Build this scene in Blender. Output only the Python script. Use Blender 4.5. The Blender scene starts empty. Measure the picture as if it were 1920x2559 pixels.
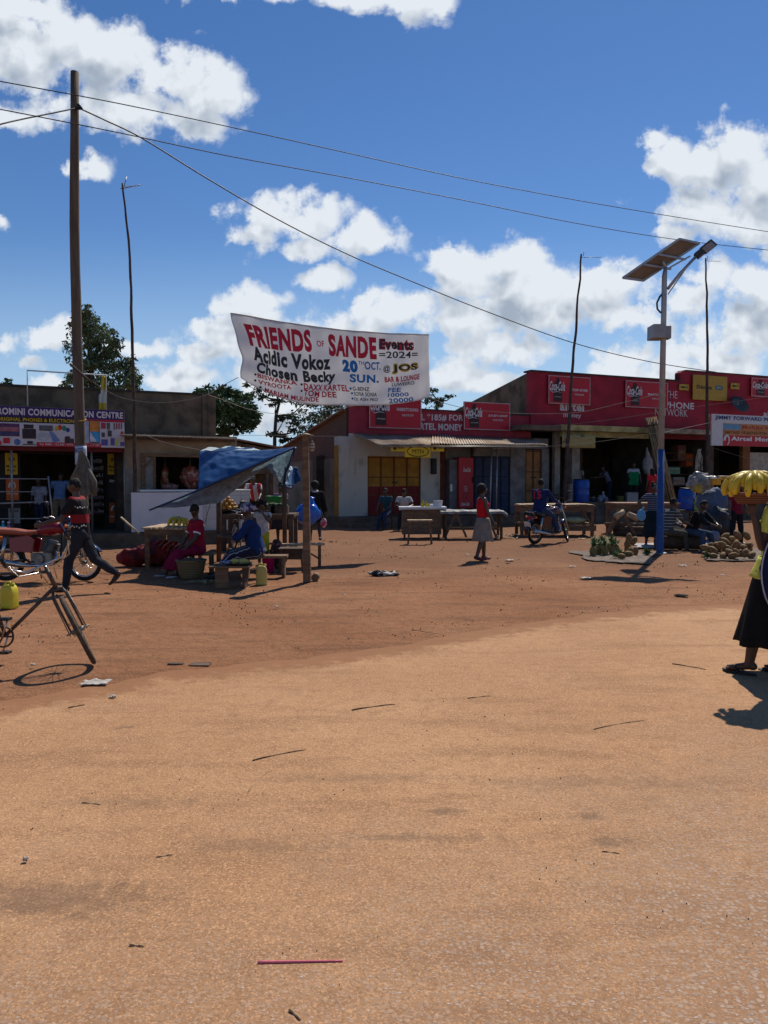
import bpy, bmesh, math, random
from mathutils import Vector as V, Matrix as M, noise, Euler
R = math.radians; PI = math.pi; sin = math.sin; cos = math.cos
random.seed(7)
SC = bpy.context.scene; COL = SC.collection

# ------------------------------------------------------------------ camera
F_PX, CX, CY, CAM_H, PITCH = 1923.0, 960.0, 1279.5, 1.6, R(2.2)
cam_d = bpy.data.cameras.new('camera'); cam = bpy.data.objects.new('camera', cam_d); COL.objects.link(cam)
cam.location = (0, 0, CAM_H); cam.rotation_euler = (R(90) - PITCH, 0, 0)
cam_d.sensor_fit = 'VERTICAL'; cam_d.sensor_height = 36.0; cam_d.lens = 36.0 * F_PX / 2559.0
cam_d.clip_start = 0.05; cam_d.clip_end = 3000
SC.camera = cam
# ------------------------------------------------------------------ exposure
SC.view_settings.view_transform = 'Standard'; SC.view_settings.look = 'None'
SC.view_settings.gamma = 1.0; SC.view_settings.exposure = 0.0
SC.cycles.max_bounces = 6; SC.cycles.diffuse_bounces = 3; SC.cycles.transparent_max_bounces = 12
SC.cycles.sample_clamp_indirect = 4.0
# ------------------------------------------------------------------ sun
SUN_EL = R(52); SUN_DIR = V((0.42 * cos(SUN_EL), 0.907 * cos(SUN_EL), sin(SUN_EL))).normalized()
sl = bpy.data.lights.new('sun', 'SUN'); sl.energy = 4.6; sl.angle = R(0.53); sl.color = (1.0, 0.92, 0.80)
so = bpy.data.objects.new('sun', sl); COL.objects.link(so)
so.rotation_euler = SUN_DIR.to_track_quat('Z', 'Y').to_euler(); so.location = (20, 40, 60)

def ray(px, py):
    a = (px - CX) / F_PX; b = (CY - py) / F_PX
    return V((a, cos(PITCH) + b * sin(PITCH), -sin(PITCH) + b * cos(PITCH)))
def G(px, py, z=0.0):
    r = ray(px, py); t = (z - CAM_H) / r.z
    return V((r.x * t, r.y * t, z))
def AT(px, py, d):
    r = ray(px, py); t = d / r.y
    return V((r.x * t, d, CAM_H + r.z * t))

# ------------------------------------------------------------------ sky with cumulus clouds
w = bpy.data.worlds.new('World'); SC.world = w; w.use_nodes = True
nt = w.node_tree; nt.nodes.clear()
def nd(t, ty, **k):
    n = t.nodes.new(ty)
    for a, b in k.items(): setattr(n, a, b)
    return n
def math_n(t, op, a, b=None, c=None, clamp=False):
    n = nd(t, 'ShaderNodeMath', operation=op, use_clamp=clamp)
    for i, x in enumerate((a, b, c)):
        if x is None: continue
        if isinstance(x, (int, float)): n.inputs[i].default_value = x
        else: t.links.new(x, n.inputs[i])
    return n.outputs[0]
def uv_of(px, py):
    r = ray(px, py); return r.x / r.y, r.z / r.y
# px, py, radius x, radius y of each puff, measured as directions
PUFFS = [
 (-60, 60, 190, 80), (60, 30, 120, 45), (60, 130, 190, 90), (250, 150, 200, 80), (420, 190, 170, 85), (540, 235, 95, 70), (330, 270, 190, 60), (500, 310, 90, 55), (20, 290, 110, 40), (150, 90, 120, 60),
 (1000, 5, 120, 50), (860, -10, 120, 40), (1090, 0, 70, 30), (700, -12, 80, 26), (460, -15, 50, 25),
 (240, 420, 48, 34), (0, 565, 22, 18), (128, 835, 80, 36), (0, 855, 34, 32), (60, 905, 60, 18), (350, 878, 80, 26),
 (690, 545, 100, 55), (770, 540, 110, 60), (900, 590, 100, 55), (965, 605, 52, 28), (740, 610, 110, 38), (640, 580, 60, 38), (810, 702, 68, 34),
 (640, 770, 90, 50), (560, 850, 90, 50), (700, 830, 150, 60), (850, 840, 120, 46), (520, 880, 60, 40),
 (470, 950, 110, 40), (390, 965, 60, 30), (640, 945, 110, 50), (730, 1010, 110, 50), (140, 962, 70, 20), (620, 1060, 120, 40),
 (1145, 650, 66, 50), (1160, 690, 130, 85), (1270, 660, 110, 60), (1320, 720, 150, 80), (1010, 760, 120, 60), (1180, 800, 210, 75), (1380, 790, 130, 60), (1280, 860, 130, 50), (1470, 750, 120, 60), (1600, 800, 90, 30), (1130, 930, 130, 45), (1230, 950, 90, 30),
 (1570, 890, 80, 38), (1560, 935, 120, 40), (1700, 930, 110, 45), (1550, 700, 110, 60),
 (1680, 400, 75, 65), (1640, 350, 50, 30), (1760, 420, 90, 70), (1850, 380, 110, 80), (1760, 520, 120, 70), (1930, 460, 140, 110), (1880, 560, 120, 60), (1700, 590, 70, 30),
 (1650, 960, 130, 40), (1780, 950, 130, 40), (1780, 690, 110, 55), (1880, 710, 110, 60), (1720, 740, 90, 45), (1860, 830, 130, 80), (1930, 800, 100, 100), (1800, 900, 140, 50), (1940, 640, 60, 40),
]
def cloud_group(fine):
    g = bpy.data.node_groups.new('cloud_density', 'ShaderNodeTree')
    g.interface.new_socket('P', in_out='INPUT', socket_type='NodeSocketVector')
    g.interface.new_socket('D', in_out='OUTPUT', socket_type='NodeSocketFloat')
    gi = nd(g, 'NodeGroupInput'); go = nd(g, 'NodeGroupOutput')
    n1 = nd(g, 'ShaderNodeTexNoise', noise_dimensions='2D'); n1.inputs['Scale'].default_value = 13; n1.inputs['Detail'].default_value = 10 if fine else 3; n1.inputs['Roughness'].default_value = 0.62
    g.links.new(gi.outputs[0], n1.inputs['Vector'])
    ad = nd(g, 'ShaderNodeVectorMath', operation='MULTIPLY_ADD'); g.links.new(n1.outputs['Color'], ad.inputs[0]); ad.inputs[1].default_value = (.05, .05, 0); 
    bs = nd(g, 'ShaderNodeVectorMath', operation='ADD'); g.links.new(gi.outputs[0], bs.inputs[0]); bs.inputs[1].default_value = (-.025, -.025, 0); g.links.new(bs.outputs[0], ad.inputs[2])
    cur = None
    for (px, py, rx, ry) in PUFFS:
        u, v = uv_of(px, py); rx *= 1.0; ry *= .98
        m = nd(g, 'ShaderNodeVectorMath', operation='MULTIPLY_ADD'); g.links.new(ad.outputs[0], m.inputs[0]); m.inputs[1].default_value = (F_PX / rx, F_PX / ry, 0); m.inputs[2].default_value = (-u * F_PX / rx, -v * F_PX / ry, 0)
        l = nd(g, 'ShaderNodeVectorMath', operation='LENGTH'); g.links.new(m.outputs[0], l.inputs[0])
        h = min(1.0, (ry / 60) ** .5)
        o = math_n(g, 'MULTIPLY_ADD', l.outputs['Value'], -h, h)
        cur = o if cur is None else math_n(g, 'MAXIMUM', cur, o)
    f = math_n(g, 'MULTIPLY_ADD', n1.outputs['Fac'], 2.3, -1.05)
    if fine:
        vo = nd(g, 'ShaderNodeTexVoronoi', feature='F1', voronoi_dimensions='2D'); vo.inputs['Scale'].default_value = 34
        wv = nd(g, 'ShaderNodeVectorMath', operation='MULTIPLY_ADD'); g.links.new(n1.outputs['Color'], wv.inputs[0]); wv.inputs[1].default_value = (.05, .05, 0); g.links.new(gi.outputs[0], wv.inputs[2]); g.links.new(wv.outputs[0], vo.inputs['Vector'])
        f = math_n(g, 'ADD', f, math_n(g, 'MULTIPLY_ADD', vo.outputs['Distance'], -.42, .16))
    d = math_n(g, 'ADD', cur, f)
    g.links.new(d, go.inputs[0]); return g
tc = nd(nt, 'ShaderNodeTexCoord'); sep = nd(nt, 'ShaderNodeSeparateXYZ'); nt.links.new(tc.outputs['Generated'], sep.inputs[0])
yy = math_n(nt, 'MAXIMUM', sep.outputs['Y'], 0.08)
uu = math_n(nt, 'DIVIDE', sep.outputs['X'], yy); vv = math_n(nt, 'DIVIDE', sep.outputs['Z'], yy)
cmb = nd(nt, 'ShaderNodeCombineXYZ'); nt.links.new(uu, cmb.inputs[0]); nt.links.new(vv, cmb.inputs[1])
CG = cloud_group(True); CL = cloud_group(False)
def dens(off, g=None):
    a = nd(nt, 'ShaderNodeVectorMath', operation='ADD'); nt.links.new(cmb.outputs[0], a.inputs[0]); a.inputs[1].default_value = off
    q = nd(nt, 'ShaderNodeGroup'); q.node_tree = g or CG; nt.links.new(a.outputs[0], q.inputs[0]); return q.outputs[0]
def mr(t, x, a, b, c=0.0, d=1.0, smooth=True):
    n = nd(t, 'ShaderNodeMapRange'); n.interpolation_type = 'SMOOTHSTEP' if smooth else 'LINEAR'
    t.links.new(x, n.inputs[0]); n.inputs[1].default_value = a; n.inputs[2].default_value = b; n.inputs[3].default_value = c; n.inputs[4].default_value = d
    return n.outputs[0]
D0 = dens((0, 0, 0)); D1 = dens((0.012, 0.030, 0), CL)
mask = mr(nt, D0, -0.10, 0.50)
lit = math_n(nt, 'SUBTRACT', D0, D1)
sh = math_n(nt, 'MULTIPLY_ADD', lit, -.75, .20)
sh = math_n(nt, 'ADD', sh, mr(nt, D1, .2, 1.3, 0, .38)); sh = math_n(nt, 'MULTIPLY', sh, mr(nt, D0, .0, .7, .25, 1)); sh = math_n(nt, 'MAXIMUM', sh, 0.0); sh = math_n(nt, 'MINIMUM', sh, 1.0)
cc = nd(nt, 'ShaderNodeMix', data_type='RGBA'); nt.links.new(sh, cc.inputs[0])
cc.inputs[6].default_value = (0.78, 0.83, 0.89, 1); cc.inputs[7].default_value = (0.36, 0.43, 0.53, 1)
sky = nd(nt, 'ShaderNodeTexSky', sky_type='NISHITA'); sky.sun_disc = False
sky.sun_elevation = SUN_EL; sky.sun_rotation = math.atan2(SUN_DIR.x, SUN_DIR.y); sky.air_density = 1.0; sky.dust_density = 0.1; sky.ozone_density = 1.0; sky.altitude = 1100
hs = nd(nt, 'ShaderNodeHueSaturation'); hs.inputs['Saturation'].default_value = 1.28; hs.inputs['Hue'].default_value = .507; hs.inputs['Value'].default_value = 1.0
nt.links.new(sky.outputs[0], hs.inputs['Color'])
SKY_S = 0.098
skm = nd(nt, 'ShaderNodeVectorMath', operation='SCALE'); nt.links.new(hs.outputs[0], skm.inputs[0]); skm.inputs['Scale'].default_value = SKY_S
veil = nd(nt, 'ShaderNodeMix', data_type='RGBA'); nt.links.new(mr(nt, vv, .02, .34, .85, 0), veil.inputs[0]); nt.links.new(skm.outputs[0], veil.inputs[6]); veil.inputs[7].default_value = (.42, .60, .80, 1)   # pale air low down
mx = nd(nt, 'ShaderNodeMix', data_type='RGBA'); nt.links.new(mask, mx.inputs[0]); nt.links.new(veil.outputs[2], mx.inputs[6]); nt.links.new(cc.outputs[2], mx.inputs[7])
bg = nd(nt, 'ShaderNodeBackground'); nt.links.new(mx.outputs[2], bg.inputs[0]); bg.inputs[1].default_value = 1.0
wo = nd(nt, 'ShaderNodeOutputWorld'); nt.links.new(bg.outputs[0], wo.inputs[0])
w.cycles.sampling_method = 'MANUAL'; w.cycles.sample_map_resolution = 256

# ------------------------------------------------------------------ materials
_mc = {}
def mat(name, col, rough=.8, var=.18, scale=5, bump=.15, metal=0.0, col2=None, spec=.3, coat=0.0, stretch=(1, 1, 1), thr=(.35, .65), bscale=None, trans=0.0):
    key = (name, tuple(col), rough, var, scale, bump, metal, col2, stretch, trans)
    if key in _mc: return _mc[key]
    m = bpy.data.materials.new(name); m.use_nodes = True; t = m.node_tree; b = t.nodes['Principled BSDF']
    tc = nd(t, 'ShaderNodeTexCoord'); mp = nd(t, 'ShaderNodeMapping'); mp.inputs['Scale'].default_value = stretch
    t.links.new(tc.outputs['Object'], mp.inputs[0])
    n = nd(t, 'ShaderNodeTexNoise'); n.inputs['Scale'].default_value = scale; n.inputs['Detail'].default_value = 6; n.inputs['Roughness'].default_value = .6
    t.links.new(mp.outputs[0], n.inputs['Vector'])
    f = mr(t, n.outputs['Fac'], thr[0], thr[1])
    mxn = nd(t, 'ShaderNodeMix', data_type='RGBA'); t.links.new(f, mxn.inputs[0])
    c2 = col2 or tuple(c * (1 + var) for c in col); c1 = col if col2 else tuple(c * (1 - var) for c in col)
    mxn.inputs[6].default_value = (*c1, 1); mxn.inputs[7].default_value = (*c2, 1)
    t.links.new(mxn.outputs[2], b.inputs['Base Color'])
    b.inputs['Roughness'].default_value = rough; b.inputs['Metallic'].default_value = metal; b.inputs['Specular IOR Level'].default_value = spec
    b.inputs['Coat Weight'].default_value = coat
    if trans: b.inputs['Transmission Weight'].default_value = trans
    if bump:
        n2 = nd(t, 'ShaderNodeTexNoise'); n2.inputs['Scale'].default_value = bscale or scale * 4; n2.inputs['Detail'].default_value = 5
        t.links.new(mp.outputs[0], n2.inputs['Vector'])
        bp = nd(t, 'ShaderNodeBump'); bp.inputs['Strength'].default_value = bump; bp.inputs['Distance'].default_value = .02
        t.links.new(n2.outputs['Fac'], bp.inputs['Height']); t.links.new(bp.outputs[0], b.inputs['Normal'])
    _mc[key] = m; return m
def stripes(name, c1, c2, per, axis='Z', duty=.5, wob=.0, rough=.85, noise_s=0):
    m = bpy.data.materials.new(name); m.use_nodes = True; t = m.node_tree; b = t.nodes['Principled BSDF']; b.inputs['Roughness'].default_value = rough; b.inputs['Specular IOR Level'].default_value = .2
    tc = nd(t, 'ShaderNodeTexCoord'); sp = nd(t, 'ShaderNodeSeparateXYZ'); t.links.new(tc.outputs['Object'], sp.inputs[0])
    x = sp.outputs[axis]
    if wob:
        n = nd(t, 'ShaderNodeTexNoise'); n.inputs['Scale'].default_value = 5; t.links.new(tc.outputs['Object'], n.inputs['Vector'])
        x = math_n(t, 'ADD', x, math_n(t, 'MULTIPLY', n.outputs['Fac'], wob))
    f = math_n(t, 'FRACT', math_n(t, 'DIVIDE', x, per)); s = math_n(t, 'LESS_THAN', f, duty)
    if noise_s:
        n = nd(t, 'ShaderNodeTexNoise'); n.inputs['Scale'].default_value = noise_s; t.links.new(tc.outputs['Object'], n.inputs['Vector'])
        s = math_n(t, 'MULTIPLY', s, math_n(t, 'GREATER_THAN', n.outputs['Fac'], .47))
    mxn = nd(t, 'ShaderNodeMix', data_type='RGBA'); t.links.new(s, mxn.inputs[0]); mxn.inputs[6].default_value = (*c2, 1); mxn.inputs[7].default_value = (*c1, 1)
    t.links.new(mxn.outputs[2], b.inputs['Base Color']); return m

# ------------------------------------------------------------------ mesh helper
class MB:
    def __init__(s): s.v = []; s.f = []; s.sm = []
    def add(s, vs, fs, smooth=False):
        o = len(s.v); s.v += [V(x) for x in vs]; s.f += [tuple(i + o for i in f) for f in fs]; s.sm += [smooth] * len(fs); return s
    def bb(s, x0, x1, y0, y1, z0, z1):
        return s.add([(x0, y0, z0), (x1, y0, z0), (x1, y1, z0), (x0, y1, z0), (x0, y0, z1), (x1, y0, z1), (x1, y1, z1), (x0, y1, z1)],
                     [(0, 3, 2, 1), (4, 5, 6, 7), (0, 1, 5, 4), (1, 2, 6, 5), (2, 3, 7, 6), (3, 0, 4, 7)])
    def box(s, c, sz, rot=None):
        a, b, d = sz[0] / 2, sz[1] / 2, sz[2] / 2; q = MB().bb(-a, a, -b, b, -d, d)
        m = M.Translation(V(c)) @ (Euler(rot).to_matrix().to_4x4() if rot else M.Identity(4))
        return s.add([m @ x for x in q.v], q.f)
    def beam(s, a, b, w, h=None, up=(0, 0, 1)):
        a = V(a); b = V(b); h = h or w; d = (b - a).normalized(); u = V(up)
        if abs(d.dot(u)) > .95: u = V((1, 0, 0))
        x = d.cross(u).normalized(); z = x.cross(d)
        vs = [p + x * i * w / 2 + z * j * h / 2 for p in (a, b) for i, j in ((-1, -1), (1, -1), (1, 1), (-1, 1))]
        return s.add(vs, [(0, 1, 2, 3), (7, 6, 5, 4), (0, 4, 5, 1), (1, 5, 6, 2), (2, 6, 7, 3), (3, 7, 4, 0)])
    def tube(s, pts, r, n=8, smooth=True, cap=True, closed=False):
        pts = [V(p) for p in pts]; k = len(pts)
        rr = r if isinstance(r, (list, tuple)) else [r] * k
        vs = []; px = None
        for i, p in enumerate(pts):
            if closed: d = pts[(i + 1) % k] - pts[i - 1]
            else: d = pts[min(i + 1, k - 1)] - pts[max(i - 1, 0)]
            d = d.normalized() if d.length > 1e-9 else V((0, 0, 1))
            if px is None:
                u = V((0, 0, 1)) if abs(d.z) < .9 else V((1, 0, 0)); px = d.cross(u).normalized()
            else:
                px = px - d * px.dot(d)
                px = px.normalized() if px.length > 1e-6 else d.orthogonal().normalized()
            y = d.cross(px)
            vs += [p + (px * cos(2 * PI * j / n) + y * sin(2 * PI * j / n)) * rr[i] for j in range(n)]
        fs = []
        for i in range(k if closed else k - 1):
            a, b = i * n, ((i + 1) % k) * n
            fs += [(a + j, a + (j + 1) % n, b + (j + 1) % n, b + j) for j in range(n)]
        s.add(vs, fs, smooth)
        if cap and not closed:
            o = len(s.v) - len(vs)
            s.f += [tuple(o + j for j in range(n))[::-1], tuple(o + (k - 1) * n + j for j in range(n))]; s.sm += [False, False]
        return s
    def sph(s, c, r, n=12, m=8, rot=None, fn=None):
        if isinstance(r, (int, float)): r = (r, r, r)
        c = V(c); q = Euler(rot).to_matrix() if rot is not None and not isinstance(rot, M) else rot
        vs = []
        for i in range(m + 1):
            t = PI * i / m
            for j in range(n):
                p = 2 * PI * j / n; e = V((sin(t) * cos(p), sin(t) * sin(p), cos(t)))
                if fn: e = e * fn(e)
                x = V((e.x * r[0], e.y * r[1], e.z * r[2]))
                vs.append(c + (q @ x if q is not None else x))
        fs = [(i * n + j, (i + 1) * n + j, (i + 1) * n + (j + 1) % n, i * n + (j + 1) % n) for i in range(m) for j in range(n)]
        return s.add(vs, fs, True)
    def lathe(s, prof, c=(0, 0, 0), n=20, sx=1, sy=1, smooth=True, cap=True):
        c = V(c); vs = [c + V((r * cos(2 * PI * j / n) * sx, r * sin(2 * PI * j / n) * sy, z)) for r, z in prof for j in range(n)]
        k = len(prof); fs = [(i * n + j, i * n + (j + 1) % n, (i + 1) * n + (j + 1) % n, (i + 1) * n + j) for i in range(k - 1) for j in range(n)]
        s.add(vs, fs, smooth); o = len(s.v) - len(vs)
        if cap: s.f += [tuple(o + j for j in range(n))[::-1], tuple(o + (k - 1) * n + j for j in range(n))]; s.sm += [False, False]
        return s
    def patch(s, fn, nu, nv, thick=0.004, smooth=True):
        g = [[V(fn(i / nu, j / nv)) for i in range(nu + 1)] for j in range(nv + 1)]
        def nrm(i, j):
            a = g[j][min(i + 1, nu)] - g[j][max(i - 1, 0)]; b = g[min(j + 1, nv)][i] - g[max(j - 1, 0)][i]
            c = a.cross(b); return c.normalized() if c.length > 1e-12 else V((0, 0, 1))
        N = (nu + 1) * (nv + 1); top = []; bot = []
        for j in range(nv + 1):
            for i in range(nu + 1):
                q = nrm(i, j) * thick / 2; top.append(g[j][i] + q); bot.append(g[j][i] - q)
        I = lambda i, j: j * (nu + 1) + i
        fs = []
        for j in range(nv):
            for i in range(nu):
                fs.append((I(i, j), I(i + 1, j), I(i + 1, j + 1), I(i, j + 1))); fs.append((N + I(i, j), N + I(i, j + 1), N + I(i + 1, j + 1), N + I(i + 1, j)))
        for i in range(nu): fs += [(I(i, 0), N + I(i, 0), N + I(i + 1, 0), I(i + 1, 0)), (I(i, nv), I(i + 1, nv), N + I(i + 1, nv), N + I(i, nv))]
        for j in range(nv): fs += [(I(0, j), I(0, j + 1), N + I(0, j + 1), N + I(0, j)), (I(nu, j), N + I(nu, j), N + I(nu, j + 1), I(nu, j + 1))]
        return s.add(top + bot, fs, smooth)
    def prism(s, pts, y0, y1):   # polygon in x,z swept along y
        n = len(pts); vs = [(x, y0, z) for x, z in pts] + [(x, y1, z) for x, z in pts]
        return s.add(vs, [tuple(range(n)), tuple(range(2 * n - 1, n - 1, -1))] + [(i, n + i, n + (i + 1) % n, (i + 1) % n) for i in range(n)])
    def text(s, txt, x0, x1, z0, z1, y, bold=0.0, shear=0.0, slope=0.0, mp=None, seg=None):
        vs, fs = text_mesh(txt, bold, shear, seg)
        out = []
        for (a, b) in vs:
            x = x0 + (x1 - x0) * a; z = z0 + (z1 - z0) * b + slope * a
            out.append(mp(x, z) if mp else (x, y, z))
        return s.add(out, fs)
    def xf(s, m):
        s.v = [m @ x for x in s.v]; return s
    def build(s, name, m, parent=None, loc=None, bevel=0, norm=True):
        me = bpy.data.meshes.new(name); me.from_pydata([tuple(x) for x in s.v], [], s.f); me.update()
        if any(s.sm): me.polygons.foreach_set('use_smooth', s.sm)
        if norm and not getattr(s, 'raw', False):
            bm = bmesh.new(); bm.from_mesh(me); bmesh.ops.recalc_face_normals(bm, faces=bm.faces); bm.to_mesh(me); bm.free()
        me.materials.append(m); o = bpy.data.objects.new(name, me); COL.objects.link(o)
        if parent: o.parent = parent
        if loc is not None: o.location = loc
        if bevel:
            bv = o.modifiers.new('bevel', 'BEVEL'); bv.width = bevel; bv.segments = 2; bv.limit_method = 'ANGLE'
        return o
_tm = {}
def text_mesh(txt, bold=0.0, shear=0.0, seg=None):
    k = (txt, bold, shear, seg)
    if k in _tm: return _tm[k]
    c = bpy.data.curves.new('t', 'FONT'); c.body = txt; c.size = 1; c.offset = bold; c.shear = shear; c.resolution_u = 3; c.space_character = 1 + bold * 2.2; c.fill_mode = 'FRONT'
    o = bpy.data.objects.new('t', c); COL.objects.link(o)
    dg = bpy.context.evaluated_depsgraph_get(); me = bpy.data.meshes.new_from_object(o.evaluated_get(dg))
    bm = bmesh.new(); bm.from_mesh(me)
    if seg:
        bmesh.ops.triangulate(bm, faces=bm.faces)
        for _ in range(3):
            es = [e for e in bm.edges if e.calc_length() > seg]
            if es: bmesh.ops.subdivide_edges(bm, edges=es, cuts=1); bmesh.ops.triangulate(bm, faces=bm.faces)
    vs = [(v.co.x, v.co.y) for v in bm.verts]; bm.verts.index_update(); fs = [tuple(v.index for v in f.verts) for f in bm.faces]; bm.free()
    bpy.data.objects.remove(o); bpy.data.curves.remove(c); bpy.data.meshes.remove(me)
    x0 = min(a for a, b in vs); x1 = max(a for a, b in vs); y0 = min(b for a, b in vs); y1 = max(b for a, b in vs)
    vs = [((a - x0) / (x1 - x0), (b - y0) / (y1 - y0)) for a, b in vs]
    _tm[k] = (vs, fs); return _tm[k]
def thing(name, label, cat, loc=(0, 0, 0), rot=0, group=None):
    o = bpy.data.objects.new(name, None); COL.objects.link(o); o.location = loc; o.empty_display_size = .1
    o.rotation_euler = rot if isinstance(rot, tuple) else (0, 0, rot)
    return tag(o, label, cat, group)
def tag(o, label, cat, group=None, kind=None):
    if label: o['label'] = label
    if cat: o['category'] = cat
    if group: o['group'] = group
    if kind: o['kind'] = kind
    return o
def dup(root, loc, rot=None, label=None, group=None, scale=None):
    r = root.copy(); COL.objects.link(r); r.location = loc
    if rot is not None: r.rotation_euler = rot if isinstance(rot, tuple) else (0, 0, rot)
    if scale: r.scale = (scale,) * 3 if isinstance(scale, (int, float)) else scale
    if label: r['label'] = label
    if group: r['group'] = group
    for ch in list(root.children):
        c = ch.copy(); COL.objects.link(c); c.parent = r
        for g in ch.children:
            d = g.copy(); COL.objects.link(d); d.parent = c
    return r
class Wall:
    def __init__(s, px, d, th):
        s.th = R(th); p = AT(px, 1205, d); s.o = V((p.x, p.y, 0)); s.u = V((cos(s.th), sin(s.th), 0)); s.n = V((-sin(s.th), cos(s.th), 0))
    def hit(s, px, py, out=0.0):
        r = ray(px, py); o = s.o - s.n * out
        t = (o - V((0, 0, CAM_H))).dot(s.n) / r.dot(s.n); p = V((0, 0, CAM_H)) + r * t
        return (p - o).dot(s.u), p.z
    def S(s, px, out=0.0, py=1205): return s.hit(px, py, out)[0]
    def Z(s, px, py, out=0.0): return s.hit(px, py, out)[1]
    def P(s, x, y=0, z=0): return s.o + s.u * x + s.n * y + V((0, 0, z))
    def root(s, name, label, cat, group=None): return thing(name, label, cat, s.o, s.th, group)
def corr(mb, fn, nu, nv, amp, waves, thick=.003):
    # corrugated sheet: fn(u,v)->point, waves along u
    return mb.patch(lambda u, v: V(fn(u, v)) + V((0, 0, amp * sin(2 * PI * waves * u))), nu, nv, thick)
# ================================================================== ground and road
def ground_mat(name, c_lo, c_hi, c_dark, stones=False):
    m = bpy.data.materials.new(name); m.use_nodes = True; t = m.node_tree; b = t.nodes['Principled BSDF']; b.inputs['Roughness'].default_value = .95; b.inputs['Specular IOR Level'].default_value = .12
    tc = nd(t, 'ShaderNodeTexCoord')
    def nz(sc, det=5, ro=.6, st=(1, 1, 1), rot=0):
        mp = nd(t, 'ShaderNodeMapping'); mp.inputs['Scale'].default_value = st; mp.inputs['Rotation'].default_value = (0, 0, rot); t.links.new(tc.outputs['Object'], mp.inputs[0])
        n = nd(t, 'ShaderNodeTexNoise'); n.inputs['Scale'].default_value = sc; n.inputs['Detail'].default_value = det; n.inputs['Roughness'].default_value = ro
        t.links.new(mp.outputs[0], n.inputs['Vector']); return n.outputs['Fac']
    def mixc(f, a, c):
        x = nd(t, 'ShaderNodeMix', data_type='RGBA'); t.links.new(f, x.inputs[0])
        for i, q in ((6, a), (7, c)):
            if isinstance(q, tuple): x.inputs[i].default_value = (*q, 1)
            else: t.links.new(q, x.inputs[i])
        return x.outputs[2]
    big = mr(t, nz(.35, 6), .36, .64)
    c = mixc(big, c_lo, c_hi)
    st = mr(t, nz(1.6, 6, .65, (.4, 1.9, 1), R(-20)), .48, .68, 0, .62)          # wheel-dragged streaks
    c = mixc(st, c, c_dark)
    med = mr(t, nz(8, 7, .75), .45, .68, 0, .55); c = mixc(med, c, c_dark)
    fine = mr(t, nz(70, 3, .7), .50, .62, 0, .55); c = mixc(fine, c, tuple(x * .55 for x in c_lo))
    fine2 = mr(t, nz(115, 2, .6), .54, .64, 0, .5); c = mixc(fine2, c, tuple(min(1, x * 1.75) for x in c_hi))
    if not stones:
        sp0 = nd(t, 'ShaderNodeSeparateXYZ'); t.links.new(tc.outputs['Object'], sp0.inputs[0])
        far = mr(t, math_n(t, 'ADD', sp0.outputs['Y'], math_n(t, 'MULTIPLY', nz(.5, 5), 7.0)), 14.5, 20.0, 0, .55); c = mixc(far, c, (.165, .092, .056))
    hgt = math_n(t, 'ADD', math_n(t, 'MULTIPLY', nz(9, 8, .75), 1.0), math_n(t, 'MULTIPLY', nz(60, 3), .22))
    if stones:
        sp = nd(t, 'ShaderNodeSeparateXYZ'); t.links.new(tc.outputs['Object'], sp.inputs[0])
        vo = nd(t, 'ShaderNodeTexVoronoi', feature='F1', voronoi_dimensions='2D'); vo.inputs['Scale'].default_value = 48; vo.inputs['Randomness'].default_value = .95
        dn = nd(t, 'ShaderNodeTexNoise'); dn.inputs['Scale'].default_value = 30; t.links.new(tc.outputs['Object'], dn.inputs['Vector'])
        av = nd(t, 'ShaderNodeVectorMath', operation='MULTIPLY_ADD'); t.links.new(dn.outputs['Color'], av.inputs[0]); av.inputs[1].default_value = (.02, .02, 0); t.links.new(tc.outputs['Object'], av.inputs[2])
        t.links.new(av.outputs[0], vo.inputs['Vector'])
        stn = mr(t, vo.outputs['Distance'], .46, .30)
        rr = nd(t, 'ShaderNodeSeparateColor'); t.links.new(vo.outputs['Color'], rr.inputs[0])
        keep = math_n(t, 'GREATER_THAN', rr.outputs[0], .40)
        # the dust has worn off towards the crown of the road (near and to the right)
        g = math_n(t, 'SUBTRACT', math_n(t, 'MULTIPLY', sp.outputs['X'], .30), math_n(t, 'MULTIPLY', sp.outputs['Y'], .46))
        g = math_n(t, 'ADD', g, math_n(t, 'MULTIPLY', nz(1.1, 5, .6), 3.2))
        worn = mr(t, g, -.30, 1.7)
        c = mixc(math_n(t, 'MULTIPLY', worn, .55), c, (.25, .155, .105))
        f = math_n(t, 'MULTIPLY', math_n(t, 'MULTIPLY', stn, keep), math_n(t, 'MULTIPLY_ADD', worn, .8, .0))
        sc = mixc(rr.outputs[1], (.30, .22, .17), (.52, .42, .34)); c = mixc(f, c, sc)
        # grey patches where the tar shows
        tar = mr(t, nz(2.3, 6, .7), .62, .72, 0, .5); c = mixc(math_n(t, 'MULTIPLY', tar, worn), c, (.16, .14, .13))
        hgt = math_n(t, 'ADD', hgt, math_n(t, 'MULTIPLY', f, .35))
        # dark oily stains at their own places on the road
        for (sx_, sy_, rx_, ry_, am_) in STAINS:
            a_ = nd(t, 'ShaderNodeVectorMath', operation='MULTIPLY_ADD'); t.links.new(tc.outputs['Object'], a_.inputs[0]); a_.inputs[1].default_value = (1 / rx_, 1 / ry_, 0); a_.inputs[2].default_value = (-sx_ / rx_, -sy_ / ry_, 0)
            l_ = nd(t, 'ShaderNodeVectorMath', operation='LENGTH'); t.links.new(a_.outputs[0], l_.inputs[0])
            q_ = math_n(t, 'ADD', l_.outputs['Value'], math_n(t, 'MULTIPLY_ADD', nz(14, 6, .75), 2.6, -1.3)); c = mixc(mr(t, q_, .85, .2, 0, am_), c, (.115, .075, .055))
        at = nd(t, 'ShaderNodeAttribute'); at.attribute_name = 'rim'
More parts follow.
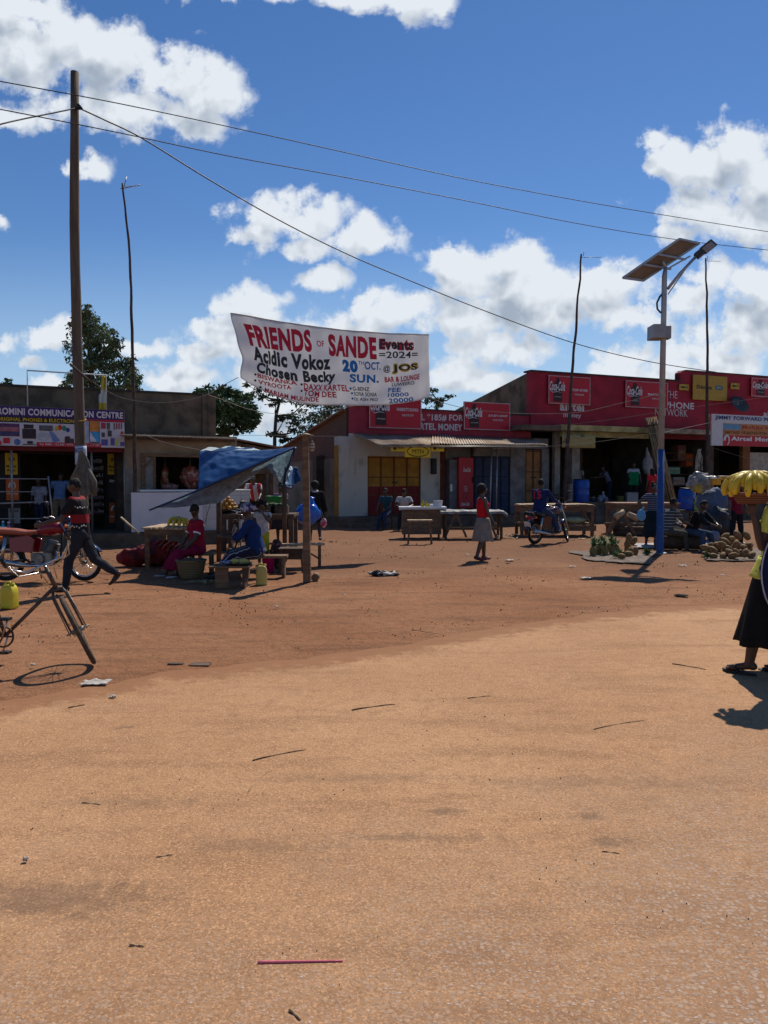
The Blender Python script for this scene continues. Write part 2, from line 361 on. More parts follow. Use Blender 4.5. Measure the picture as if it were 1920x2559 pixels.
        e_ = math_n(t, 'ADD', at.outputs['Fac'], math_n(t, 'MULTIPLY_ADD', nz(4, 7, .75), 1.5, -.95)); c = mixc(mr(t, e_, .15, .55, 0, .8), c, (.255, .118, .058))
    bp = nd(t, 'ShaderNodeBump'); bp.inputs['Strength'].default_value = .75 if not stones else .42; bp.inputs['Distance'].default_value = .07 if not stones else .02
    t.links.new(hgt, bp.inputs['Height']); t.links.new(bp.outputs[0], b.inputs['Normal']); t.links.new(c, b.inputs['Base Color']); return m
STAINS = [(G(x, y).x, G(x, y).y, a, b, m_) for x, y, a, b, m_ in ((1110, 2035, .15, .07, .5), (1475, 2048, .12, .07, .5), (315, 1822, .11, .07, .5), (100, 2250, .75, .20, .45), (1040, 2100, .5, .06, .4), (620, 2120, .5, .12, .3), (1520, 2110, .16, .10, .5), (900, 1950, .9, .10, .25), (1500, 1960, 1.2, .12, .25), (330, 2010, .7, .09, .25))]
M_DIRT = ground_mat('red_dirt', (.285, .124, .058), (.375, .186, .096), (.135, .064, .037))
M_ROAD = ground_mat('dusty_tarmac', (.385, .211, .109), (.466, .270, .145), (.268, .142, .074), True)
# the ground is one sheet: a fine, gently rutted middle and a coarse rim out to the horizon
def ground_h(x, y):
    a = noise.noise(V((x * .5, y * 1.4, 0))) * .012 + noise.noise(V((x * 1.7, y * 2.5, 3))) * .013 + noise.noise(V((x * 5, y * 6, 5))) * .011
    return min(-.001, -.008 + a)
def axis(lo, a, b, hi, step):
    r = []; x = a
    while x < b: r.append(x); x += step
    return [lo, (lo * 2 + a) / 3, a - 8] + r + [b, b + 8, (b + hi) / 2, hi]
xs = axis(-500, -12, 16, 500, .13); ys = axis(-60, 5, 31, 900, .13)
g = MB(); nx = len(xs)
g.v = [V((x, y, ground_h(x, y) if -12 <= x <= 16 and 5 <= y <= 31 else -.008)) for y in ys for x in xs]
g.f = [(j * nx + i, j * nx + i + 1, (j + 1) * nx + i + 1, (j + 1) * nx + i) for j in range(len(ys) - 1) for i in range(nx - 1)]; g.sm = [True] * len(g.f)
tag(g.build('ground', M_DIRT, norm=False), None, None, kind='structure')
# road: far edge read from the photograph, near edge behind the camera; irregular crumbling rim
edge_px = [(-120, 1790), (0, 1757), (130, 1738), (230, 1720), (345, 1700), (465, 1678), (580, 1665), (700, 1652), (860, 1630), (1000, 1610), (1150, 1584), (1300, 1561), (1450, 1540), (1600, 1524), (1760, 1514), (1920, 1507)]
ep = [G(*p) for p in edge_px]
d0 = (ep[1] - ep[3]).normalized(); d1 = (ep[-1] - ep[-3]).normalized(); d1 = V((.93, .37, 0)).normalized()
ep = [ep[0] + d0 * 60] + ep + [ep[-1] + d1 * 12, ep[-1] + d1 * 60, ep[-1] + d1 * 300]
fine = []
for a, b in zip(ep, ep[1:]):
    n = max(1, int((b - a).length / .08)) if (b - a).length < 8 else 1
    fine += [a.lerp(b, i / n) for i in range(n)]
fine.append(ep[-1])
rim = []
for p in fine:
    o = noise.noise(V((p.x * .9, p.y * .9, 1))) * .12 + noise.noise(V((p.x * 3, p.y * 3, 2))) * .09 + noise.noise(V((p.x * 9, p.y * 9, 2))) * .05
    rim.append(p + V((.25, -.97, 0)) * o)
r = MB(); n = len(rim); near = [V((p.x + (4 if p.x > 0 else -4) * .5, -14, 0)) for p in rim]
r.v = [p + V((-.02, .06, -.04)) for p in rim]; rows = (0, .08, .18, .32, .5, .8); wts = [1.0] + [1.0 - q / .8 for q in rows] + [0]
for q in rows: r.v += [V((p.x + q * .30, p.y - q * .95, .008 + .004 * min(1, q * 4))) for p in rim]
r.v += [V((p.x, -14, .012)) for p in rim]
for k in range(len(rows) + 1): r.f += [(k * n + i, k * n + i + 1, (k + 1) * n + i + 1, (k + 1) * n + i) for i in range(n - 1)]
r.sm = [False] * len(r.f); ro = r.build('road', M_ROAD, norm=False); at_ = ro.data.attributes.new('rim', 'FLOAT', 'POINT'); at_.data.foreach_set('value', [wts[i // n] for i in range(len(r.v))])
tag(ro, None, None, kind='structure')

# ================================================================== trees
LEAF = {}
def leafmat(name, c):
    return mat(name, tuple(x * .7 for x in c), .7, .3, .9, 0, col2=tuple(x * 1.5 for x in c), thr=(.4, .6), spec=.25)
def tree(label, name, d, trunk, clumps, col, leaf=.2, per=260, depth=1.0, droop=0.0, branch=True, seed=1, asp=.5):
    rd = random.Random(seed); s = d / F_PX
    base = AT(*trunk[0][:2], d); base.z = 0
    t = thing(name, label, 'tree', base)
    pts = [V((base.x, base.y, 0))] + [AT(x, y, d) for x, y, _ in trunk]
    rad = [trunk[0][2] * s * 1.3] + [q * s for _, _, q in trunk]
    mb = MB(); mb.tube([p - base for p in pts], rad, 8)
    cr = MB()
    for ci, (px, py, rx, ry) in enumerate(clumps):
        c = AT(px, py, d + rd.uniform(-1, 1) * depth * rx * s * .8); a, b = rx * s, ry * s
        if branch:
            q = min(pts[1:], key=lambda p: (p - c).length + (4 if p.z > c.z else 0)); mid = q.lerp(c, .5) + V((rd.uniform(-.2, .2), 0, -.15 * (c - q).length))
            mb.tube([q - base, mid - base, c - base], [rad[-1] * .8 + .02, .05, .015], 5)
        nn = int(per * (rx * ry) ** .75 / 200)
        sub = [V((rd.gauss(0, .5), rd.gauss(0, .5), rd.gauss(0, .5))) for _ in range(max(3, nn // 26))]
        for k in range(nn):
            o = rd.choice(sub) + V((rd.gauss(0, .17), rd.gauss(0, .17), rd.gauss(0, .14)))
            if o.length > 1.25: continue
            p = c + V((o.x * a, o.y * a * depth, o.z * b)) - base
            if p.z + 0 < .5: continue
            l = leaf * rd.uniform(.6, 1.3); ax = V((rd.gauss(0, 1), rd.gauss(0, 1), rd.gauss(0, .6) - droop * 2.5)).normalized()
            sd = ax.orthogonal(); sd.rotate(Euler((rd.uniform(0, 6), rd.uniform(0, 6), rd.uniform(0, 6)))); sd = (sd - ax * sd.dot(ax)).normalized() * l * asp * .5
            e = ax * l; nrm = ax.cross(sd).normalized() * l * .12
            cr.add([p, p + e * .5 + sd + nrm, p + e, p + e * .5 - sd + nrm], [(0, 1, 2), (0, 2, 3)])
    mb.build('trunk', mat('bark', (.07, .055, .04), .95, .3, 4, .4), t)
    cr.build('crown', leafmat('leaf_' + name, col), t, norm=False)
    return t
tree('tall drooping gum tree rising behind the left parapet beside the power pole', 'gum_tree', 42,
     [(235, 1150, 9), (232, 1000, 8), (226, 900, 6), (218, 820, 4)],
     [(212, 775, 26, 24), (205, 800, 34, 30), (238, 805, 26, 24), (225, 835, 45, 34), (262, 835, 32, 30), (285, 850, 18, 26), (205, 862, 36, 34), (250, 868, 40, 30), (280, 880, 22, 22),
      (215, 905, 40, 26), (255, 925, 46, 30), (310, 900, 28, 22), (300, 935, 40, 28), (225, 955, 40, 24), (270, 965, 44, 22), (330, 925, 20, 24), (330, 955, 22, 24), (185, 955, 22, 26), (175, 940, 12, 22), (345, 940, 8, 22), (195, 930, 20, 18), (165, 968, 12, 12)],
     (.12, .155, .07), .22, 640, 1.0, .5, True, 3, .42)
tree('broad dense dark green tree behind the end of the left parapet', 'shade_tree', 46,
     [(560, 1180, 8), (562, 1090, 7), (560, 1050, 5)],
     [(520, 985, 34, 18), (560, 980, 40, 16), (600, 995, 36, 18), (540, 1010, 60, 26), (590, 1020, 50, 26), (625, 1030, 28, 22), (560, 1045, 60, 24), (610, 1055, 36, 20), (635, 1045, 16, 16), (500, 1000, 24, 14), (480, 1060, 40, 30), (530, 1070, 50, 22), (575, 1075, 30, 12)],
     (.065, .105, .04), .26, 950, .9, .1, True, 5)
tree('loose airy tree with a forked trunk behind the banner', 'airy_tree', 52,
     [(686, 1180, 5), (687, 1090, 4.5), (690, 1040, 4), (700, 1000, 3)],
     [(640, 975, 22, 14), (655, 988, 16, 10), (625, 965, 14, 10), (700, 985, 34, 16), (735, 1000, 30, 22), (765, 1005, 34, 24), (690, 1010, 20, 10), (740, 1040, 24, 20), (710, 1050, 16, 16), (672, 1080, 16, 8), (760, 1050, 40, 26), (800, 1030, 40, 26), (720, 1085, 30, 14), (780, 1075, 36, 20), (745, 1098, 40, 10), (700, 1098, 24, 8)],
     (.07, .095, .05), .24, 380, .9, .2, True, 8)
tree('grey green acacia leaning over the brick gable roof', 'acacia_tree', 58,
     [(790, 1180, 6), (770, 1110, 5), (800, 1060, 4), (830, 1020, 3)],
     [(800, 1000, 34, 18), (840, 1005, 34, 18), (870, 1000, 24, 12), (820, 1030, 34, 18), (855, 1020, 20, 12), (790, 1050, 30, 18), (775, 1085, 24, 18), (740, 1070, 20, 12)],
     (.10, .12, .085), .24, 420, .9, .1, True, 11)
tree('leafy treetop seen over the roof right of the banner', 'leafy_tree', 60,
     [(1085, 1180, 5), (1090, 1050, 4), (1092, 1000, 3)],
     [(1080, 980, 18, 16), (1095, 992, 20, 14), (1070, 995, 18, 14), (1115, 992, 12, 8), (1132, 990, 8, 5), (1100, 1012, 30, 12)],
     (.06, .10, .04), .24, 420, .9, .1, True, 13)
tree('small bright green treetop above the left parapet edge', 'young_tree', 40,
     [(5, 1180, 5), (8, 1000, 4), (10, 970, 2)],
     [(8, 962, 12, 8), (20, 955, 6, 8), (0, 968, 16, 8), (22, 966, 8, 5)],
     (.07, .13, .03), .25, 420, .9, .1, True, 17)
gr = MB(); rd = random.Random(4)
for k in range(5200):
    px = rd.uniform(590, 840); y = rd.uniform(44, 62); p = V(((px - 960) / F_PX * y, y, -.01)); h = rd.uniform(.12, .4); a = rd.uniform(0, 6.3)
    q = V((cos(a), sin(a), 0)) * .05; gr.add([p - q, p + q, p + V((rd.gauss(0, .06), rd.gauss(0, .06), h))], [(0, 1, 2)])
tag(gr.build('grass', mat('grass_blades', (.12, .17, .04), .8, .3, 3, 0), norm=False), 'patch of short green grass in the yard behind the stalls', 'grass', kind='stuff')

# ================================================================== building materials
M_PLAST = mat('weathered_cement', (.155, .122, .085), .95, .3, 1.5, .35, col2=(.075, .06, .045), thr=(.4, .62))
M_TANPL = mat('tan_plaster', (.30, .235, .165), .95, .3, 1.6, .35, col2=(.20, .15, .105))
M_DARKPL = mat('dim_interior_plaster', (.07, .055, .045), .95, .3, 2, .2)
M_WHITEW = mat('stained_whitewash', (.50, .47, .42), .9, .2, 2.2, .35, col2=(.24, .22, .18), thr=(.52, .74), stretch=(1, 1, .5))
M_REDP = mat('maroon_paint', (.37, .018, .040), .7, .2, 1.8, .12, col2=(.26, .015, .030))
M_REDP2 = mat('faded_maroon_paint', (.36, .032, .055), .7, .2, 1.8, .12, col2=(.25, .024, .04))
M_SLAB = mat('verandah_cement', (.16, .115, .08), .95, .3, 2.5, .35, col2=(.09, .062, .045))
M_IRON = mat('galvanised_sheet', (.46, .38, .29), .55, .3, 1.6, .1, metal=.2, col2=(.27, .18, .12), stretch=(1, .4, 1))
M_RUST = mat('rusty_sheet', (.20, .10, .06), .8, .4, 1.4, .2, col2=(.33, .21, .14))
M_WOOD = mat('weathered_wood', (.20, .125, .075), .85, .35, 3, .35, col2=(.115, .07, .042), stretch=(1, 1, 4))
M_WOODL = mat('pale_wood', (.42, .31, .20), .8, .25, 4, .3, stretch=(4, 1, 1))
M_WOODD = mat('dark_wood', (.085, .055, .038), .85, .3, 4, .3)
M_BLACK = mat('black_paint', (.012, .012, .014), .5, .1, 3, 0)
M_WHITE = mat('white_paint', (.74, .74, .72), .6, .06, 3, 0)
M_YEL = mat('yellow_paint', (.66, .43, .015), .6, .1, 3, 0)
M_PIPE = mat('galvanised_pipe', (.30, .30, .30), .45, .2, 6, .05, metal=.6)
M_WIRE = mat('black_cable', (.02, .02, .022), .6, .1, 3, 0)
M_ROPE = mat('pale_rope', (.40, .36, .30), .9, .2, 30, .2)
M_SIGNR = mat('sign_red', (.46, .008, .026), .4, .05, 3, 0)
M_SIGNW = mat('sign_white', (.66, .62, .62), .5, .05, 3, 0)
M_NAVY = mat('sign_navy', (.02, .03, .16), .5, .05, 3, 0)

# ================================================================== left shop row
LW = Wall(160, 19.6, 27.8)
def rect(mb, W, xl, xr, yt, yb, out, th=.02, at=None):
    a = W.S(xl, out); b = W.S(xr, out); m = at if at is not None else (xl + xr) / 2
    z1 = W.Z(m, yt, out); z0 = W.Z(m, yb, out); mb.bb(a, b, -out, -out + th, z0, z1); return a, b, z0, z1
sb = LW.root('shop_building', 'long low shop row with a stained cement parapet, on the left of the street', 'building')
m = MB(); a = LW.S(-520, -2); b = LW.S(541, -2); zt0 = LW.Z(0, 966, -2); zt1 = LW.Z(541, 990, -2)
def prof(x0, x1, z0, za, zb, y0, y1): return MB().add([(x0, y0, z0), (x1, y0, z0), (x1, y1, z0), (x0, y1, z0), (x0, y0, za), (x1, y0, zb), (x1, y1, zb), (x0, y1, za)], [(0, 3, 2, 1), (4, 5, 6, 7), (0, 1, 5, 4), (1, 2, 6, 5), (2, 3, 7, 6), (3, 0, 4, 7)])
p = prof(a, b, 2.55, zt0 + (zt0 - zt1) * .3, zt1, 2.0, 2.3); m.add(p.v, p.f)
m.bb(b - .3, b, 2.3, 9, 2.9, zt1 - .05)                     # return wall at the right end
m.bb(b - .42, b - .3, 1.93, 2.0, 2.55, zt1 + .03)           # pilaster
m.build('parapet', M_PLAST, sb)
m = MB(); p = prof(a, b + .06, 0, 1, 1, 0, 1)
m.add([(a, 1.95, zt0 + (zt0 - zt1) * .3 + .002), (b + .05, 1.95, zt1 + .002), (b + .05, 2.4, zt1 + .002), (a, 2.4, zt0 + (zt0 - zt1) * .3 + .002), (a, 1.95, zt0 + (zt0 - zt1) * .3 + .06), (b + .05, 1.95, zt1 + .06), (b + .05, 2.4, zt1 + .06), (a, 2.4, zt0 + (zt0 - zt1) * .3 + .06)], [(0, 3, 2, 1), (4, 5, 6, 7), (0, 1, 5, 4), (1, 2, 6, 5), (2, 3, 7, 6), (3, 0, 4, 7)])
m.build('coping', mat('dark_coping', (.05, .045, .04), .9), sb)
sR = LW.S(592, 0); sM = LW.S(313, 0)
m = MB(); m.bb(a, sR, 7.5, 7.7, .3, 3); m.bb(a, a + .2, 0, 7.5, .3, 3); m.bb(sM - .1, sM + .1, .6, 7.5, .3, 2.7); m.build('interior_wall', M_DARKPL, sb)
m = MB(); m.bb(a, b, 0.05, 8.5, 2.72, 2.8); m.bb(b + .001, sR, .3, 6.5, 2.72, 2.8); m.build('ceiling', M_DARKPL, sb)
m = MB(); m.bb(a, sR + .2, -1.0, 7.6, -.05, .32); m.build('verandah_slab', M_SLAB, sb, bevel=.02)
# shop front, recessed
m = MB()
for xl, xr in ((-60, 52), (262, 313)):
    rect(m, LW, xl, xr, 1118, 1325, -1.2, .25)
m.bb(LW.S(-60, -1.2), LW.S(313, -1.2), 1.2, 1.3, 2.35, 2.72)
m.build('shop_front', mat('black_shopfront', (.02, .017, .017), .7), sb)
m = MB(); rect(m, LW, -100, 313, 1112, 1128, -.05, .06, at=160); m.build('red_fascia', mat('dark_red_board', (.12, .01, .012), .7), sb)
m = MB()
for px in (-100, 30, 230, 312): q = LW.S(px, -.1); m.tube([(q, .1, .32), (q, .1, 2.72)], .03, 8)
m.build('verandah_post', M_PIPE, sb)
# posters on the shop front
def poster(label, xl, xr, yt, yb, col, lines, out=-1.17, emblem=False, group=None):
    t = LW.root('poster', label, 'poster', group)
    m = MB(); a, b, z0, z1 = rect(m, LW, xl, xr, yt, yb, out, .015); m.build('sheet', mat('poster_' + label[:6], col, .6, .08, 4, 0), t)
    for (tx, u0, u1, v0, v1, c) in lines:
        q = MB().text(tx, a + (b - a) * u0, a + (b - a) * u1, z0 + (z1 - z0) * v0, z0 + (z1 - z0) * v1, -out - .004, .02); q.build('lettering', c, t)
    if emblem:
        q = MB(); cx, cz, r = (a + b) / 2, z0 + (z1 - z0) * .68, (b - a) * .26
        q.tube([(cx + r * cos(x) * (.9 if x < 3 else 1), -out - .006, cz + r * sin(x) * 1.2) for x in [k * .35 - 1.2 for k in range(15)]], [r * .12 + r * .02 * k for k in range(15)], 6); q.build('emblem', M_SIGNW, t)
    return t
Y1 = (.55, .36, .02); O1 = (.50, .11, .02)
poster('torn yellow mobile money poster at the left end of the dark shop front', 14, 45, 1132, 1186, Y1, [('Mobile', .1, .9, .32, .45, M_BLACK), ('Money', .15, .85, .12, .26, M_BLACK), ('MTN', .3, .8, .62, .8, M_BLACK)])
poster('orange poster with a white swirl under the left yellow poster', 15, 47, 1197, 1250, O1, [('airtel money', .08, .92, .25, .36, M_SIGNW)], emblem=True)
poster('yellow mobile money poster right of the power pole beside the butchery', 270, 299, 1134, 1186, Y1, [('Mobile', .1, .9, .32, .45, M_BLACK), ('Money', .15, .85, .12, .26, M_BLACK), ('MTN', .3, .8, .62, .8, M_BLACK)])
poster('black and white notice sheet between two posters right of the power pole', 272, 299, 1195, 1246, (.03, .03, .03), [('Airtime', .05, .95, .8, .95, M_SIGNW), ('NOTICE', .1, .9, .4, .6, M_SIGNW), ('OPEN', .1, .9, .08, .3, M_YEL)][:1])
poster('orange poster with a white swirl at the foot of the door frame by the butchery', 272, 300, 1256, 1306, (.38, .09, .02), [('airtel money', .08, .92, .25, .36, M_SIGNW)], emblem=True)
# big shop sign
t = LW.root('shop_sign', 'long banner sign in purple, yellow and white over the phone shop', 'sign')
a = LW.S(-110); b = LW.S(312.5); zt = LW.Z(312, 1027); zb = LW.Z(312, 1120); H = zt - zb
m = MB(); m.bb(a, b, -.06, .0, zb, zt); m.build('frame', mat('sign_frame', (.25, .25, .25), .5), t)
Z = lambda f: zb + H * f
m = MB(); m.bb(a + .01, b - .01, -.066, -.061, Z(.74), Z(.995)); m.build('purple_band', mat('sign_purple', (.045, .012, .13), .5, .05), t)
m = MB(); m.bb(a + .01, LW.S(188), -.066, -.061, Z(.595), Z(.738)); m.build('black_band', M_BLACK, t)
m = MB(); m.bb(LW.S(188) + .003, b - .01, -.066, -.061, Z(.68), Z(.738)); m.build('red_band', M_SIGNR, t)
m = MB(); m.bb(a + .01, LW.S(188), -.066, -.061, Z(.005), Z(.593)); m.bb(LW.S(188) + .003, b - .01, -.066, -.061, Z(.005), Z(.678)); m.build('white_panel', mat('sign_pale', (.55, .52, .56), .5, .05), t)
m = MB().text('ROMINI COMMUNICATION CENTRE', LW.S(-3), LW.S(309), Z(.78), Z(.955), -.071, .035); m.build('lettering', M_SIGNW, t)
m = MB().text('ORIGINAL PHONES & ELECTRONICS', LW.S(-6), LW.S(205), Z(.625), Z(.715), -.071, .02); m.build('lettering', M_YEL, t)
m = MB(); m.bb(LW.S(93), LW.S(253), -.072, -.067, Z(.0), Z(.11)); m.build('red_strip', M_SIGNR, t)
m = MB().text('Tel. 0704 - 112 040 / 0772 - 040 0702 - 117 507', LW.S(100), LW.S(250), Z(.03), Z(.085), -.077, .01); m.build('lettering', M_SIGNW, t)
def pic(nm, c, fn): q = MB(); fn(q); q.build(nm, mat('picture_' + nm, c, .5, .2, 9, 0), t)
YY = -.073
def PB(q, x0, x1, f0, f1, e=0): q.bb(LW.S(x0), LW.S(x1), YY - e - .004, YY - e, Z(f0), Z(f1))
pic('television_picture', (.09, .03, .10), lambda q: PB(q, -30, 51, .24, .56)); pic('sunset_picture', (.34, .12, .15), lambda q: PB(q, -26, 49, .36, .47, .005)); pic('skyline_picture', (.05, .05, .14), lambda q: PB(q, -26, 49, .27, .35, .005))
def spk(q): PB(q, 58, 92, .19, .44); PB(q, 62, 86, .45, .55); PB(q, 58, 92, .03, .05); PB(q, 70, 84, .06, .13)
pic('speaker_picture', (.03, .02, .025), spk)
def dish(q, cx, f, rx, rz, sh=0): x = LW.S(cx); n = 20; q.add([(x + (LW.S(cx + rx) - x) * cos(k * 2 * PI / n), YY - sh, Z(f) + H * rz * sin(k * 2 * PI / n)) for k in range(n)], [tuple(range(n))])
pic('dish_picture', (.42, .45, .50), lambda q: dish(q, 111, .25, 16, .12)); pic('soundbar_picture', (.10, .10, .11), lambda q: PB(q, 100, 134, .40, .54)); pic('iron_picture', (.14, .20, .42), lambda q: q.prism([(LW.S(124), Z(.4)), (LW.S(134), Z(.1)), (LW.S(152), Z(.16)), (LW.S(136), Z(.36))], YY - .004, YY))
pic('bulb_picture', (.5, .35, .03), lambda q: dish(q, 144, .47, 5, .06)); pic('red_bulb_picture', (.5, .03, .03), lambda q: dish(q, 152, .5, 5, .07)); pic('green_bulb_picture', (.03, .25, .08), lambda q: dish(q, 162, .48, 5, .07)); pic('blue_bulb_picture', (.03, .06, .3), lambda q: dish(q, 171, .44, 5, .06))
pic('kettle_picture', (.06, .03, .03), lambda q: (PB(q, 163, 186, .1, .22), dish(q, 170, .24, 7, .04, .002))); pic('drill_picture', (.5, .02, .03), lambda q: (PB(q, 10, 27, .06, .2), PB(q, -20, 6, .02, .12))); pic('tape_picture', (.07, .16, .35), lambda q: dish(q, 45, .1, 8, .08))
pic('tablet_picture', (.35, .42, .58), lambda q: PB(q, 211, 222, .14, .70)); pic('phone_picture', (.05, .06, .12), lambda q: PB(q, 224, 250, .12, .71)); pic('phone_screen_picture', (.60, .22, .04), lambda q: PB(q, 225.5, 248.5, .42, .695, .005)); pic('phone_blue_picture', (.05, .30, .58), lambda q: PB(q, 225.5, 248.5, .14, .415, .005)); pic('phone_white_picture', (.6, .62, .7), lambda q: q.prism([(LW.S(226), Z(.15)), (LW.S(243), Z(.15)), (LW.S(226), Z(.42))], YY - .011, YY - .0095))
pic('case_picture', (.35, .03, .05), lambda q: (PB(q, 254, 265, .50, .66), PB(q, 297, 300, .50, .66), PB(q, 291, 294, .5, .66))); pic('dark_case_picture', (.08, .12, .13), lambda q: (PB(q, 268, 276, .48, .66), PB(q, 285, 288, .48, .66), PB(q, 303, 306, .50, .66)))
pic('charger_picture', (.06, .06, .07), lambda q: (PB(q, 255, 263, .28, .4), PB(q, 270, 280, .30, .46))); pic('book_picture', (.10, .09, .32), lambda q: (PB(q, 254, 270, .06, .22), PB(q, 277, 287, .06, .26), PB(q, 301, 311, .05, .16))); pic('lime_book_picture', (.4, .5, .08), lambda q: PB(q, 290, 295, .05, .24)); pic('headset_picture', (.4, .05, .05), lambda q: dish(q, 306, .38, 4, .07))
# pipe frame on the parapet with a pennant
t = LW.root('pipe_frame', 'thin white pipe goal frame standing on the parapet above the phone shop', 'frame')
m = MB(); o = -1.9; xa, xb = LW.S(73, o), LW.S(269, o); za, zb2 = LW.Z(73, 926, o), LW.Z(269, 938, o)
m.tube([(xa, 1.9, LW.Z(73, 1015, o)), (xa, 1.9, za), (xb, 1.9, zb2), (xb, 1.9, LW.Z(269, 1025, o))], .022, 6); m.build('pipe', mat('white_pipe', (.55, .55, .55), .5), t)
fl = LW.root('pennant', 'limp yellow and white pennant hanging from the pipe frame', 'flag')
m = MB().patch(lambda u, v: (LW.S(258 + 10 * u + (-8 if v > .5 else -6 * v) * (1 - u), o), 1.9 + .05 * sin(u * 9 + v * 4), LW.Z(262, 940, o) + (LW.Z(262, 1024, o) - LW.Z(262, 940, o)) * v), 8, 14, .006)
m.build('cloth', stripes('pennant_cloth', (.55, .42, .05), (.6, .6, .55), 1.4, 'Z', .75), fl)
# ------------------------------------------------------------------ butchery
bt = LW.root('butchery', 'plastered butcher shop with a corrugated eave and a dark open hatch', 'building')
m = MB()
z135 = LW.Z(450, 1136); zt = LW.Z(450, 1088)
m.bb(LW.S(313), LW.S(592), 0, .2, z135, zt)                               # band over the hatch
m.bb(LW.S(313), LW.S(372), 0, .2, .32, z135 - .001); m.bb(LW.S(566), LW.S(592), 0, .2, .32, z135 - .001)
m.bb(LW.S(372), LW.S(566), .0, .2, .32, LW.Z(450, 1226))
m.bb(sR - .2, sR, .2, 6.5, .32, 2.75); m.bb(LW.S(575), LW.S(592), -.05, 0, .32, zt)
m.build('wall', M_TANPL, bt)
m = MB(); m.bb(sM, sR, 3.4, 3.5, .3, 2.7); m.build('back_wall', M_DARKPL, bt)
m = MB(); e0 = LW.S(309, .55); e1 = LW.S(596, .55)
corr(m, lambda u, v: (e0 + (e1 - e0) * u, -.55 + 2.5 * v, LW.Z(312, 1088, .55) + (LW.Z(594, 1097, .55) - LW.Z(312, 1088, .55)) * u + .16 * v), 320, 4, .018, 42)
m.build('corrugated_eave', M_IRON, bt)
m = MB(); m.bb(LW.S(313), LW.S(590, .35), -.35, -.27, LW.Z(590, 1105, .35), LW.Z(590, 1098, .35)); m.build('rafter', M_WOODD, bt)
m = MB()
zf0, zf1 = LW.Z(450, 1228), LW.Z(450, 1137)
m.bb(LW.S(353), LW.S(362), -.06, 0, .32, zf1); m.bb(LW.S(384), LW.S(389), -.06, 0, zf0, zf1); m.bb(LW.S(353), LW.S(560), -.07, 0, zf1 - .06, zf1 + .02)
m.beam((LW.S(364), -.04, LW.Z(364, 1165)), (LW.S(386), -.04, LW.Z(386, 1142)), .05)
m.build('hatch_frame', M_WOOD, bt)
m = MB(); m.bb(LW.S(363), LW.S(384), -.03, -.005, .6, zf1 - .08); m.bb(LW.S(313), LW.S(334), -.03, -.005, .4, LW.Z(320, 1172)); m.build('shutter', mat('grey_boards', (.21, .19, .17), .9, .2, 4, .3), bt)
# counter
ct = LW.root('butcher_counter', 'white tiled counter of the butchery with a plain white front board', 'counter')
m = MB(); rect(m, LW, 328, 506, 1231, 1330, .9, .04, at=330); m.build('front_board', mat('white_board', (.62, .64, .68), .5, .05, 2, .05), ct)
zc = LW.Z(560, 1228, .8); m = MB(); m.bb(LW.S(450, .8), LW.S(624, .8), -.8, -.05, .32, zc)
tl = mat('white_tiles', (.60, .58, .57), .35, .05, 2, 0)
tb = tl.node_tree; bk = nd(tb, 'ShaderNodeTexBrick'); bk.offset = 0; bk.inputs['Scale'].default_value = 3.2; bk.inputs['Brick Width'].default_value = 1; bk.inputs['Row Height'].default_value = 1; bk.inputs['Mortar Size'].default_value = .012
bk.inputs['Color1'].default_value = (.60, .58, .57, 1); bk.inputs['Color2'].default_value = (.57, .55, .54, 1); bk.inputs['Mortar'].default_value = (.25, .23, .22, 1)
tcn = nd(tb, 'ShaderNodeTexCoord'); spx = nd(tb, 'ShaderNodeSeparateXYZ'); cbx = nd(tb, 'ShaderNodeCombineXYZ'); tb.links.new(tcn.outputs['Object'], spx.inputs[0]); tb.links.new(spx.outputs['X'], cbx.inputs[0]); tb.links.new(spx.outputs['Z'], cbx.inputs[1]); tb.links.new(cbx.outputs[0], bk.inputs['Vector'])
tb.links.new(bk.outputs['Color'], tb.nodes['Principled BSDF'].inputs['Base Color'])
m.build('tiled_side', tl, ct, bevel=.01)
m = MB(); m.bb(LW.S(350, .86), LW.S(626, .8), -.84, .0, zc + .003, zc + .05); m.build('worktop', M_WHITE, ct, bevel=.01)
def meat(label, px, py0, pyh, rx, ry, seed, fat):
    t = thing('hanging_meat', label, 'meat', AT(px, py0, 21.8)); rd = random.Random(seed); s = 21.8 / F_PX; p0 = AT(px, py0, 21.8); c = AT(px, pyh, 21.8) - p0
    m = MB().sph(c, (rx * s, .16, ry * s), 18, 14, fn=lambda e: 1 + .35 * noise.noise(e * 2.2 + V((seed, 0, 0))) + .15 * noise.noise(e * 6)); m.sph(c + V((rx * s * .2, 0, -ry * s * .75)), (rx * s * .5, .12, ry * s * .5), 12, 8)
    m.build('flesh', mat('raw_meat', (.30, .06, .04), .35, .3, 9, .3, col2=fat, thr=(.48, .6)), t)
    m = MB().tube([(0, 0, 0), (0.01, 0, c.z * .3), c + V((0, 0, ry * s * .7))], .008, 6); m.build('hook', M_PIPE, t)
meat('thin shank of meat hanging at the left of the butcher hatch', 412, 1140, 1195, 9, 28, 2, (.45, .38, .22))
meat('large red and white side of meat hanging at the right of the butcher hatch', 475, 1140, 1193, 25, 26, 5, (.5, .34, .28))
t = LW.root('meat_piece', 'pile of dark meat lying on the worktop below the thin shank', 'meat')
m = MB().sph((LW.S(425, .2), -.2, zc + .13), (.22, .14, .09), 14, 8, fn=lambda e: 1 + .3 * noise.noise(e * 3)); m.build('flesh', mat('dark_meat', (.14, .05, .04), .4, .3, 12, .3, col2=(.24, .13, .11)), t)
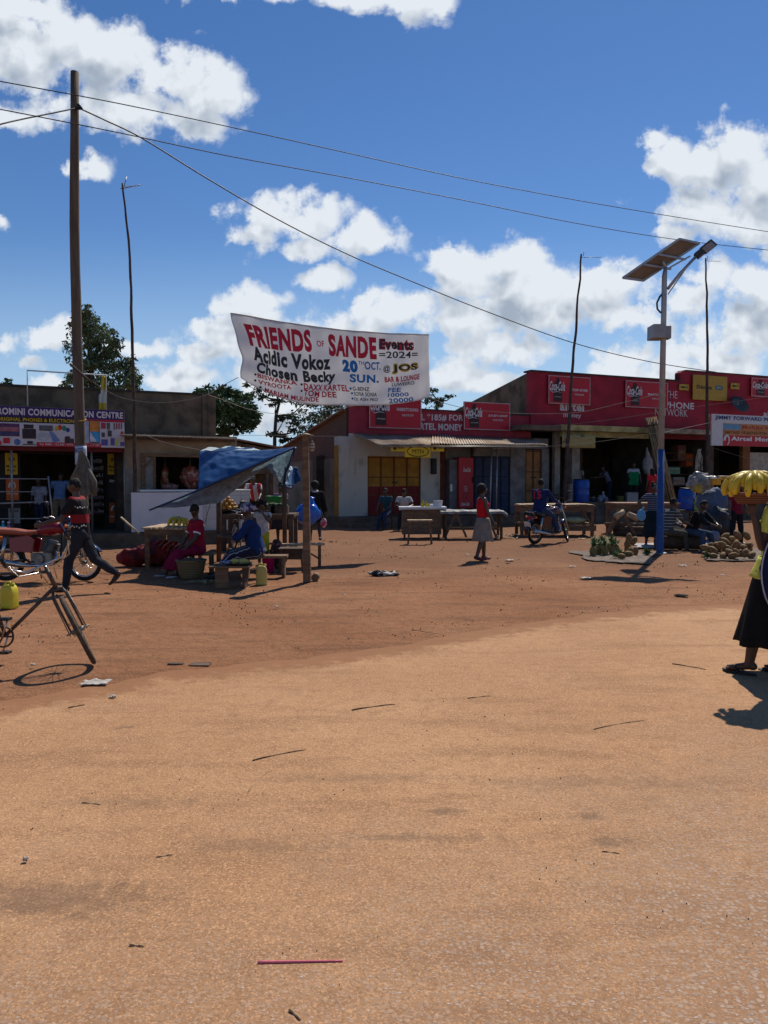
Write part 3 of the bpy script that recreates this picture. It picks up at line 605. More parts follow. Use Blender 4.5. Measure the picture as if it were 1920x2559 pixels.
# hump-backed low shed and yard wall behind
YW = Wall(700, 48, 12)
yw = YW.root('yard_house', 'low mud-plastered house with a rusty iron roof behind the stalls', 'building')
m = MB(); m.bb(YW.S(560), YW.S(900), 0, .3, -.1, YW.Z(700, 1150)); m.bb(YW.S(560), YW.S(560) + .3, .3, 6, -.1, 4); m.build('wall', mat('mud_plaster', (.20, .16, .12), .95, .3, .8, .3), yw)
m = MB(); zr = YW.Z(700, 1160); corr(m, lambda u, v: (YW.S(640) + (YW.S(880) - YW.S(640)) * u, -.8 + 5 * v, YW.Z(700, 1153, .8) + v * 1.15), 260, 4, .03, 36); m.build('roof', M_RUST, yw)
SW = Wall(600, 26, 20); sh = SW.root('lean_to', 'grey plastered lean-to with a dark roof edge beside the butchery', 'building')
m = MB(); q0, q1 = SW.S(585), SW.S(683); p = prof(q0, q1, 1.9, SW.Z(600, 1104), SW.Z(683, 1122), 0, 5); m.add(p.v, p.f); m.build('wall', M_PLAST, sh)
m = MB(); za, zb_ = SW.Z(600, 1100), SW.Z(683, 1118)
m.add([(q0, -.2, za), (q1 + .3, -.2, zb_ - .05), (q1 + .3, 5, zb_ - .05), (q0, 5, za), (q0, -.2, za + .06), (q1 + .3, -.2, zb_), (q1 + .3, 5, zb_), (q0, 5, za + .06)], [(0, 3, 2, 1), (4, 5, 6, 7), (0, 1, 5, 4), (1, 2, 6, 5), (2, 3, 7, 6), (3, 0, 4, 7)]); m.build('roof', M_RUST, sh)
m = MB(); m.bb(q0, q1, 1.2, 1.4, -.05, 1.9); m.bb(q1 - .12, q1, 0, .12, -.05, 1.9); m.build('post', M_WOODD, sh)

# ================================================================== middle building
MW = Wall(870, 29, 23.4)
mb_ = MW.root('brick_building', 'brick shop building with a maroon painted fascia and a patched corrugated awning', 'building')
S = MW.S; Z = MW.Z
zf = Z(880, 1014); zb3 = Z(880, 1083); zend = Z(1320, 1040)
m = MB(); p = prof(S(872), S(1325), zb3, zf, zend, 0, .25); m.add(p.v, p.f); m.build('fascia', M_REDP2, mb_)
m = MB(); m.add([(S(870), -.06, zf + .003), (S(1325), -.06, zend + .003), (S(1325), .3, zend + .003), (S(870), .3, zf + .003), (S(870), -.06, zf + .05), (S(1325), -.06, zend + .05), (S(1325), .3, zend + .05), (S(870), .3, zf + .05)], [(0, 3, 2, 1), (4, 5, 6, 7), (0, 1, 5, 4), (1, 2, 6, 5), (2, 3, 7, 6), (3, 0, 4, 7)]); m.build('coping', mat('dark_coping', (.05, .045, .04), .9), mb_)
# brick side wall, falling to the back
brick = bpy.data.materials.new('old_brick'); brick.use_nodes = True; tb = brick.node_tree; bb_ = tb.nodes['Principled BSDF']; bb_.inputs['Roughness'].default_value = .95
bk = nd(tb, 'ShaderNodeTexBrick'); bk.inputs['Scale'].default_value = 4.2; bk.inputs['Color1'].default_value = (.17, .065, .04, 1); bk.inputs['Color2'].default_value = (.10, .045, .03, 1); bk.inputs['Mortar'].default_value = (.12, .09, .065, 1); bk.inputs['Mortar Size'].default_value = .02
tcn = nd(tb, 'ShaderNodeTexCoord'); spx = nd(tb, 'ShaderNodeSeparateXYZ'); cbx = nd(tb, 'ShaderNodeCombineXYZ'); tb.links.new(tcn.outputs['Object'], spx.inputs[0]); tb.links.new(math_n(tb, 'ADD', spx.outputs['X'], spx.outputs['Y']), cbx.inputs[0]); tb.links.new(spx.outputs['Z'], cbx.inputs[1]); tb.links.new(cbx.outputs[0], bk.inputs['Vector']); tb.links.new(bk.outputs['Color'], bb_.inputs['Base Color'])
x0 = S(872); m = MB()
m.add([(x0, .001, 0), (x0 + .25, .001, 0), (x0 + .25, 11, 0), (x0, 11, 0), (x0, .001, zf - .01), (x0 + .25, .001, zf - .01), (x0 + .25, 11, 3.05), (x0, 11, 3.05)], [(0, 3, 2, 1), (4, 5, 6, 7), (0, 1, 5, 4), (1, 2, 6, 5), (2, 3, 7, 6), (3, 0, 4, 7)])
m.build('side_wall', brick, mb_)
m = MB(); m.bb(x0 - .03, x0, 1.3, 10.9, .0, 2.55); m.build('side_plaster', mat('beige_plaster', (.24, .20, .15), .95, .3, 1, .4, col2=(.15, .12, .09)), mb_)
m = MB(); m.bb(x0 - .35, x0 - .031, 2.8, 3.3, 0, 2.7); m.build('side_pillar', mat('dark_stained_plaster', (.085, .06, .045), .95, .3, 2, .3), mb_)
m = MB(); rr_ = [(x0 - .2, -.1, zf - .05), (S(1325), -.1, zend - .1), (S(1325), 11.3, 2.95), (x0 - .2, 11.3, 2.95)]; m.add(rr_ + [(a, b, c + .07) for a, b, c in rr_], [(0, 3, 2, 1), (4, 5, 6, 7), (0, 1, 5, 4), (1, 2, 6, 5), (2, 3, 7, 6), (3, 0, 4, 7)])
m.xf(M.Translation((0, .35, -.12))); m.build('roof', M_RUST, mb_)
# pier, walls
zs = Z(880, 1290)                          # verandah floor
m = MB(); m.bb(S(846), S(872) + .01, -.05, .45, zs, zb3 - .12); m.build('pier', M_WHITEW, mb_)
m = MB(); m.bb(S(846) - .006, S(846) - .001, -.049, .449, zs, Z(846, 1112)); m.build('yellow_stripe', mat('ochre_paint', (.38, .19, .02), .8, .15, 2, .1), mb_)
m = MB(); m.bb(S(872), S(919), 0, .25, zs, zb3 - .002); m.bb(S(1052), S(1100), 0, .25, zs, zb3 - .002); m.bb(S(919) + .001, S(1052) - .001, .02, .25, Z(985, 1140), zb3 - .002); m.build('white_wall', M_WHITEW, mb_)
m = MB(); m.bb(S(1100), S(1113), -.03, .25, zs, zb3 - .002); m.build('red_pillar', mat('brown_red_paint', (.12, .035, .025), .9, .2, 3, .2), mb_)
m = MB(); m.bb(S(1113), S(1146), .05, .3, zs, zb3); m.bb(S(1146), S(1186), .3, .5, zs, zb3); m.bb(S(1276), S(1313), 0, .25, zs, zb3 - .002); m.bb(S(1186), S(1276), .05, .25, Z(1230, 1140), zb3); m.bb(S(1313), S(1372), .05, .25, Z(1330, 1122), zb3); m.bb(S(1354), S(1372), .0, .25, zs, Z(1330, 1122)); m.build('grey_wall', mat('dim_grey_wall', (.17, .165, .165), .9, .25, 2, .3), mb_)
def door(nm, xl, xr, yt, yb, c, cols, rows, split=None, c2=None):
    o = MB(); a, b = S(xl), S(xr); z1 = Z((xl + xr) / 2, yt); z0 = zs if yb is None else Z((xl + xr) / 2, yb)
    d = MB().bb(a, b, .06, .1, z0 if split is None else z0 + (z1 - z0) * split, z1).build(nm, c, mb_)
    if split: MB().bb(a, b, .06, .1, z0, z0 + (z1 - z0) * split - .002).build('lower_panel', c2, d)
    f = MB()
    for k in range(cols + 1): x = a + (b - a) * k / cols; f.bb(x - .03, x + .03, .03, .062, z0, z1)
    for q in rows: z = z0 + (z1 - z0) * q; f.bb(a + .03, b - .03, .035, .0615, z - .02, z + .02)
    f.build('door_frame', mat('frame_' + nm, tuple(0.45 * k for k in c2c[nm]), .7), d)
    h = MB().bb((a + b) / 2 - .1, (a + b) / 2 + .12, .0, .03, z0 + (z1 - z0) * .55, z0 + (z1 - z0) * .57).build('handle', M_BLACK, d)
c2c = {'yellow_red_door': (.3, .10, .02), 'blue_door': (.03, .04, .08), 'orange_door': (.20, .09, .03)}
door('yellow_red_door', 920, 1051, 1141, None, mat('ochre_door', (.33, .155, .018), .7, .2, 2, .1), 4, (.02, .65, .35, .98), .50, mat('maroon_door', (.17, .012, .016), .7, .2, 2, .1))
door('blue_door', 1188, 1275, 1141, None, mat('navy_door', (.028, .045, .095), .7, .2, 2, .1), 4, (.02, .35, .65, .98))
door('orange_door', 1315, 1353, 1124, None, mat('orange_door_paint', (.26, .13, .05), .75, .2, 2, .1), 2, (.02, .35, .65, .98))
m = MB(); m.bb(S(826), S(1180, 1.5), -1.5, .6, -.05, zs + .001); m.bb(S(1181, 1.5), S(1380, 1.5), -1.5, .6, -.05, zs + .001); m.bb(S(826), S(1100, 1.9), -1.95, -1.5, -.05, zs * .5); m.build('verandah_slab', M_SLAB, mb_, bevel=.02)
# corrugated awning: a left sheet and a right sheet
def awn(nm, pl, pr, y, out, z0l, z0r, z1l, z1r, pt=None):
    a0, a1 = S(pl[0], 0), S(pr[0], 0); b0, b1 = S(pl[1], out), S(pr[1], out); m = MB()
    corr(m, lambda u, v: (a0 + (a1 - a0) * u + ((b0 + (b1 - b0) * u) - (a0 + (a1 - a0) * u)) * v, -out * v - .02, (z0l + (z0r - z0l) * u) * (1 - v) + (z1l + (z1r - z1l) * u) * v + .03 * noise.noise(V((u * 6, v * 2, y)))), 330, 6, .022, 44)
    return m.build(nm, M_IRON, mb_)
awn('awning_sheet', (884, 948), (1082, 1082), 0, 2.0, Z(885, 1084), Z(1082, 1088), Z(948, 1113, 2.0), Z(1082, 1112, 2.0))
awn('awning_sheet', (1080, 1077), (1330, 1367), 3, 2.05, Z(1082, 1087) + .02, Z(1330, 1096), Z(1082, 1111, 2.05) + .02, Z(1367, 1112, 2.05))
m = MB(); m.tube([(S(950, 1.9), -1.9, Z(950, 1116, 1.9)), (S(1366, 1.95), -1.95, Z(1366, 1116, 1.95))], .03, 6); m.tube([(S(1229, 1.4), -1.4, Z(1229, 1118, 1.4)), (S(1224, 1.4), -1.4, .0)], .035, 8); m.tube([(S(1243, 1.4), -1.4, Z(1243, 1118, 1.4)), (S(1240, 1.4), -1.4, .0)], .03, 8); m.build('awning_post', M_PIPE, mb_)
m = MB(); m.bb(S(1076), S(1086), -.2, -.02, Z(1080, 1185), Z(1080, 1146)); m.build('meter_box', M_BLACK, mb_)
# wall lettering
LT = mat('painted_letters', (.60, .54, .54), .8, .1, 4, 0)
t = MB().text('DIAL *185# FOR', S(1020), S(1157), Z(1090, 1054), Z(1090, 1036), -.006, .03, slope=Z(1157, 1050) - Z(1157, 1053)).build('wall_lettering', LT, mb_)
MB().text('AIRTEL MONEY', S(1032), S(1155), Z(1090, 1075), Z(1090, 1058), -.006, .035).build('wall_lettering', LT, mb_)
def cola_sign(label, W, xl, xr, yt, yb, out, shop, sub=None):
    t = W.root('drinks_sign', label, 'sign', 'red soft drink shop signs'); a, b = W.S(xl, out), W.S(xr, out); z1, z0 = W.Z(xl, yt, out), W.Z(xl, yb, out); w_, h = b - a, z1 - z0; y = -out
    MB().bb(a, b, y, y + .05, z0, z1).build('panel', M_SIGNR, t)
    f = MB(); e = .035
    for q in ((a, b, z1 - e, z1), (a, b, z0, z0 + e), (a, a + e, z0 + e, z1 - e), (b - e, b, z0 + e, z1 - e)): f.bb(q[0], q[1], y - .012, y - .001, q[2], q[3])
    f.build('border', mat('sign_border', (.45, .30, .30), .5), t)
    X = lambda u: a + w_ * u; Zz = lambda v: z0 + h * v
    MB().prism([(X(.12), Zz(.08)), (X(.32), Zz(.08)), (X(.32), Zz(.38)), (X(.30), Zz(.55)), (X(.32), Zz(.68)), (X(.26), Zz(.80)), (X(.245), Zz(.92)), (X(.19), Zz(.92)), (X(.175), Zz(.80)), (X(.11), Zz(.68)), (X(.13), Zz(.55)), (X(.12), Zz(.38))], y - .01, y - .004).build('bottle_picture', mat('cola_dark', (.035, .004, .008), .4), t)
    MB().text('Coca-Cola', X(.02), X(.385), Zz(.46), Zz(.80), y - .016, .03, .35).build('lettering', M_SIGNW, t)
    MB().tube([(X(.04), y - .014, Zz(.47)), (X(.10), y - .014, Zz(.40)), (X(.20), y - .014, Zz(.44)), (X(.30), y - .014, Zz(.40))], [.004, .018, .018, .004], 6).build('swoosh', M_SIGNW, t)
    MB().text('TASTE THE FEELING', X(.14), X(.30), Zz(.235), Zz(.265), y - .016, .02).build('lettering', M_SIGNW, t)
    MB().text(shop, X(.52), X(.94), Zz(.48), Zz(.57), y - .012, .03).build('lettering', M_SIGNW, t)
    if sub: MB().text(sub, X(.62), X(.84), Zz(.34), Zz(.40), y - .012, .01).build('lettering', M_SIGNW, t)
    return t
cola_sign("red sign reading HARRIET'S DUUKA on the maroon fascia, partly behind the banner", MW, 923, 1053, 975, 1069, .12, "HARRIET'S DUUKA", '0756701254')
cola_sign("red sign reading JULIE'S SHOP beside the painted letters on the maroon fascia", MW, 1159, 1274, 1003, 1073, .12, "JULIE'S SHOP", '0757179558')
t = MW.root('network_sign', 'yellow sign with MTN in an oval hanging under the corrugated awning', 'sign')
o = 1.85; m = MB(); a, b, z0, z1 = rect(m, MW, 1013, 1076, 1113, 1143, o, .06); m.build('panel', M_YEL, t)
MB().tube([((a + b) / 2 + (b - a) * .42 * cos(k * PI / 16), -o - .006, (z0 + z1) / 2 + (z1 - z0) * .42 * sin(k * PI / 16)) for k in range(32)], .014, 6, closed=True).build('oval', M_BLACK, t)
MB().text('MTN', a + (b - a) * .28, a + (b - a) * .72, z0 + (z1 - z0) * .33, z0 + (z1 - z0) * .67, -o - .008, 0).build('lettering', M_BLACK, t)
for lab, xl, xr, yt, yb, W, o in (('small yellow sign hanging left of the oval MTN sign', 978, 1012, 1112, 1128, MW, 1.85), ('small yellow sign hanging right of the oval MTN sign', 1078, 1110, 1112, 1128, MW, 1.85)):
    t = W.root('small_sign', lab, 'sign', 'small yellow telephone shop signs'); m = MB(); a, b, z0, z1 = rect(m, W, xl, xr, yt, yb, o, .04); m.build('panel', M_YEL, t)
    q = MB().bb(a + .08, a + .08 + (z1 - z0) * .55, -o - .01, -o - .002, z0 + (z1 - z0) * .25, z0 + (z1 - z0) * .8); q.build('logo_box', M_BLACK, t)
    MB().text('MoMo', a + (b - a) * .52, b - .04, z0 + (z1 - z0) * .4, z0 + (z1 - z0) * .65, -o - .006, .02).build('lettering', M_BLACK, t)
# drinks fridge panel
t = MW.root('drinks_fridge', 'tall red drinks fridge with white script logos beside the blue door', 'fridge')
m = MB(); a, b, z0, z1 = rect(m, MW, 1147, 1184, 1143, 1270, .45, .6); m.build('cabinet', mat('fridge_red', (.40, .012, .03), .35, .06, 3, 0), t, bevel=.02)
X = lambda u: a + (b - a) * u; Zz = lambda v: z0 + (z1 - z0) * v
MB().text('Coca-Cola', X(.28), X(.78), Zz(.715), Zz(.80), -.46, .03, .3).build('lettering', M_SIGNW, t)
MB().text('Coca-Cola', X(.15), X(.70), Zz(.05), Zz(.12), -.46, .03, .3).build('lettering', M_SIGNW, t)
m = MB(); [m.bb(X(.33), X(.58), -.458, -.453, Zz(q), Zz(q + .03)) for q in (.33, .37, .41)]; m.beam((X(.4), -.456, Zz(.32)), (X(.33), -.456, Zz(.19)), .04, .004); m.beam((X(.52), -.456, Zz(.32)), (X(.58), -.456, Zz(.19)), .04, .004); m.build('printed_picture', mat('pale_red_print', (.45, .20, .22), .5), t)
m = MB(); m.bb(X(.9), X(.95), -.50, -.452, Zz(.5), Zz(.62)); m.build('handle', M_BLACK, t)
t = MW.root('grey_fridge', 'dark grey fridge standing left of the tall red one', 'fridge'); m = MB(); rect(m, MW, 1124, 1146, 1148, 1272, .30, .5); m.build('cabinet', mat('grey_metal', (.13, .13, .145), .5), t, bevel=.02)
m = MB(); rect(m, MW, 1126, 1131, 1210, 1228, .34, .03); m.build('handle', M_SIGNW, t)

# ================================================================== right building
rb = MW.root('market_building', 'tall maroon shop building with open dark shops on a raised cement plinth', 'building')
O = .1; za = Z(1326, 929, O); zb4 = Z(1651, 951, O); zc1 = Z(1700, 926, O); fl_z = .78
xA, xB, xC = S(1326, O), S(1697, O), S(2080, O); zfb = Z(1326, 1062, O)
m = MB(); m.bb(xA, xB, -O, .25, zfb, (za + Z(1697, 953, O)) / 2); m.bb(xB, xC, -O, .25, zfb, zc1 - .12)
pp = [(xB + .25 - .25 * cos(k * PI / 12), zc1 - .14 + .14 * sin(k * PI / 12)) for k in range(7)]; m.prism([(xB, zc1 - .5)] + pp + [(xC, zc1), (xC, zc1 - .5)], -O - .002, .252)
m.build('fascia', M_REDP, rb)
m = MB(); m.bb(xA - .05, xB - .002, -O - .05, .4, (za + Z(1697, 953, O)) / 2 + .002, (za + Z(1697, 953, O)) / 2 + .07); m.bb(xB + .3, xC, -O - .04, .4, zc1 + .002, zc1 + .05); m.build('coping', mat('dark_coping', (.05, .045, .04), .9), rb)
m = MB(); x0 = xA; m.add([(x0, .001 + .25, 3.2), (x0 + .25, .251, 3.2), (x0 + .25, 13, 3.2), (x0, 13, 3.2), (x0, .251, za - .02), (x0 + .25, .251, za - .02), (x0 + .25, 13, 4.1), (x0, 13, 4.1)], [(0, 3, 2, 1), (4, 5, 6, 7), (0, 1, 5, 4), (1, 2, 6, 5), (2, 3, 7, 6), (3, 0, 4, 7)]); m.bb(x0 + .001, x0 + .249, .6, 13, fl_z, 3.2); m.build('side_wall', M_PLAST, rb)
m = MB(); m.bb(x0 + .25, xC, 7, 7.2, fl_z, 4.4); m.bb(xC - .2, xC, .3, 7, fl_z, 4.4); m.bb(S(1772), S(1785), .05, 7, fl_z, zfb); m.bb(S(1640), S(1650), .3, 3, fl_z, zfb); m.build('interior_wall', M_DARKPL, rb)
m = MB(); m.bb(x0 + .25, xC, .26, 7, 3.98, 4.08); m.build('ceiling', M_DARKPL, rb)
m = MB(); m.bb(xA - .1, S(1560, 1.4), -1.3, 7, -.05, fl_z); m.bb(S(1561, 1.4), xC, -1.1, 7, -.05, fl_z - .002); m.bb(S(1490, 1.8), S(1560, 1.8), -1.75, -1.301, -.05, fl_z * .66); m.bb(S(1490, 2.2), S(1565, 2.2), -2.2, -1.751, -.05, fl_z * .33); m.build('plinth', mat('plinth_cement', (.11, .085, .065), .95, .3, 2, .3), rb, bevel=.02)
m = MB(); m.bb(S(1303, .9), S(1402, .9), -.9, -O - .002, Z(1350, 1075, .9), Z(1350, 1062, .9)); m.build('grey_eave', M_SLAB, rb)
m = MB(); m.bb(S(1402, .9) + .002, S(1655, .9), -.9, -O - .002, Z(1500, 1078, .9), Z(1500, 1064, .9)); m.bb(S(1405, .5), S(1620, .5), -.5, -.3, Z(1500, 1093, .5), Z(1500, 1078, .9) - .003); m.build('cream_eave', mat('mossy_cream', (.36, .31, .14), .85, .3, 2, .3), rb)
m = MB(); m.bb(S(1657, .7), S(1775, .7), -.7, -O - .002, Z(1710, 1084, .7), Z(1710, 1072, .7)); m.build('stained_eave', mat('stained_cement', (.28, .23, .17), .9, .4, 3, .3), rb)
m = MB(); m.bb(S(1640, .2), S(1772, .2), -.2, 0, Z(1710, 1098, .2), Z(1710, 1085, .2)); m.build('red_lintel', mat('dim_red', (.16, .012, .02), .8), rb)
m = MB(); m.bb(S(1426), S(1445), -.1, .2, fl_z, zfb); m.bb(S(1383), S(1396), -.1, .1, fl_z, zfb); m.build('pillar', mat('dusty_cream', (.26, .235, .20), .9, .2, 3, .3), rb)
m = MB(); m.bb(S(1478), S(1520), 1.8, 1.9, fl_z, 3.6); m.build('inner_door', mat('brown_door', (.075, .04, .03), .8), rb)
m = MB(); m.bb(S(1849), S(1867), -.15, .05, fl_z, zfb); m.build('orange_pillar', mat('orange_brown', (.17, .07, .025), .85), rb)
m = MB(); m.bb(S(1868), S(1990), .3, .35, Z(1890, 1185), Z(1890, 1130)); m.build('pale_shelf_back', mat('pale_board', (.34, .31, .27), .7), rb)
LTR = mat('painted_white_letters', (.62, .55, .56), .8, .1, 4, 0)
def wt(txt, xl, xr, yt, yb, bold, par=rb, c=LTR, out=O + .006):
    MB().text(txt, S(xl, out), S(xr, out), Z(xl, yb, out), Z(xl, yt, out), -out, bold, slope=(Z(xr, yb, out) - Z(xl, yb, out)) * 0).build('wall_lettering', c, par)
wt('airtel', 1398, 1458, 1003, 1026, .035); wt('money', 1407, 1451, 1034, 1046, .015)
wt('THE', 1661, 1690, 976, 994, -.008); wt('SMARTPHONE', 1586, 1732, 999, 1016, .02); wt('NETWORK', 1635, 1716, 1020, 1038, -.008); wt('airtel', 1905, 1950, 1026, 1042, .03)
cola_sign('red sign reading STOP-OVER at the left end of the tall maroon fascia', MW, 1369, 1473, 937, 1008, .22, 'STOP-OVER', 'restaurant')
cola_sign("red sign reading MAATO 2020 behind the street light's post", MW, 1561, 1666, 950, 1017, .22, 'MAATO 2020', '0701234')
cola_sign('red sign at the right edge of the tall maroon fascia, cut by the picture', MW, 1874, 1975, 943, 990, .22, 'SHOP')
t = MW.root('yellow_sign', 'large yellow sign reading Dduuka high on the maroon fascia', 'sign'); m = MB(); a, b, z0, z1 = rect(m, MW, 1729, 1814, 935, 998, .24, .06, at=1729); m.build('panel', mat('mustard_panel', (.42, .24, .03), .5, .06), t, bevel=.02)
X = lambda u: a + (b - a) * u; Zz = lambda v: z0 + (z1 - z0) * v
MB().text('Dduuka', X(.10), X(.54), Zz(.44), Zz(.60), -.246, .03).build('lettering', M_BLACK, t)
m = MB(); n = 24; m.add([(X(.75) + (b - a) * .115 * cos(k * 2 * PI / n), -.25, Zz(.53) + (z1 - z0) * .10 * sin(k * 2 * PI / n)) for k in range(n)], [tuple(range(n))]); m.build('oval', mat('sign_teal', (.03, .14, .22), .5), t)
MB().text('MTN', X(.69), X(.81), Zz(.49), Zz(.57), -.253, .03).build('lettering', M_YEL, t)
m = MB(); [m.bb(X(u0), X(u1), -.245, -.242, Zz(v0), Zz(v1)) for u0, u1, v0, v1 in ((.60, .90, .23, .24), (.60, .90, .8, .81), (.60, .608, .24, .8), (.892, .9, .24, .8))]; m.build('border', mat('pale_mustard', (.55, .38, .10), .5), t)
for lab, xl, xr, yt, yb in (('small yellow sign left of the large yellow Dduuka sign', 1695, 1718, 960, 975), ('small yellow sign right of the large yellow Dduuka sign', 1823, 1844, 957, 972)):
    t = MW.root('small_sign', lab, 'sign', 'small yellow telephone shop signs'); m = MB(); a, b, z0, z1 = rect(m, MW, xl, xr, yt, yb, .2, .04); m.build('panel', mat('mustard_small', (.45, .28, .03), .5), t)
    MB().bb(a + .08, a + .28, -.21, -.202, z0 + .1, z1 - .1).build('logo_box', M_BLACK, t)
    MB().text('MoMo', a + (b - a) * .5, b - .05, z0 + (z1 - z0) * .4, z0 + (z1 - z0) * .65, -.206, .02).build('lettering', M_BLACK, t)
t = MW.root('hanging_canvas', 'faded yellow printed canvas hanging below the cream eave', 'banner')
m = MB(); o = .95; a, b = S(1404, o), S(1488, o); z1, z0 = Z(1440, 1086, o), Z(1440, 1119, o)
m.patch(lambda u, v: (a + (b - a) * u, -o + .02 * sin(u * 14), z1 + (z0 - z1) * v), 20, 4, .01); m.build('canvas', mat('faded_print', (.34, .28, .11), .7, .3, 3, .05, col2=(.14, .12, .07), thr=(.55, .62)), t)
# satellite dish on the fascia
t = MW.root('wall_dish', 'dark round dish bolted to the maroon fascia under the yellow signs', 'dish'); o = .5; c = (S(1841, o), -o, Z(1841, 1012, o))
m = MB().lathe([(.02, 0), (.35, .04), (.55, .12), (.56, .13), (.35, .06), (.02, .02)], (0, 0, 0), 24, cap=False); m.xf(M.Translation(V(c)) @ Euler((R(66), R(8), 0)).to_matrix().to_4x4() @ M.Scale(1, 4)); m.xf(M.Translation(V(c)) @ M.Diagonal((1, 1, .75, 1)) @ M.Translation(-V(c))); m.build('bowl', mat('dark_mesh', (.05, .05, .045), .6), t)
m = MB().tube([(c[0], -O, c[2] + .35), (c[0] + .0, -.5, c[2] + .1), c], .025, 6); m.build('arm', M_PIPE, t)
# right-hand shop sign
JW = Wall(1777, 33, 23.4); t = JW.root('shop_sign', 'white, orange and red phone shop sign reading JIMMY FORWARD at the right edge', 'sign')
a, b = JW.S(1777), JW.S(2060); z1, z0 = JW.Z(1777, 1034), JW.Z(1777, 1113); Zz = lambda v: z0 + (z1 - z0) * v
MB().bb(a, b, 0, .06, z0, z1).build('panel', mat('sign_panel_white', (.58, .58, .60), .5, .04), t)
MB().bb(JW.S(1805), b - .01, -.006, -.001, Zz(.35), Zz(.72)).build('orange_band', mat('sign_orange', (.50, .20, .06), .5), t)
MB().bb(JW.S(1805), b - .01, -.0062, -.001, Zz(.0), Zz(.345)).build('red_band', M_SIGNR, t)
MB().text('JIMMY FORWARD PHONES', JW.S(1784), JW.S(1958), Zz(.80), Zz(.96), -.012, .03).build('lettering', M_NAVY, t)
MB().text('Mobile Money', JW.S(1852), JW.S(1960), Zz(.53), Zz(.68), -.012, .03).build('lettering', mat('sign_rust', (.40, .06, .03), .5), t)
MB().text('SIMCARD REGISTRATION AVAILABLE', JW.S(1808), JW.S(1960), Zz(.39), Zz(.48), -.012, .02).build('lettering', mat('sign_brown', (.12, .05, .02), .5), t)
MB().bb(JW.S(1806), JW.S(1848), -.011, -.0065, Zz(.52), Zz(.70)).build('blue_block', mat('sign_blue', (.12, .30, .45), .5), t)
MB().text('Airtel Money', JW.S(1825), JW.S(1942), Zz(.13), Zz(.31), -.012, .04).build('lettering', M_WHITE, t)
m = MB(); c = JW.S(1814); r = .17; m.tube([(c + r * cos(x) * .8, -.012, Zz(.18) + r * sin(x) * 1.2) for x in [k * .35 - 1.3 for k in range(14)]], [.02 + .003 * k for k in range(14)], 6); m.build('emblem', M_WHITE, t)
MB().tube([(JW.S(1772), .1, Zz(1)), (JW.S(1772), .1, .7)], .05, 8).build('post', M_WOOD, t)
# ================================================================== people
def remesh(mb, name, m, parent, voxel=.012, fold=0.0, fs=9.0, smooth=2, seed=0):
    me = bpy.data.meshes.new('tmp'); me.from_pydata([tuple(x) for x in mb.v], [], mb.f); me.update()
    bm = bmesh.new(); bm.from_mesh(me); bmesh.ops.recalc_face_normals(bm, faces=bm.faces); bm.to_mesh(me); bm.free()
    o = bpy.data.objects.new('tmp', me); COL.objects.link(o)
    r = o.modifiers.new('r', 'REMESH'); r.mode = 'VOXEL'; r.voxel_size = voxel; r.use_smooth_shade = True
    if smooth: s = o.modifiers.new('s', 'SMOOTH'); s.iterations = smooth; s.factor = .5
    dg = bpy.context.evaluated_depsgraph_get(); out = bpy.data.meshes.new_from_object(o.evaluated_get(dg))
    bpy.data.objects.remove(o); bpy.data.meshes.remove(me); out.name = name
    if fold:
        ns = [v.normal.copy() for v in out.vertices]
        for v, n in zip(out.vertices, ns):
            p = v.co * fs + V((seed * 3.1, 0, 0)); p.z *= .45
            v.co += n * fold * (noise.noise(p) * 1.2 + noise.noise(p * 2.3) * .6)
    out.materials.clear(); out.materials.append(m)
    q = bpy.data.objects.new(name, out); COL.objects.link(q)
    if parent: q.parent = parent
    return q
def cap(mb, a, b, ra, rb, n=14):
    a, b = V(a), V(b); mb.tube([a, b], [ra, rb], n); mb.sph(a, ra, n, 8); mb.sph(b, rb, n, 8)
def loft(mb, cs, side, rad, n=20):
    cs = [V(c) for c in cs]; side = V(side).normalized(); vs = []
    for i, c in enumerate(cs):
        d = (cs[min(i + 1, len(cs) - 1)] - cs[max(i - 1, 0)]).normalized(); x = (side - d * side.dot(d)).normalized(); y = d.cross(x)
        vs += [c + x * rad[i][0] * cos(2 * PI * j / n) + y * rad[i][1] * sin(2 * PI * j / n) for j in range(n)]
    k = len(cs); fs = [(i * n + j, i * n + (j + 1) % n, (i + 1) * n + (j + 1) % n, (i + 1) * n + j) for i in range(k - 1) for j in range(n)]
    o = len(mb.v); mb.add(vs, fs, True); mb.f += [tuple(o + j for j in range(n))[::-1], tuple(o + (k - 1) * n + j for j in range(n))]; mb.sm += [False, False]
SKIN = mat('dark_skin', (.062, .033, .022), .42, .15, 8, .05, spec=.5)
SKIN2 = mat('brown_skin', (.075, .038, .024), .5, .15, 8, .05, spec=.35)
HAIR = mat('black_hair', (.010, .009, .009), .8, .3, 40, .5)
EYE = mat('eye_white', (.45, .42, .38), .4, .02, 3, 0); LIP = mat('lips', (.10, .035, .03), .5, .1, 5, 0)
SOLE = mat('sandal_black', (.02, .018, .018), .7)
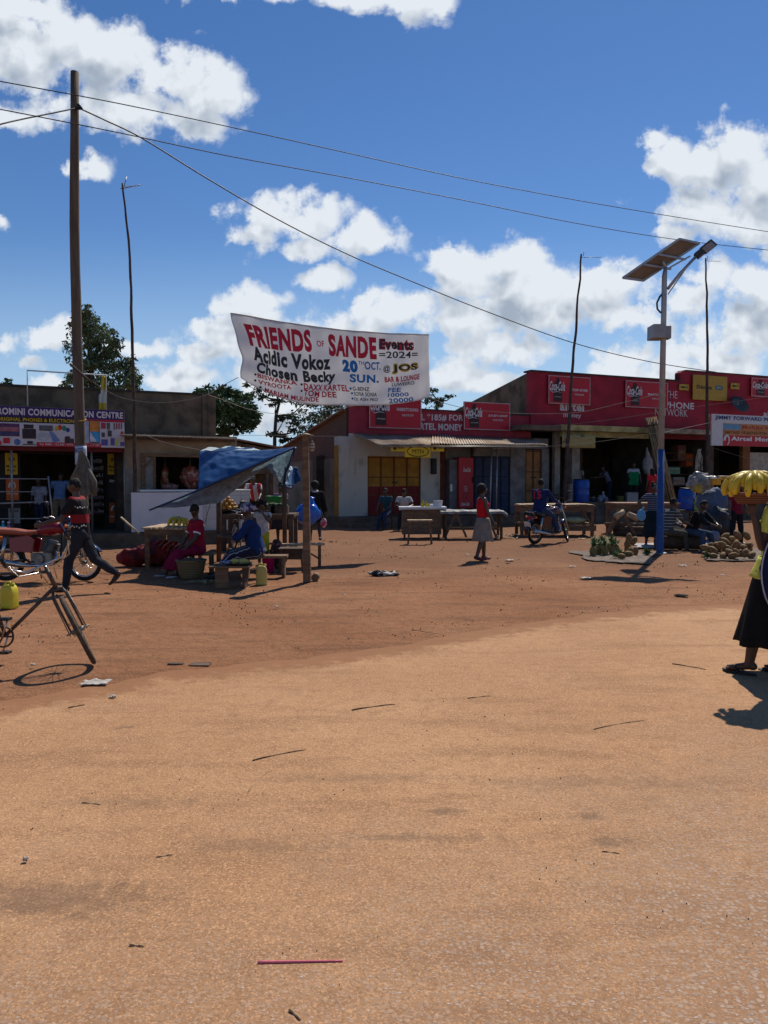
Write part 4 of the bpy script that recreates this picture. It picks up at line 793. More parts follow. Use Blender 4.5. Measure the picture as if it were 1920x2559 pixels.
def person(label, base, face, H=1.65, hz=None, lean=0, LL=(4, 4, 4), RL=(-4, 4, 4), LA=(4, 12, 10, 6), RA=(4, 12, 10, 6), head=(0, 0), twist=0, bulk=1.0, female=False,
           skin=SKIN, top=None, topm=None, sleeve=.55, long=False, bottom=None, botm=None, hem=None, hair='short', hairm=HAIR, voxel=.012, face_on=True, shoes=None, hand_curl=.5, group=None, skirt_r=.25, fold=.007, dress=None, seed=1):
    s = H / 1.7; t = thing('person', label, 'person', base, R(face), group)
    hz = hz if hz is not None else .53 * H
    P = V((0, 0, hz)); la = R(lean); up = V((0, sin(la), cos(la))); tw = R(twist); side = V((cos(tw), sin(tw), 0)); fw = V((-sin(tw), cos(tw), 0)); 
    up = (V((0, 0, 1)) * cos(la) + V((0, 1, 0)) * sin(la))
    mid = P + up * .12 * H + V((0, 0, .01)); chest = P + up * .20 * H; shl = P + up * .275 * H; neck = P + up * .30 * H
    hy, hp = R(head[0]), R(head[1]); hd = V((sin(-hy) * cos(hp), cos(hy) * cos(hp), sin(-hp)))  # gaze
    hc = neck + up * .055 * H + V((0, .02, .052 * H))
    hside = hd.cross(V((0, 0, 1))).normalized(); hup = hside.cross(hd).normalized()
    HM = M((hside, hd, hup)).transposed()
    def hp_(x, y, z): return hc + HM @ V((x * s, y * s, z * s))
    b = bulk; hw = (.155 if female else .14) * s * b; sw = (.165 if female else .19) * s
    J = {}
    for k, sg, lg, ar in (('L', -1, LL, LA), ('R', 1, RL, RA)):
        hip = P + side * sg * .085 * s + V((0, 0, -.02)); a, ab, kn = R(lg[0]), R(lg[1]), R(lg[2])
        d = V((sg * sin(ab), sin(a) * cos(ab), -cos(a) * cos(ab))); knee = hip + d * .245 * H
        d2 = V((sg * sin(ab) * .6, sin(a - kn), -cos(a - kn))).normalized(); ank = knee + d2 * .235 * H
        fa = R(lg[3]) if len(lg) > 3 else 0; toe = ank + V((sg * .03, .15 * s * cos(fa), -.035 * s + .15 * s * sin(fa)))
        sh = shl + side * sg * sw; u = R(ar[0]), R(ar[1]), R(ar[2]), R(ar[3])
        d = V((sg * sin(u[1]), sin(u[0]) * cos(u[1]), -cos(u[0]) * cos(u[1]))); el = sh + d * .175 * H
        d2 = V((sg * sin(u[3]), sin(u[2]) * cos(u[3]), -cos(u[2]) * cos(u[3]))); wr = el + d2 * .155 * H
        J[k] = dict(hip=hip, knee=knee, ank=ank, toe=toe, sh=sh, el=el, wr=wr, hd=d2, sg=sg)
    # ---- one continuous body
    m = MB()
    loft(m, [P - up * .05, P, mid, chest, shl - up * .01, shl + up * .045], side, [(hw * .8, .09 * s * b), (hw, .11 * s * b), (.118 * s * b, .095 * s * b), (.15 * s, .105 * s * b), (.155 * s, .085 * s), (.07 * s, .055 * s)])
    if female: m.sph(chest + fw * .085 * s + side * .065 * s, .06 * s); m.sph(chest + fw * .085 * s - side * .065 * s, .06 * s)
    cap(m, shl, hc - hup * .05 * s, .058 * s, .052 * s)
    m.sph(hc, (.074 * s, .092 * s, .105 * s), 18, 14, HM); m.sph(hp_(0, .025, -.055), (.056 * s, .062 * s, .055 * s), 14, 10, HM)
    m.sph(hp_(0, .1, -.012), (.017 * s, .02 * s, .02 * s), 8, 6, HM); m.sph(hp_(0, .085, .01), (.012 * s, .018 * s, .03 * s), 8, 6, HM)
    m.sph(hp_(0, .083, -.055), (.026 * s, .014 * s, .012 * s), 8, 6, HM)
    for q in (-1, 1): m.sph(hp_(q * .076, -.005, -.008), (.012 * s, .022 * s, .034 * s), 8, 6, HM); m.sph(hp_(q * .03, .075, .03), (.026 * s, .014 * s, .009 * s), 8, 6, HM)
    for k, j in J.items():
        sg = j['sg']
        cap(m, j['hip'], j['knee'], .085 * s * b, .056 * s); cap(m, j['knee'], j['knee'].lerp(j['ank'], .35), .055 * s, .055 * s); cap(m, j['knee'].lerp(j['ank'], .3), j['ank'], .056 * s, .036 * s)
        f0 = j['ank'] + (j['ank'] - j['toe']).normalized() * .03 * s; m.sph(f0 + V((0, 0, -.012)), (.034 * s, .04 * s, .034 * s)); cap(m, f0 + V((0, .02, -.01)), j['toe'] + V((0, -.02, .0)), .033 * s, .026 * s); 
        for q in range(5): m.sph(j['toe'] + V((sg * (-.022 + .013 * q) * s, (.018 - .006 * abs(q - 1)) * s, -.004)), (.010 * s, .018 * s, .010 * s), 8, 6)
        cap(m, shl + (j['sh'] - shl) * .7, j['sh'], .06 * s, .055 * s); cap(m, j['sh'], j['el'], .052 * s * (b * .5 + .5), .039 * s); cap(m, j['el'], j['el'].lerp(j['wr'], .3), .038 * s, .04 * s); cap(m, j['el'].lerp(j['wr'], .3), j['wr'], .039 * s, .025 * s)
        d = j['hd']; x = d.cross(V((sg, 0, 0.01))).normalized(); pn = x.cross(d) * 1.0        # x: across the palm
        if pn.x * sg > 0: pn = -pn
        p0 = j['wr'] + d * .045 * s; m.sph(p0, (.016 * s, .04 * s, .05 * s), 12, 8, M((pn, x, d)).transposed())
        for q in range(4):
            r0 = p0 + d * .035 * s + x * (q - 1.5) * .0205 * s; l = (.03, .034, .032, .025)[q] * s; c1 = hand_curl * .8; c2 = hand_curl * 1.7
            k1 = r0 + (d * cos(c1) + pn * sin(c1)) * l; k2 = k1 + (d * cos(c2) + pn * sin(c2)) * l * .9
            m.tube([r0 - d * .02, k1, k2], [.0098 * s, .009 * s, .0078 * s], 8); m.sph(k2, .0078 * s, 8, 6)
        ts = x if x.y > 0 else -x; r0 = p0 - d * .015 * s + ts * .03 * s; k1 = r0 + (ts * .8 + d * .6 + pn * .2).normalized() * .032 * s; k2 = k1 + (d * .9 + pn * .4 + ts * .1).normalized() * .026 * s
        m.tube([r0, k1, k2], [.013 * s, .011 * s, .009 * s], 8); m.sph(k2, .009 * s, 8, 6)
    body = remesh(m, 'body', skin, t, voxel)
    if face_on:
        for q in (-1, 1): MB().sph(hp_(q * .031, .081, .012), (.013 * s, .008 * s, .008 * s), 10, 8, HM).sph(hp_(q * .031, .0885, .012), (.006 * s, .003 * s, .006 * s), 8, 6, HM).build('eye', EYE, t)
        MB().sph(hp_(0, .094, -.055), (.024 * s, .008 * s, .008 * s), 10, 6, HM).build('mouth', LIP, t)
    # ---- clothes follow the body
    e = .016 * s
    if topm:
        m = MB(); z0 = P - up * (.06 if not dress else .03) * s
        loft(m, [z0, P + up * .03, mid, chest, shl - up * .0, shl + up * .05 * s], side, [(hw + e * 1.4, .105 * s * b + e * 1.4), (hw + e, .112 * s * b + e), (.13 * s * b + e, .105 * s * b + e), (.155 * s + e, .112 * s * b + e), (.16 * s + e, .088 * s + e), (.075 * s + (.0 if sleeve else .0), .06 * s)])
        if female: m.sph(chest + fw * .088 * s + side * .065 * s, .07 * s); m.sph(chest + fw * .088 * s - side * .065 * s, .07 * s)
        for k, j in J.items():
            if sleeve <= 0: cap(m, shl + (j['sh'] - shl) * .2, shl + (j['sh'] - shl) * .62 + V((0, 0, .035 * s)), .06 * s, .035 * s); continue
            cap(m, shl + (j['sh'] - shl) * .5, j['sh'], .068 * s, .068 * s)
            m.tube([j['sh'], j['sh'].lerp(j['el'], sleeve)], [.068 * s, (.062 if not long else .055) * s * (b * .4 + .6)], 14)
            if long: m.tube([j['sh'].lerp(j['el'], .9), j['el'], j['el'].lerp(j['wr'], long)], [.056 * s, .054 * s, .042 * s], 14)
        remesh(m, top or 'shirt', topm, t, voxel, fold, 9, 2, seed)
    if bottom in ('trousers', 'shorts'):
        m = MB(); loft(m, [P - up * .09 * s, P - up * .03, P + up * .05 * s], side, [(hw + e * .3, .10 * s * b + e), (hw + e * .6, .115 * s * b + e * .6), (hw * .92 + e * .6, .105 * s * b + e * .6)])
        for k, j in J.items():
            cap(m, j['hip'], j['knee'], .098 * s * b, .07 * s)
            if bottom == 'trousers': cap(m, j['knee'], j['ank'] + (j['knee'] - j['ank']) * .06, .07 * s, .055 * s)
        remesh(m, bottom, botm, t, voxel, fold, 10, 2, seed + 1)
    elif bottom == 'skirt':        # standing: hangs in folds from the waist
        hemz = hem or .3; n = 44; rings = []; wz = hz + .07 * s
        for i in range(15):
            f = i / 14; z = wz + (hemz - wz) * f; rx = hw * 1.02 + .02 + (skirt_r - hw) * f ** .8 + .03 * sin(PI * min(1, f * 2.5)) * .5; ry = .115 * s * b + .02 + (skirt_r * .8 - .1) * f ** .85
            rings.append([V((rx * cos(2 * PI * j / n) * (1 + .07 * f ** 2 * sin(j * 2 * PI / n * 9 + seed)), ry * sin(2 * PI * j / n) * (1 + .07 * f ** 2 * sin(j * 2 * PI / n * 9 + seed)), z + .01 * sin(j * .9) * f)) + V((0, sin(la) * .05, 0)) for j in range(n)])
        m = MB(); vs = [v for r_ in rings for v in r_]; m.add(vs, [(i * n + j, i * n + (j + 1) % n, (i + 1) * n + (j + 1) % n, (i + 1) * n + j) for i in range(14) for j in range(n)], True)
        o = m.build('skirt', botm, t); so_ = o.modifiers.new('thick', 'SOLIDIFY'); so_.thickness = .006
    elif bottom == 'lap':          # seated skirt over both thighs and down the shins
        m = MB(); L_, R_ = J['L'], J['R']; f = hem if hem is not None else .6
        loft(m, [P - up * .07 * s, P, P + up * .06 * s], side, [(hw + e, .12 * s * b + e), (hw + e, .125 * s * b), (hw * .95, .11 * s * b)])
        for a_, c_ in ((L_, 'knee'), (R_, 'knee')): cap(m, a_['hip'], a_['knee'], .108 * s * b, .078 * s)
        cap(m, (L_['hip'] + R_['hip']) / 2, (L_['knee'] + R_['knee']) / 2, .105 * s * b, .08 * s)
        for a_ in (L_, R_): m.tube([a_['knee'], a_['knee'].lerp(a_['ank'], f)], [.08 * s, .09 * s], 14)
        m.tube([(L_['knee'] + R_['knee']) / 2, (L_['knee'].lerp(L_['ank'], f) + R_['knee'].lerp(R_['ank'], f)) / 2], [.085 * s, .09 * s], 14)
        remesh(m, 'skirt', botm, t, voxel * 1.1, fold * 1.3, 8, 3, seed)
    # ---- hair
    m = MB()
    if hair == 'short': m.sph(hp_(0, -.014, .018), (.080 * s, .090 * s, .100 * s), 18, 14, HM)
    elif hair == 'afro': m.sph(hp_(0, -.03, .035), (.115 * s, .115 * s, .115 * s), 18, 14, HM, fn=lambda e_: 1 + .12 * noise.noise(e_ * 4)); m.sph(hp_(0, -.08, -.02), (.085 * s, .07 * s, .08 * s), 12, 10, HM)
    elif hair == 'bun': m.sph(hp_(0, -.014, .022), (.081 * s, .092 * s, .098 * s), 18, 14, HM); m.sph(hp_(0, -.04, .125), (.05 * s, .05 * s, .045 * s), 12, 8, HM)
    elif hair == 'long':
        m.sph(hp_(0, -.016, .02), (.086 * s, .095 * s, .102 * s), 18, 14, HM)
        for q in range(7): a_ = -1.2 + q * .4; cap(m, hp_(sin(a_) * .08, -.07 * cos(a_), 0), hp_(sin(a_) * .08, -.10 * cos(a_) - .02, -.30 + .03 * (q % 2)), .025 * s, .016 * s)
    elif hair == 'scarf': m.sph(hp_(0, -.02, .03), (.092 * s, .105 * s, .105 * s), 20, 14, HM, fn=lambda e_: 1 + .05 * sin(e_.z * 22 + e_.x * 9)); m.sph(hp_(0, -.12, -.01), (.05 * s, .06 * s, .05 * s), 12, 8, HM); cap(m, hp_(.02, -.14, -.02), hp_(.05, -.19, -.08), .025 * s, .01 * s)
    elif hair == 'cap': m.sph(hp_(0, -.012, .03), (.083 * s, .096 * s, .095 * s), 18, 14, HM); m.sph(hp_(0, .085, .035), (.06 * s, .07 * s, .009 * s), 12, 6, HM)
    if hair: remesh(m, {'scarf': 'headscarf', 'cap': 'cap'}.get(hair, 'hair'), hairm, t, .010, .006 if hair in ('afro', 'short') else .003, 30, 1)
    # ---- shoes
    if shoes:
        for k, j in J.items():
            m = MB(); f0 = j['ank'] + V((0, -.03 * s, -.028 * s)); d = (j['toe'] - j['ank']); d = V((d.x, d.y, d.z + .035 * s))
            m.sph(f0.lerp(j['toe'], .55) + V((0, 0, -.006)), (.05 * s, .135 * s, .030 * s), 14, 8, M((V((1, 0, 0)), d.normalized(), V((1, 0, 0)).cross(d.normalized()))).transposed() if d.length else None)
            m.build('shoe', shoes, t)
    t['wrists'] = 0; del t['wrists']
    return t, J
def cloth(name, c, **k): return mat(name, c, k.get('rough', .9), k.get('var', .15), k.get('scale', 9), .25, bscale=60, spec=.15, col2=k.get('col2'), thr=k.get('thr', (.35, .65)))

# ---- foreground woman with the bananas (right edge)
f = G(1946, 1690); WD = f.y
M_YSH = cloth('yellow_cotton', (.54, .55, .10)); M_BLK = cloth('black_cloth', (.008, .008, .009)); M_NAV = cloth('navy_cloth', (.012, .016, .06))
woman, WJ = person('woman in yellow blouse and black skirt holding up a banana basket at right edge', f, 42, 1.70, LL=(16, 8, 8), RL=(2, -2, 6), LA=(12, 10, 168, 9), RA=(-4, 10, 6, 2), female=True, bulk=1.12, topm=M_YSH, top='blouse', sleeve=.62, bottom='skirt', botm=M_BLK, hem=.28, skirt_r=.345, hair='short', voxel=.008, hand_curl=.9, fold=.010, head=(-30, 10), skin=SKIN2, seed=3)
def wpt(root, p): return V(root.location) + M.Rotation(root.rotation_euler[2], 3, 'Z') @ V(p)
m = MB(); n = 36   # peplum of the blouse
rr = [[V(((.185 + .07 * k_ / 6) * cos(2 * PI * j / n) * (1 + .05 * sin(j * 1.3) * k_ / 6), (.165 + .055 * k_ / 6) * sin(2 * PI * j / n) * (1 + .05 * sin(j * 1.3) * k_ / 6), .99 - .17 * k_ / 6)) for j in range(n)] for k_ in range(7)]
m.add([v for r_ in rr for v in r_], [(i * n + j, i * n + (j + 1) % n, (i + 1) * n + (j + 1) % n, (i + 1) * n + j) for i in range(6) for j in range(n)], True)
o = m.build('peplum', M_YSH, woman); so_ = o.modifiers.new('thick', 'SOLIDIFY'); so_.thickness = .006
for k in ('L', 'R'):
    j = WJ[k]; m = MB(); c = (j['ank'] + j['toe']) / 2 + V((0, -.005, -.035)); n = 18
    out = [(c.x + .048 * cos(a) * (1 + .15 * sin(a)), c.y + .14 * sin(a)) for a in [2 * PI * q / n for q in range(n)]]; z_ = max(.012, c.z - .01)
    m.add([(x, y, z_ - .011) for x, y in out] + [(x, y, z_ + .008) for x, y in out], [tuple(range(n))[::-1], tuple(range(n, 2 * n))] + [(i, (i + 1) % n, n + (i + 1) % n, n + i) for i in range(n)])
    tp = j['toe']; m.tube([(c.x - .05, c.y - .01, z_), (c.x - .03, c.y + .03, z_ + .05), (tp.x, c.y + .09, z_ + .035), (c.x + .03, c.y + .03, z_ + .05), (c.x + .05, c.y - .01, z_)], .009, 6); m.build('sandal', SOLE, woman)
bag = thing('sling_bag', 'navy cloth bag with pale piping hanging behind the yellow blouse', 'bag', f + V((-.14, -.30, .60)), R(0))
m = MB().sph((0, 0, .30), (.17, .09, .34), 20, 14, fn=lambda e_: 1 + .05 * noise.noise(e_ * 3)); remesh(m, 'cloth_body', M_NAV, bag, .012, .006)
MB().tube([(.175 * cos(a), -.02 - .02 * abs(sin(a)), .30 + .345 * sin(a)) for a in [2 * PI * q / 30 for q in range(30)]], .006, 6, closed=True).build('piping', mat('pale_piping', (.35, .38, .45), .7), bag)
MB().tube([(0, .02, .62), (.02, .12, .84), (.05, .22, .80)], .02, 8).build('strap', M_NAV, bag)
# basket on her raised hand, and its bananas
bk_c = wpt(woman, WJ['L']['wr'] + WJ['L']['hd'] * .075); bk_c = V((bk_c.x, bk_c.y, bk_c.z + .02)); M_BASK = stripes('woven_basket', (.16, .07, .04), (.09, .04, .025), .018, 'Z', .5, .01)
bsk = thing('basket', 'low woven brown basket held up on the hand of the woman in yellow', 'basket', bk_c)
m = MB().lathe([(.0, .0), (.105, .0), (.125, .03), (.14, .075), (.145, .08), (.13, .075), (.115, .03), (.0, .02)], (0, 0, 0), 32, cap=False); m.build('woven_bowl', M_BASK, bsk)
MB().tube([(.143 * cos(a), .143 * sin(a), .078) for a in [2 * PI * q / 28 for q in range(28)]], .009, 6, closed=True).build('rim', mat('cane_rim', (.20, .09, .05), .7), bsk)
M_BAN = mat('ripe_banana', (.56, .36, .02), .45, .12, 9, .03, col2=(.66, .52, .06))
M_BAN2 = mat('spotted_banana', (.60, .42, .03), .45, .12, 26, .03, col2=(.10, .05, .01), thr=(.60, .66))
def banana(c, ang, L=.20, drop=.15, r=.022, tilt=1.0, out=.17):
    m = MB(); pts = []; rad = []
    for i in range(11):
        u = i / 10; rr_ = .012 + out * sin(PI * .58 * u) * 1.02; z = -drop * u ** 1.6 + .018 * sin(PI * u)
        pts.append(V(c) + V((cos(ang) * rr_, sin(ang) * rr_, z))); rad.append(r * (.38 + .62 * min(1, u * 4.5)) * (1 if u < .86 else max(.45, 1 - (u - .86) * 3.4)))
    m.tube(pts, rad, 5, smooth=False)
    m.tube(pts, [q * .97 for q in rad], 10)
    return m
def bunch(label, loc, n=13, sc=1.0, group=None, stem=True, seed=1, tiers=2):
    t = thing('banana_bunch', label, 'bananas', loc, group=group); rd = random.Random(seed)
    for k in range(tiers):
        nn = n - k * 3
        for i in range(nn):
            a = 2 * PI * (i + .5 * k) / nn + rd.uniform(-.07, .07)
            m = banana((0, 0, .150 + k * .012), a + rd.uniform(-.06, .06), drop=(.145 - .035 * k) * rd.uniform(.82, 1.08), out=(.170 - .035 * k) * rd.uniform(.86, 1.08), r=.0262 * rd.uniform(.85, 1.1)); m.xf(M.Scale(sc, 4)); b_ = m.build('banana', M_BAN if rd.random() < .4 else M_BAN2, t, norm=False); MB().sph(m.v[50], .007, 6, 4).build('banana_tip', M_WOODD, b_)
    if stem: m = MB().tube([(0, 0, .14), (.0, 0, .165), (.012, 0, .18)], [.022, .018, .014], 8); m.xf(M.Scale(sc, 4)); m.build('stem', M_WOODD, t)
    return t
bunch('ripe yellow banana bunch in the basket held by the woman in yellow', bk_c + V((.012, 0, .062)), 14, 1.10, seed=2)
# ---- man walking by the red motorbike
M_JER = stripes('patterned_jersey', (.22, .012, .02), (.014, .012, .014), .34, 'Z', .36); 
f = G(205, 1482)
_wt, WJ2 = person('man in patterned black and red jersey striding left past the red motorbike', f, 92, 1.66, LL=(20, 3, 12), RL=(-22, 3, 34, -42), LA=(30, 10, 75, 5), RA=(-12, 14, 50, 8), lean=6, topm=M_JER, top='jersey', sleeve=.8, bottom='trousers', botm=cloth('dark_jeans', (.022, .026, .034)), hair='short', voxel=.010, shoes=mat('dark_shoe', (.03, .02, .02), .6), head=(0, 18), fold=.011, seed=4)
_wj = WJ2
m = MB(); rd = random.Random(3)
for z_, y0 in ((.97, 0), (1.24, 0)):
    for k in range(26):
        a = 2 * PI * k / 26
        m.sph((.170 * cos(a), .128 * sin(a) + (.03 if z_ < 1.1 else .05), z_ + rd.uniform(-.02, .02)), (.017, .013, .014), 7, 5)
m.build('jersey_print', mat('off_white_print', (.40, .38, .36), .8), _wt)
# ---- people of the left stall
M_PINK = cloth('crimson_dress', (.30, .012, .035)); f = G(494, 1438)
wr, _ = person('woman in crimson polo dress with white cuffs sitting beside the slatted table', (AT(494, 1205, 13.4).x, 13.4, 0), 128, 1.60, hz=.46, LL=(84, 6, 70, 0), RL=(78, 6, 50, 0), LA=(22, 6, 45, -6), RA=(18, 10, 40, -12), lean=4, female=True, bulk=1.05, topm=M_PINK, top='dress_top', sleeve=.65, bottom='lap', botm=cloth('maroon_skirt', (.20, .008, .04)), hem=.8, hair='cap', hairm=cloth('brown_cap', (.03, .022, .018)), shoes=mat('white_shoe', (.5, .48, .48), .6), head=(35, 20), seed=5)
m = MB(); J_ = _
for k in ('L', 'R'):
    q = J_[k]['sh'].lerp(J_[k]['el'], .60); e_ = J_[k]['sh'].lerp(J_[k]['el'], .70); MB().tube([q, e_], [.066, .064], 14, cap=False).build('cuff', M_WHITE, wr)
st = MB().bb(-.22, .22, -.13, .13, .33, .375); 
sroot = thing('low_stool', 'low wooden stool under the woman in the crimson dress', 'stool', (wr.location.x + .05, 13.45, 0)); st.build('seat', M_WOOD, sroot)
for x in (-.17, .17):
    for y in (-.09, .09): MB().bb(x - .02, x + .02, y - .02, y + .02, 0, .33).build('leg', M_WOOD, sroot)
M_STR = stripes('striped_skirt', (.30, .30, .34), (.016, .016, .04), .042, 'X', .28, .04)
f = AT(640, 1205, 12.9)
wb, BJ = person('woman in dark blue top, striped skirt and pale headscarf looking at a phone', (f.x, 12.9, 0), 96, 1.68, hz=.47, LL=(80, 4, 42, 0), RL=(84, 4, 48, 0), LA=(35, 8, 95, -18), RA=(40, 8, 98, -18), lean=14, female=True, bulk=1.28, topm=cloth('deep_blue_cloth', (.012, .032, .12)), top='blouse', sleeve=.95, long=.35, bottom='lap', botm=M_STR, hem=.75, hair='scarf', hairm=cloth('patterned_scarf', (.36, .35, .42), col2=(.05, .05, .16), scale=14, thr=(.48, .54)), head=(0, 25), shoes=SOLE, seed=6)
ph = MB().bb(-.004, .004, -.035, .035, -.07, .07); ph.xf(M.Rotation(R(35), 4, 'Y'))
tag(ph.build('phone', mat('phone_pale', (.35, .36, .42), .3), None, AT(587, 1330, 12.75)), 'pale phone in the hands of the woman with the headscarf', 'phone')
bs = thing('low_bench', 'low brown bench under the woman in the striped skirt', 'bench', (f.x + .12, 12.95, 0), R(3)); MB().bb(-.32, .40, -.16, .16, .335, .375).build('seat', M_WOOD, bs)
for x in (-.28, .33): MB().bb(x - .025, x + .025, -.14, .14, 0, .335).build('leg', M_WOOD, bs)
person('child in white vest and yellow shorts standing behind the woman with the headscarf', (AT(656, 1205, 14.5).x, 14.5, 0), 165, 1.24, LA=(60, 15, 150, -25), RA=(5, 12, 20, 5), topm=cloth('white_vest', (.50, .50, .54)), top='vest', sleeve=.3, bottom='shorts', botm=cloth('yellow_shorts', (.50, .46, .03)), hair='afro', head=(20, 5), seed=7)
f = AT(702, 1205, 20.6)
person('woman in faded mauve shirt behind the market table holding a green basin', (f.x, 20.6, 0), 165, 1.56, LA=(35, 10, 80, -8), RA=(35, 10, 80, -8), female=True, topm=cloth('mauve_shirt', (.22, .12, .17)), bottom='skirt', botm=cloth('dark_wrap', (.03, .025, .03)), hem=.35, hair='bun', head=(0, 8), seed=8)
b_ = thing('basin', 'green plastic basin carried behind the market table', 'basin', AT(687, 1262, 20.1)); MB().lathe([(.0, 0), (.17, 0), (.225, .22), (.24, .23), (.22, .225), (.165, .015), (0, .012)], n=28, cap=False).build('bowl', mat('green_plastic', (.01, .20, .06), .35, .06, 3, 0), b_)
MB().tube([(.235 * cos(a), .235 * sin(a), .228) for a in [2 * PI * q / 28 for q in range(28)]], .010, 6, closed=True).build('rim', mat('green_plastic', (.01, .20, .06), .35, .06, 3, 0), b_)
f = AT(618, 1205, 20.4)
person('butcher in red and white sleeves bending over the end of the tiled counter', (f.x, 21.7, .32), 178, 1.6, lean=38, LA=(30, 10, 60, 0), RA=(40, 10, 60, 0), topm=stripes('red_white_top', (.42, .03, .04), (.5, .48, .46), .22, 'X', .5), bottom='trousers', botm=cloth('black_trousers', (.02, .02, .022)), hair='short', seed=9)
f = AT(787, 1205, 20.7)
bb2, _ = person('person in black with white collar behind the wooden post carrying a blue bag', (f.x, 20.7, 0), 10, 1.62, LA=(12, 14, 40, 10), RA=(5, 16, 15, 12), LL=(12, 3, 6), RL=(-12, 3, 16), topm=cloth('black_coat', (.012, .012, .014)), top='coat', sleeve=1.0, long=.95, bottom='skirt', botm=cloth('black_coat_skirt', (.012, .012, .014)), hem=.55, skirt_r=.24, hair='afro', shoes=SOLE, seed=10)
MB().tube([V((.075 * cos(a), -.02 + .07 * sin(a), 1.37 + .015 * sin(a))) for a in [2 * PI * q / 16 for q in range(16)]], .022, 8, closed=True).build('collar', cloth('white_collar', (.5, .5, .52)), bb2)
bl = thing('blue_bag', 'bulging bright blue plastic bag carried behind the wooden post', 'bag', AT(770, 1312, 20.25))
m = MB().sph((0, 0, .30), (.33, .24, .30), 24, 16, fn=lambda e_: 1 + .08 * noise.noise(e_ * 2.5)); m.tube([(.06, 0, .5), (.09, 0, .66), (.11, 0, .74)], [.14, .06, .08], 12)
remesh(m, 'plastic', mat('blue_plastic', (.005, .11, .52), .28, .1, 4, .2, spec=.5), bl, .02, .02, 6)
hb = thing('hand_bag', 'small pink and white bag hanging from the arm of the person in black', 'bag', AT(809, 1318, 20.5)); m = MB().sph((0, 0, .12), (.09, .05, .13), 12, 8); m.build('pouch', mat('pink_white_cloth', (.5, .05, .12), .8, .1, 12, 0, col2=(.6, .55, .55), thr=(.5, .54)), hb); MB().tube([(-.05, 0, .2), (-.08, 0, .5), (.02, 0, .22)], .008, 6).build('strap', M_WOODL, hb)
# ---- people near the yellow and red door
f = AT(968, 1205, 26.3)
person('man in teal vest and jeans sitting hunched before the yellow and red door', (f.x, 26.3, 0), 150, 1.68, hz=.62, LL=(70, 6, 62), RL=(50, 6, 40), LA=(25, 8, 60, -15), RA=(22, 8, 50, -15), lean=10, topm=cloth('teal_cloth', (.02, .07, .10)), bottom='trousers', botm=cloth('blue_jeans', (.03, .05, .10)), hair='short', head=(0, 15), shoes=SOLE, seed=11)
tS = thing('stool', 'dark wooden stool under the man in the teal vest', 'stool', (f.x, 26.4, 0)); MB().bb(-.2, .2, -.15, .15, .47, .51).build('seat', M_WOODD, tS)
for x in (-.16, .16):
    for y in (-.11, .11): MB().bb(x - .02, x + .02, y - .02, y + .02, 0, .47).build('leg', M_WOODD, tS)
f = AT(1010, 1205, 25.8)
person('man in white tee sitting with bowed head behind the wooden market desk', (f.x, 25.8, 0), 180, 1.7, hz=.62, LL=(75, 8, 70), RL=(75, 8, 70), LA=(35, 18, 80, -35), RA=(35, 18, 80, -35), lean=18, topm=cloth('white_tee', (.42, .42, .42)), sleeve=.6, bottom='trousers', botm=cloth('dark_trousers', (.02, .02, .03)), hair='short', head=(0, 45), shoes=SOLE, seed=12)
tS2 = dup(tS, (f.x, 25.9, 0), label='dark wooden stool under the man in the white tee')
# ---- woman in red top
f = G(1207, 1400)
rw, RJ = person('woman in red sleeveless top and grey flared skirt walking across the open dirt', f, -78, 1.55, LL=(7, 3, 5), RL=(-9, 3, 9, -8), LA=(-5, 6, 8, 2), RA=(12, 10, 30, 4), lean=-3, female=True, bulk=1.0, topm=cloth('red_top', (.50, .012, .02)), top='tank_top', sleeve=0, bottom='skirt', botm=cloth('grey_skirt', (.20, .18, .16)), hem=.40, skirt_r=.235, hair='afro', voxel=.009, shoes=mat('red_sandal', (.14, .02, .03), .6), head=(-10, 0), seed=13)
# ---- woman in striped top by the light post, two seated men, man behind the bananas
f = G(1632, 1364)
sw_, _ = person('woman in navy striped top with a hand on her hip by the blue post', f, 170, 1.57, LL=(3, 4, 3), RL=(0, 8, 4), LA=(0, 14, 12, 8), RA=(-12, 48, 8, -38), female=True, topm=stripes('navy_stripe', (.25, .25, .30), (.02, .025, .06), .045, 'Z', .3), bottom='skirt', botm=cloth('dark_teal_skirt', (.012, .022, .03)), hem=.22, skirt_r=.24, hair='bun', head=(25, 0), shoes=mat('pink_purple_shoe', (.22, .05, .18), .7, .1, 30, 0, col2=(.55, .4, .5)), seed=14)
lb = thing('plastic_bag', 'pale blue plastic bag hanging beside the woman in the striped top', 'bag', AT(1603, 1300, 19.1)); m = MB().sph((0, 0, .12), (.12, .07, .14), 14, 10); m.tube([(0, 0, .2), (.06, 0, .33)], [.05, .015], 8); remesh(m, 'plastic', mat('pale_blue_plastic', (.12, .35, .55), .3, .1, 5, .2), lb, .012, .012, 9)
M_PLAID = stripes('plaid_shirt', (.30, .30, .28), (.05, .055, .06), .07, 'Z', .25)
f = AT(1668, 1205, 18.1)
person('man in plaid shirt and grey trousers seated right of the blue light post', (f.x, 18.1, 0), -72, 1.68, hz=.46, LL=(78, 6, 62), RL=(84, 8, 78), LA=(30, 8, 70, -10), RA=(35, 8, 75, -10), lean=16, topm=M_PLAID, sleeve=.6, bottom='trousers', botm=cloth('grey_trousers', (.075, .07, .055)), hair='short', head=(0, 20), shoes=SOLE, seed=15)
f = AT(1728, 1205, 18.3)
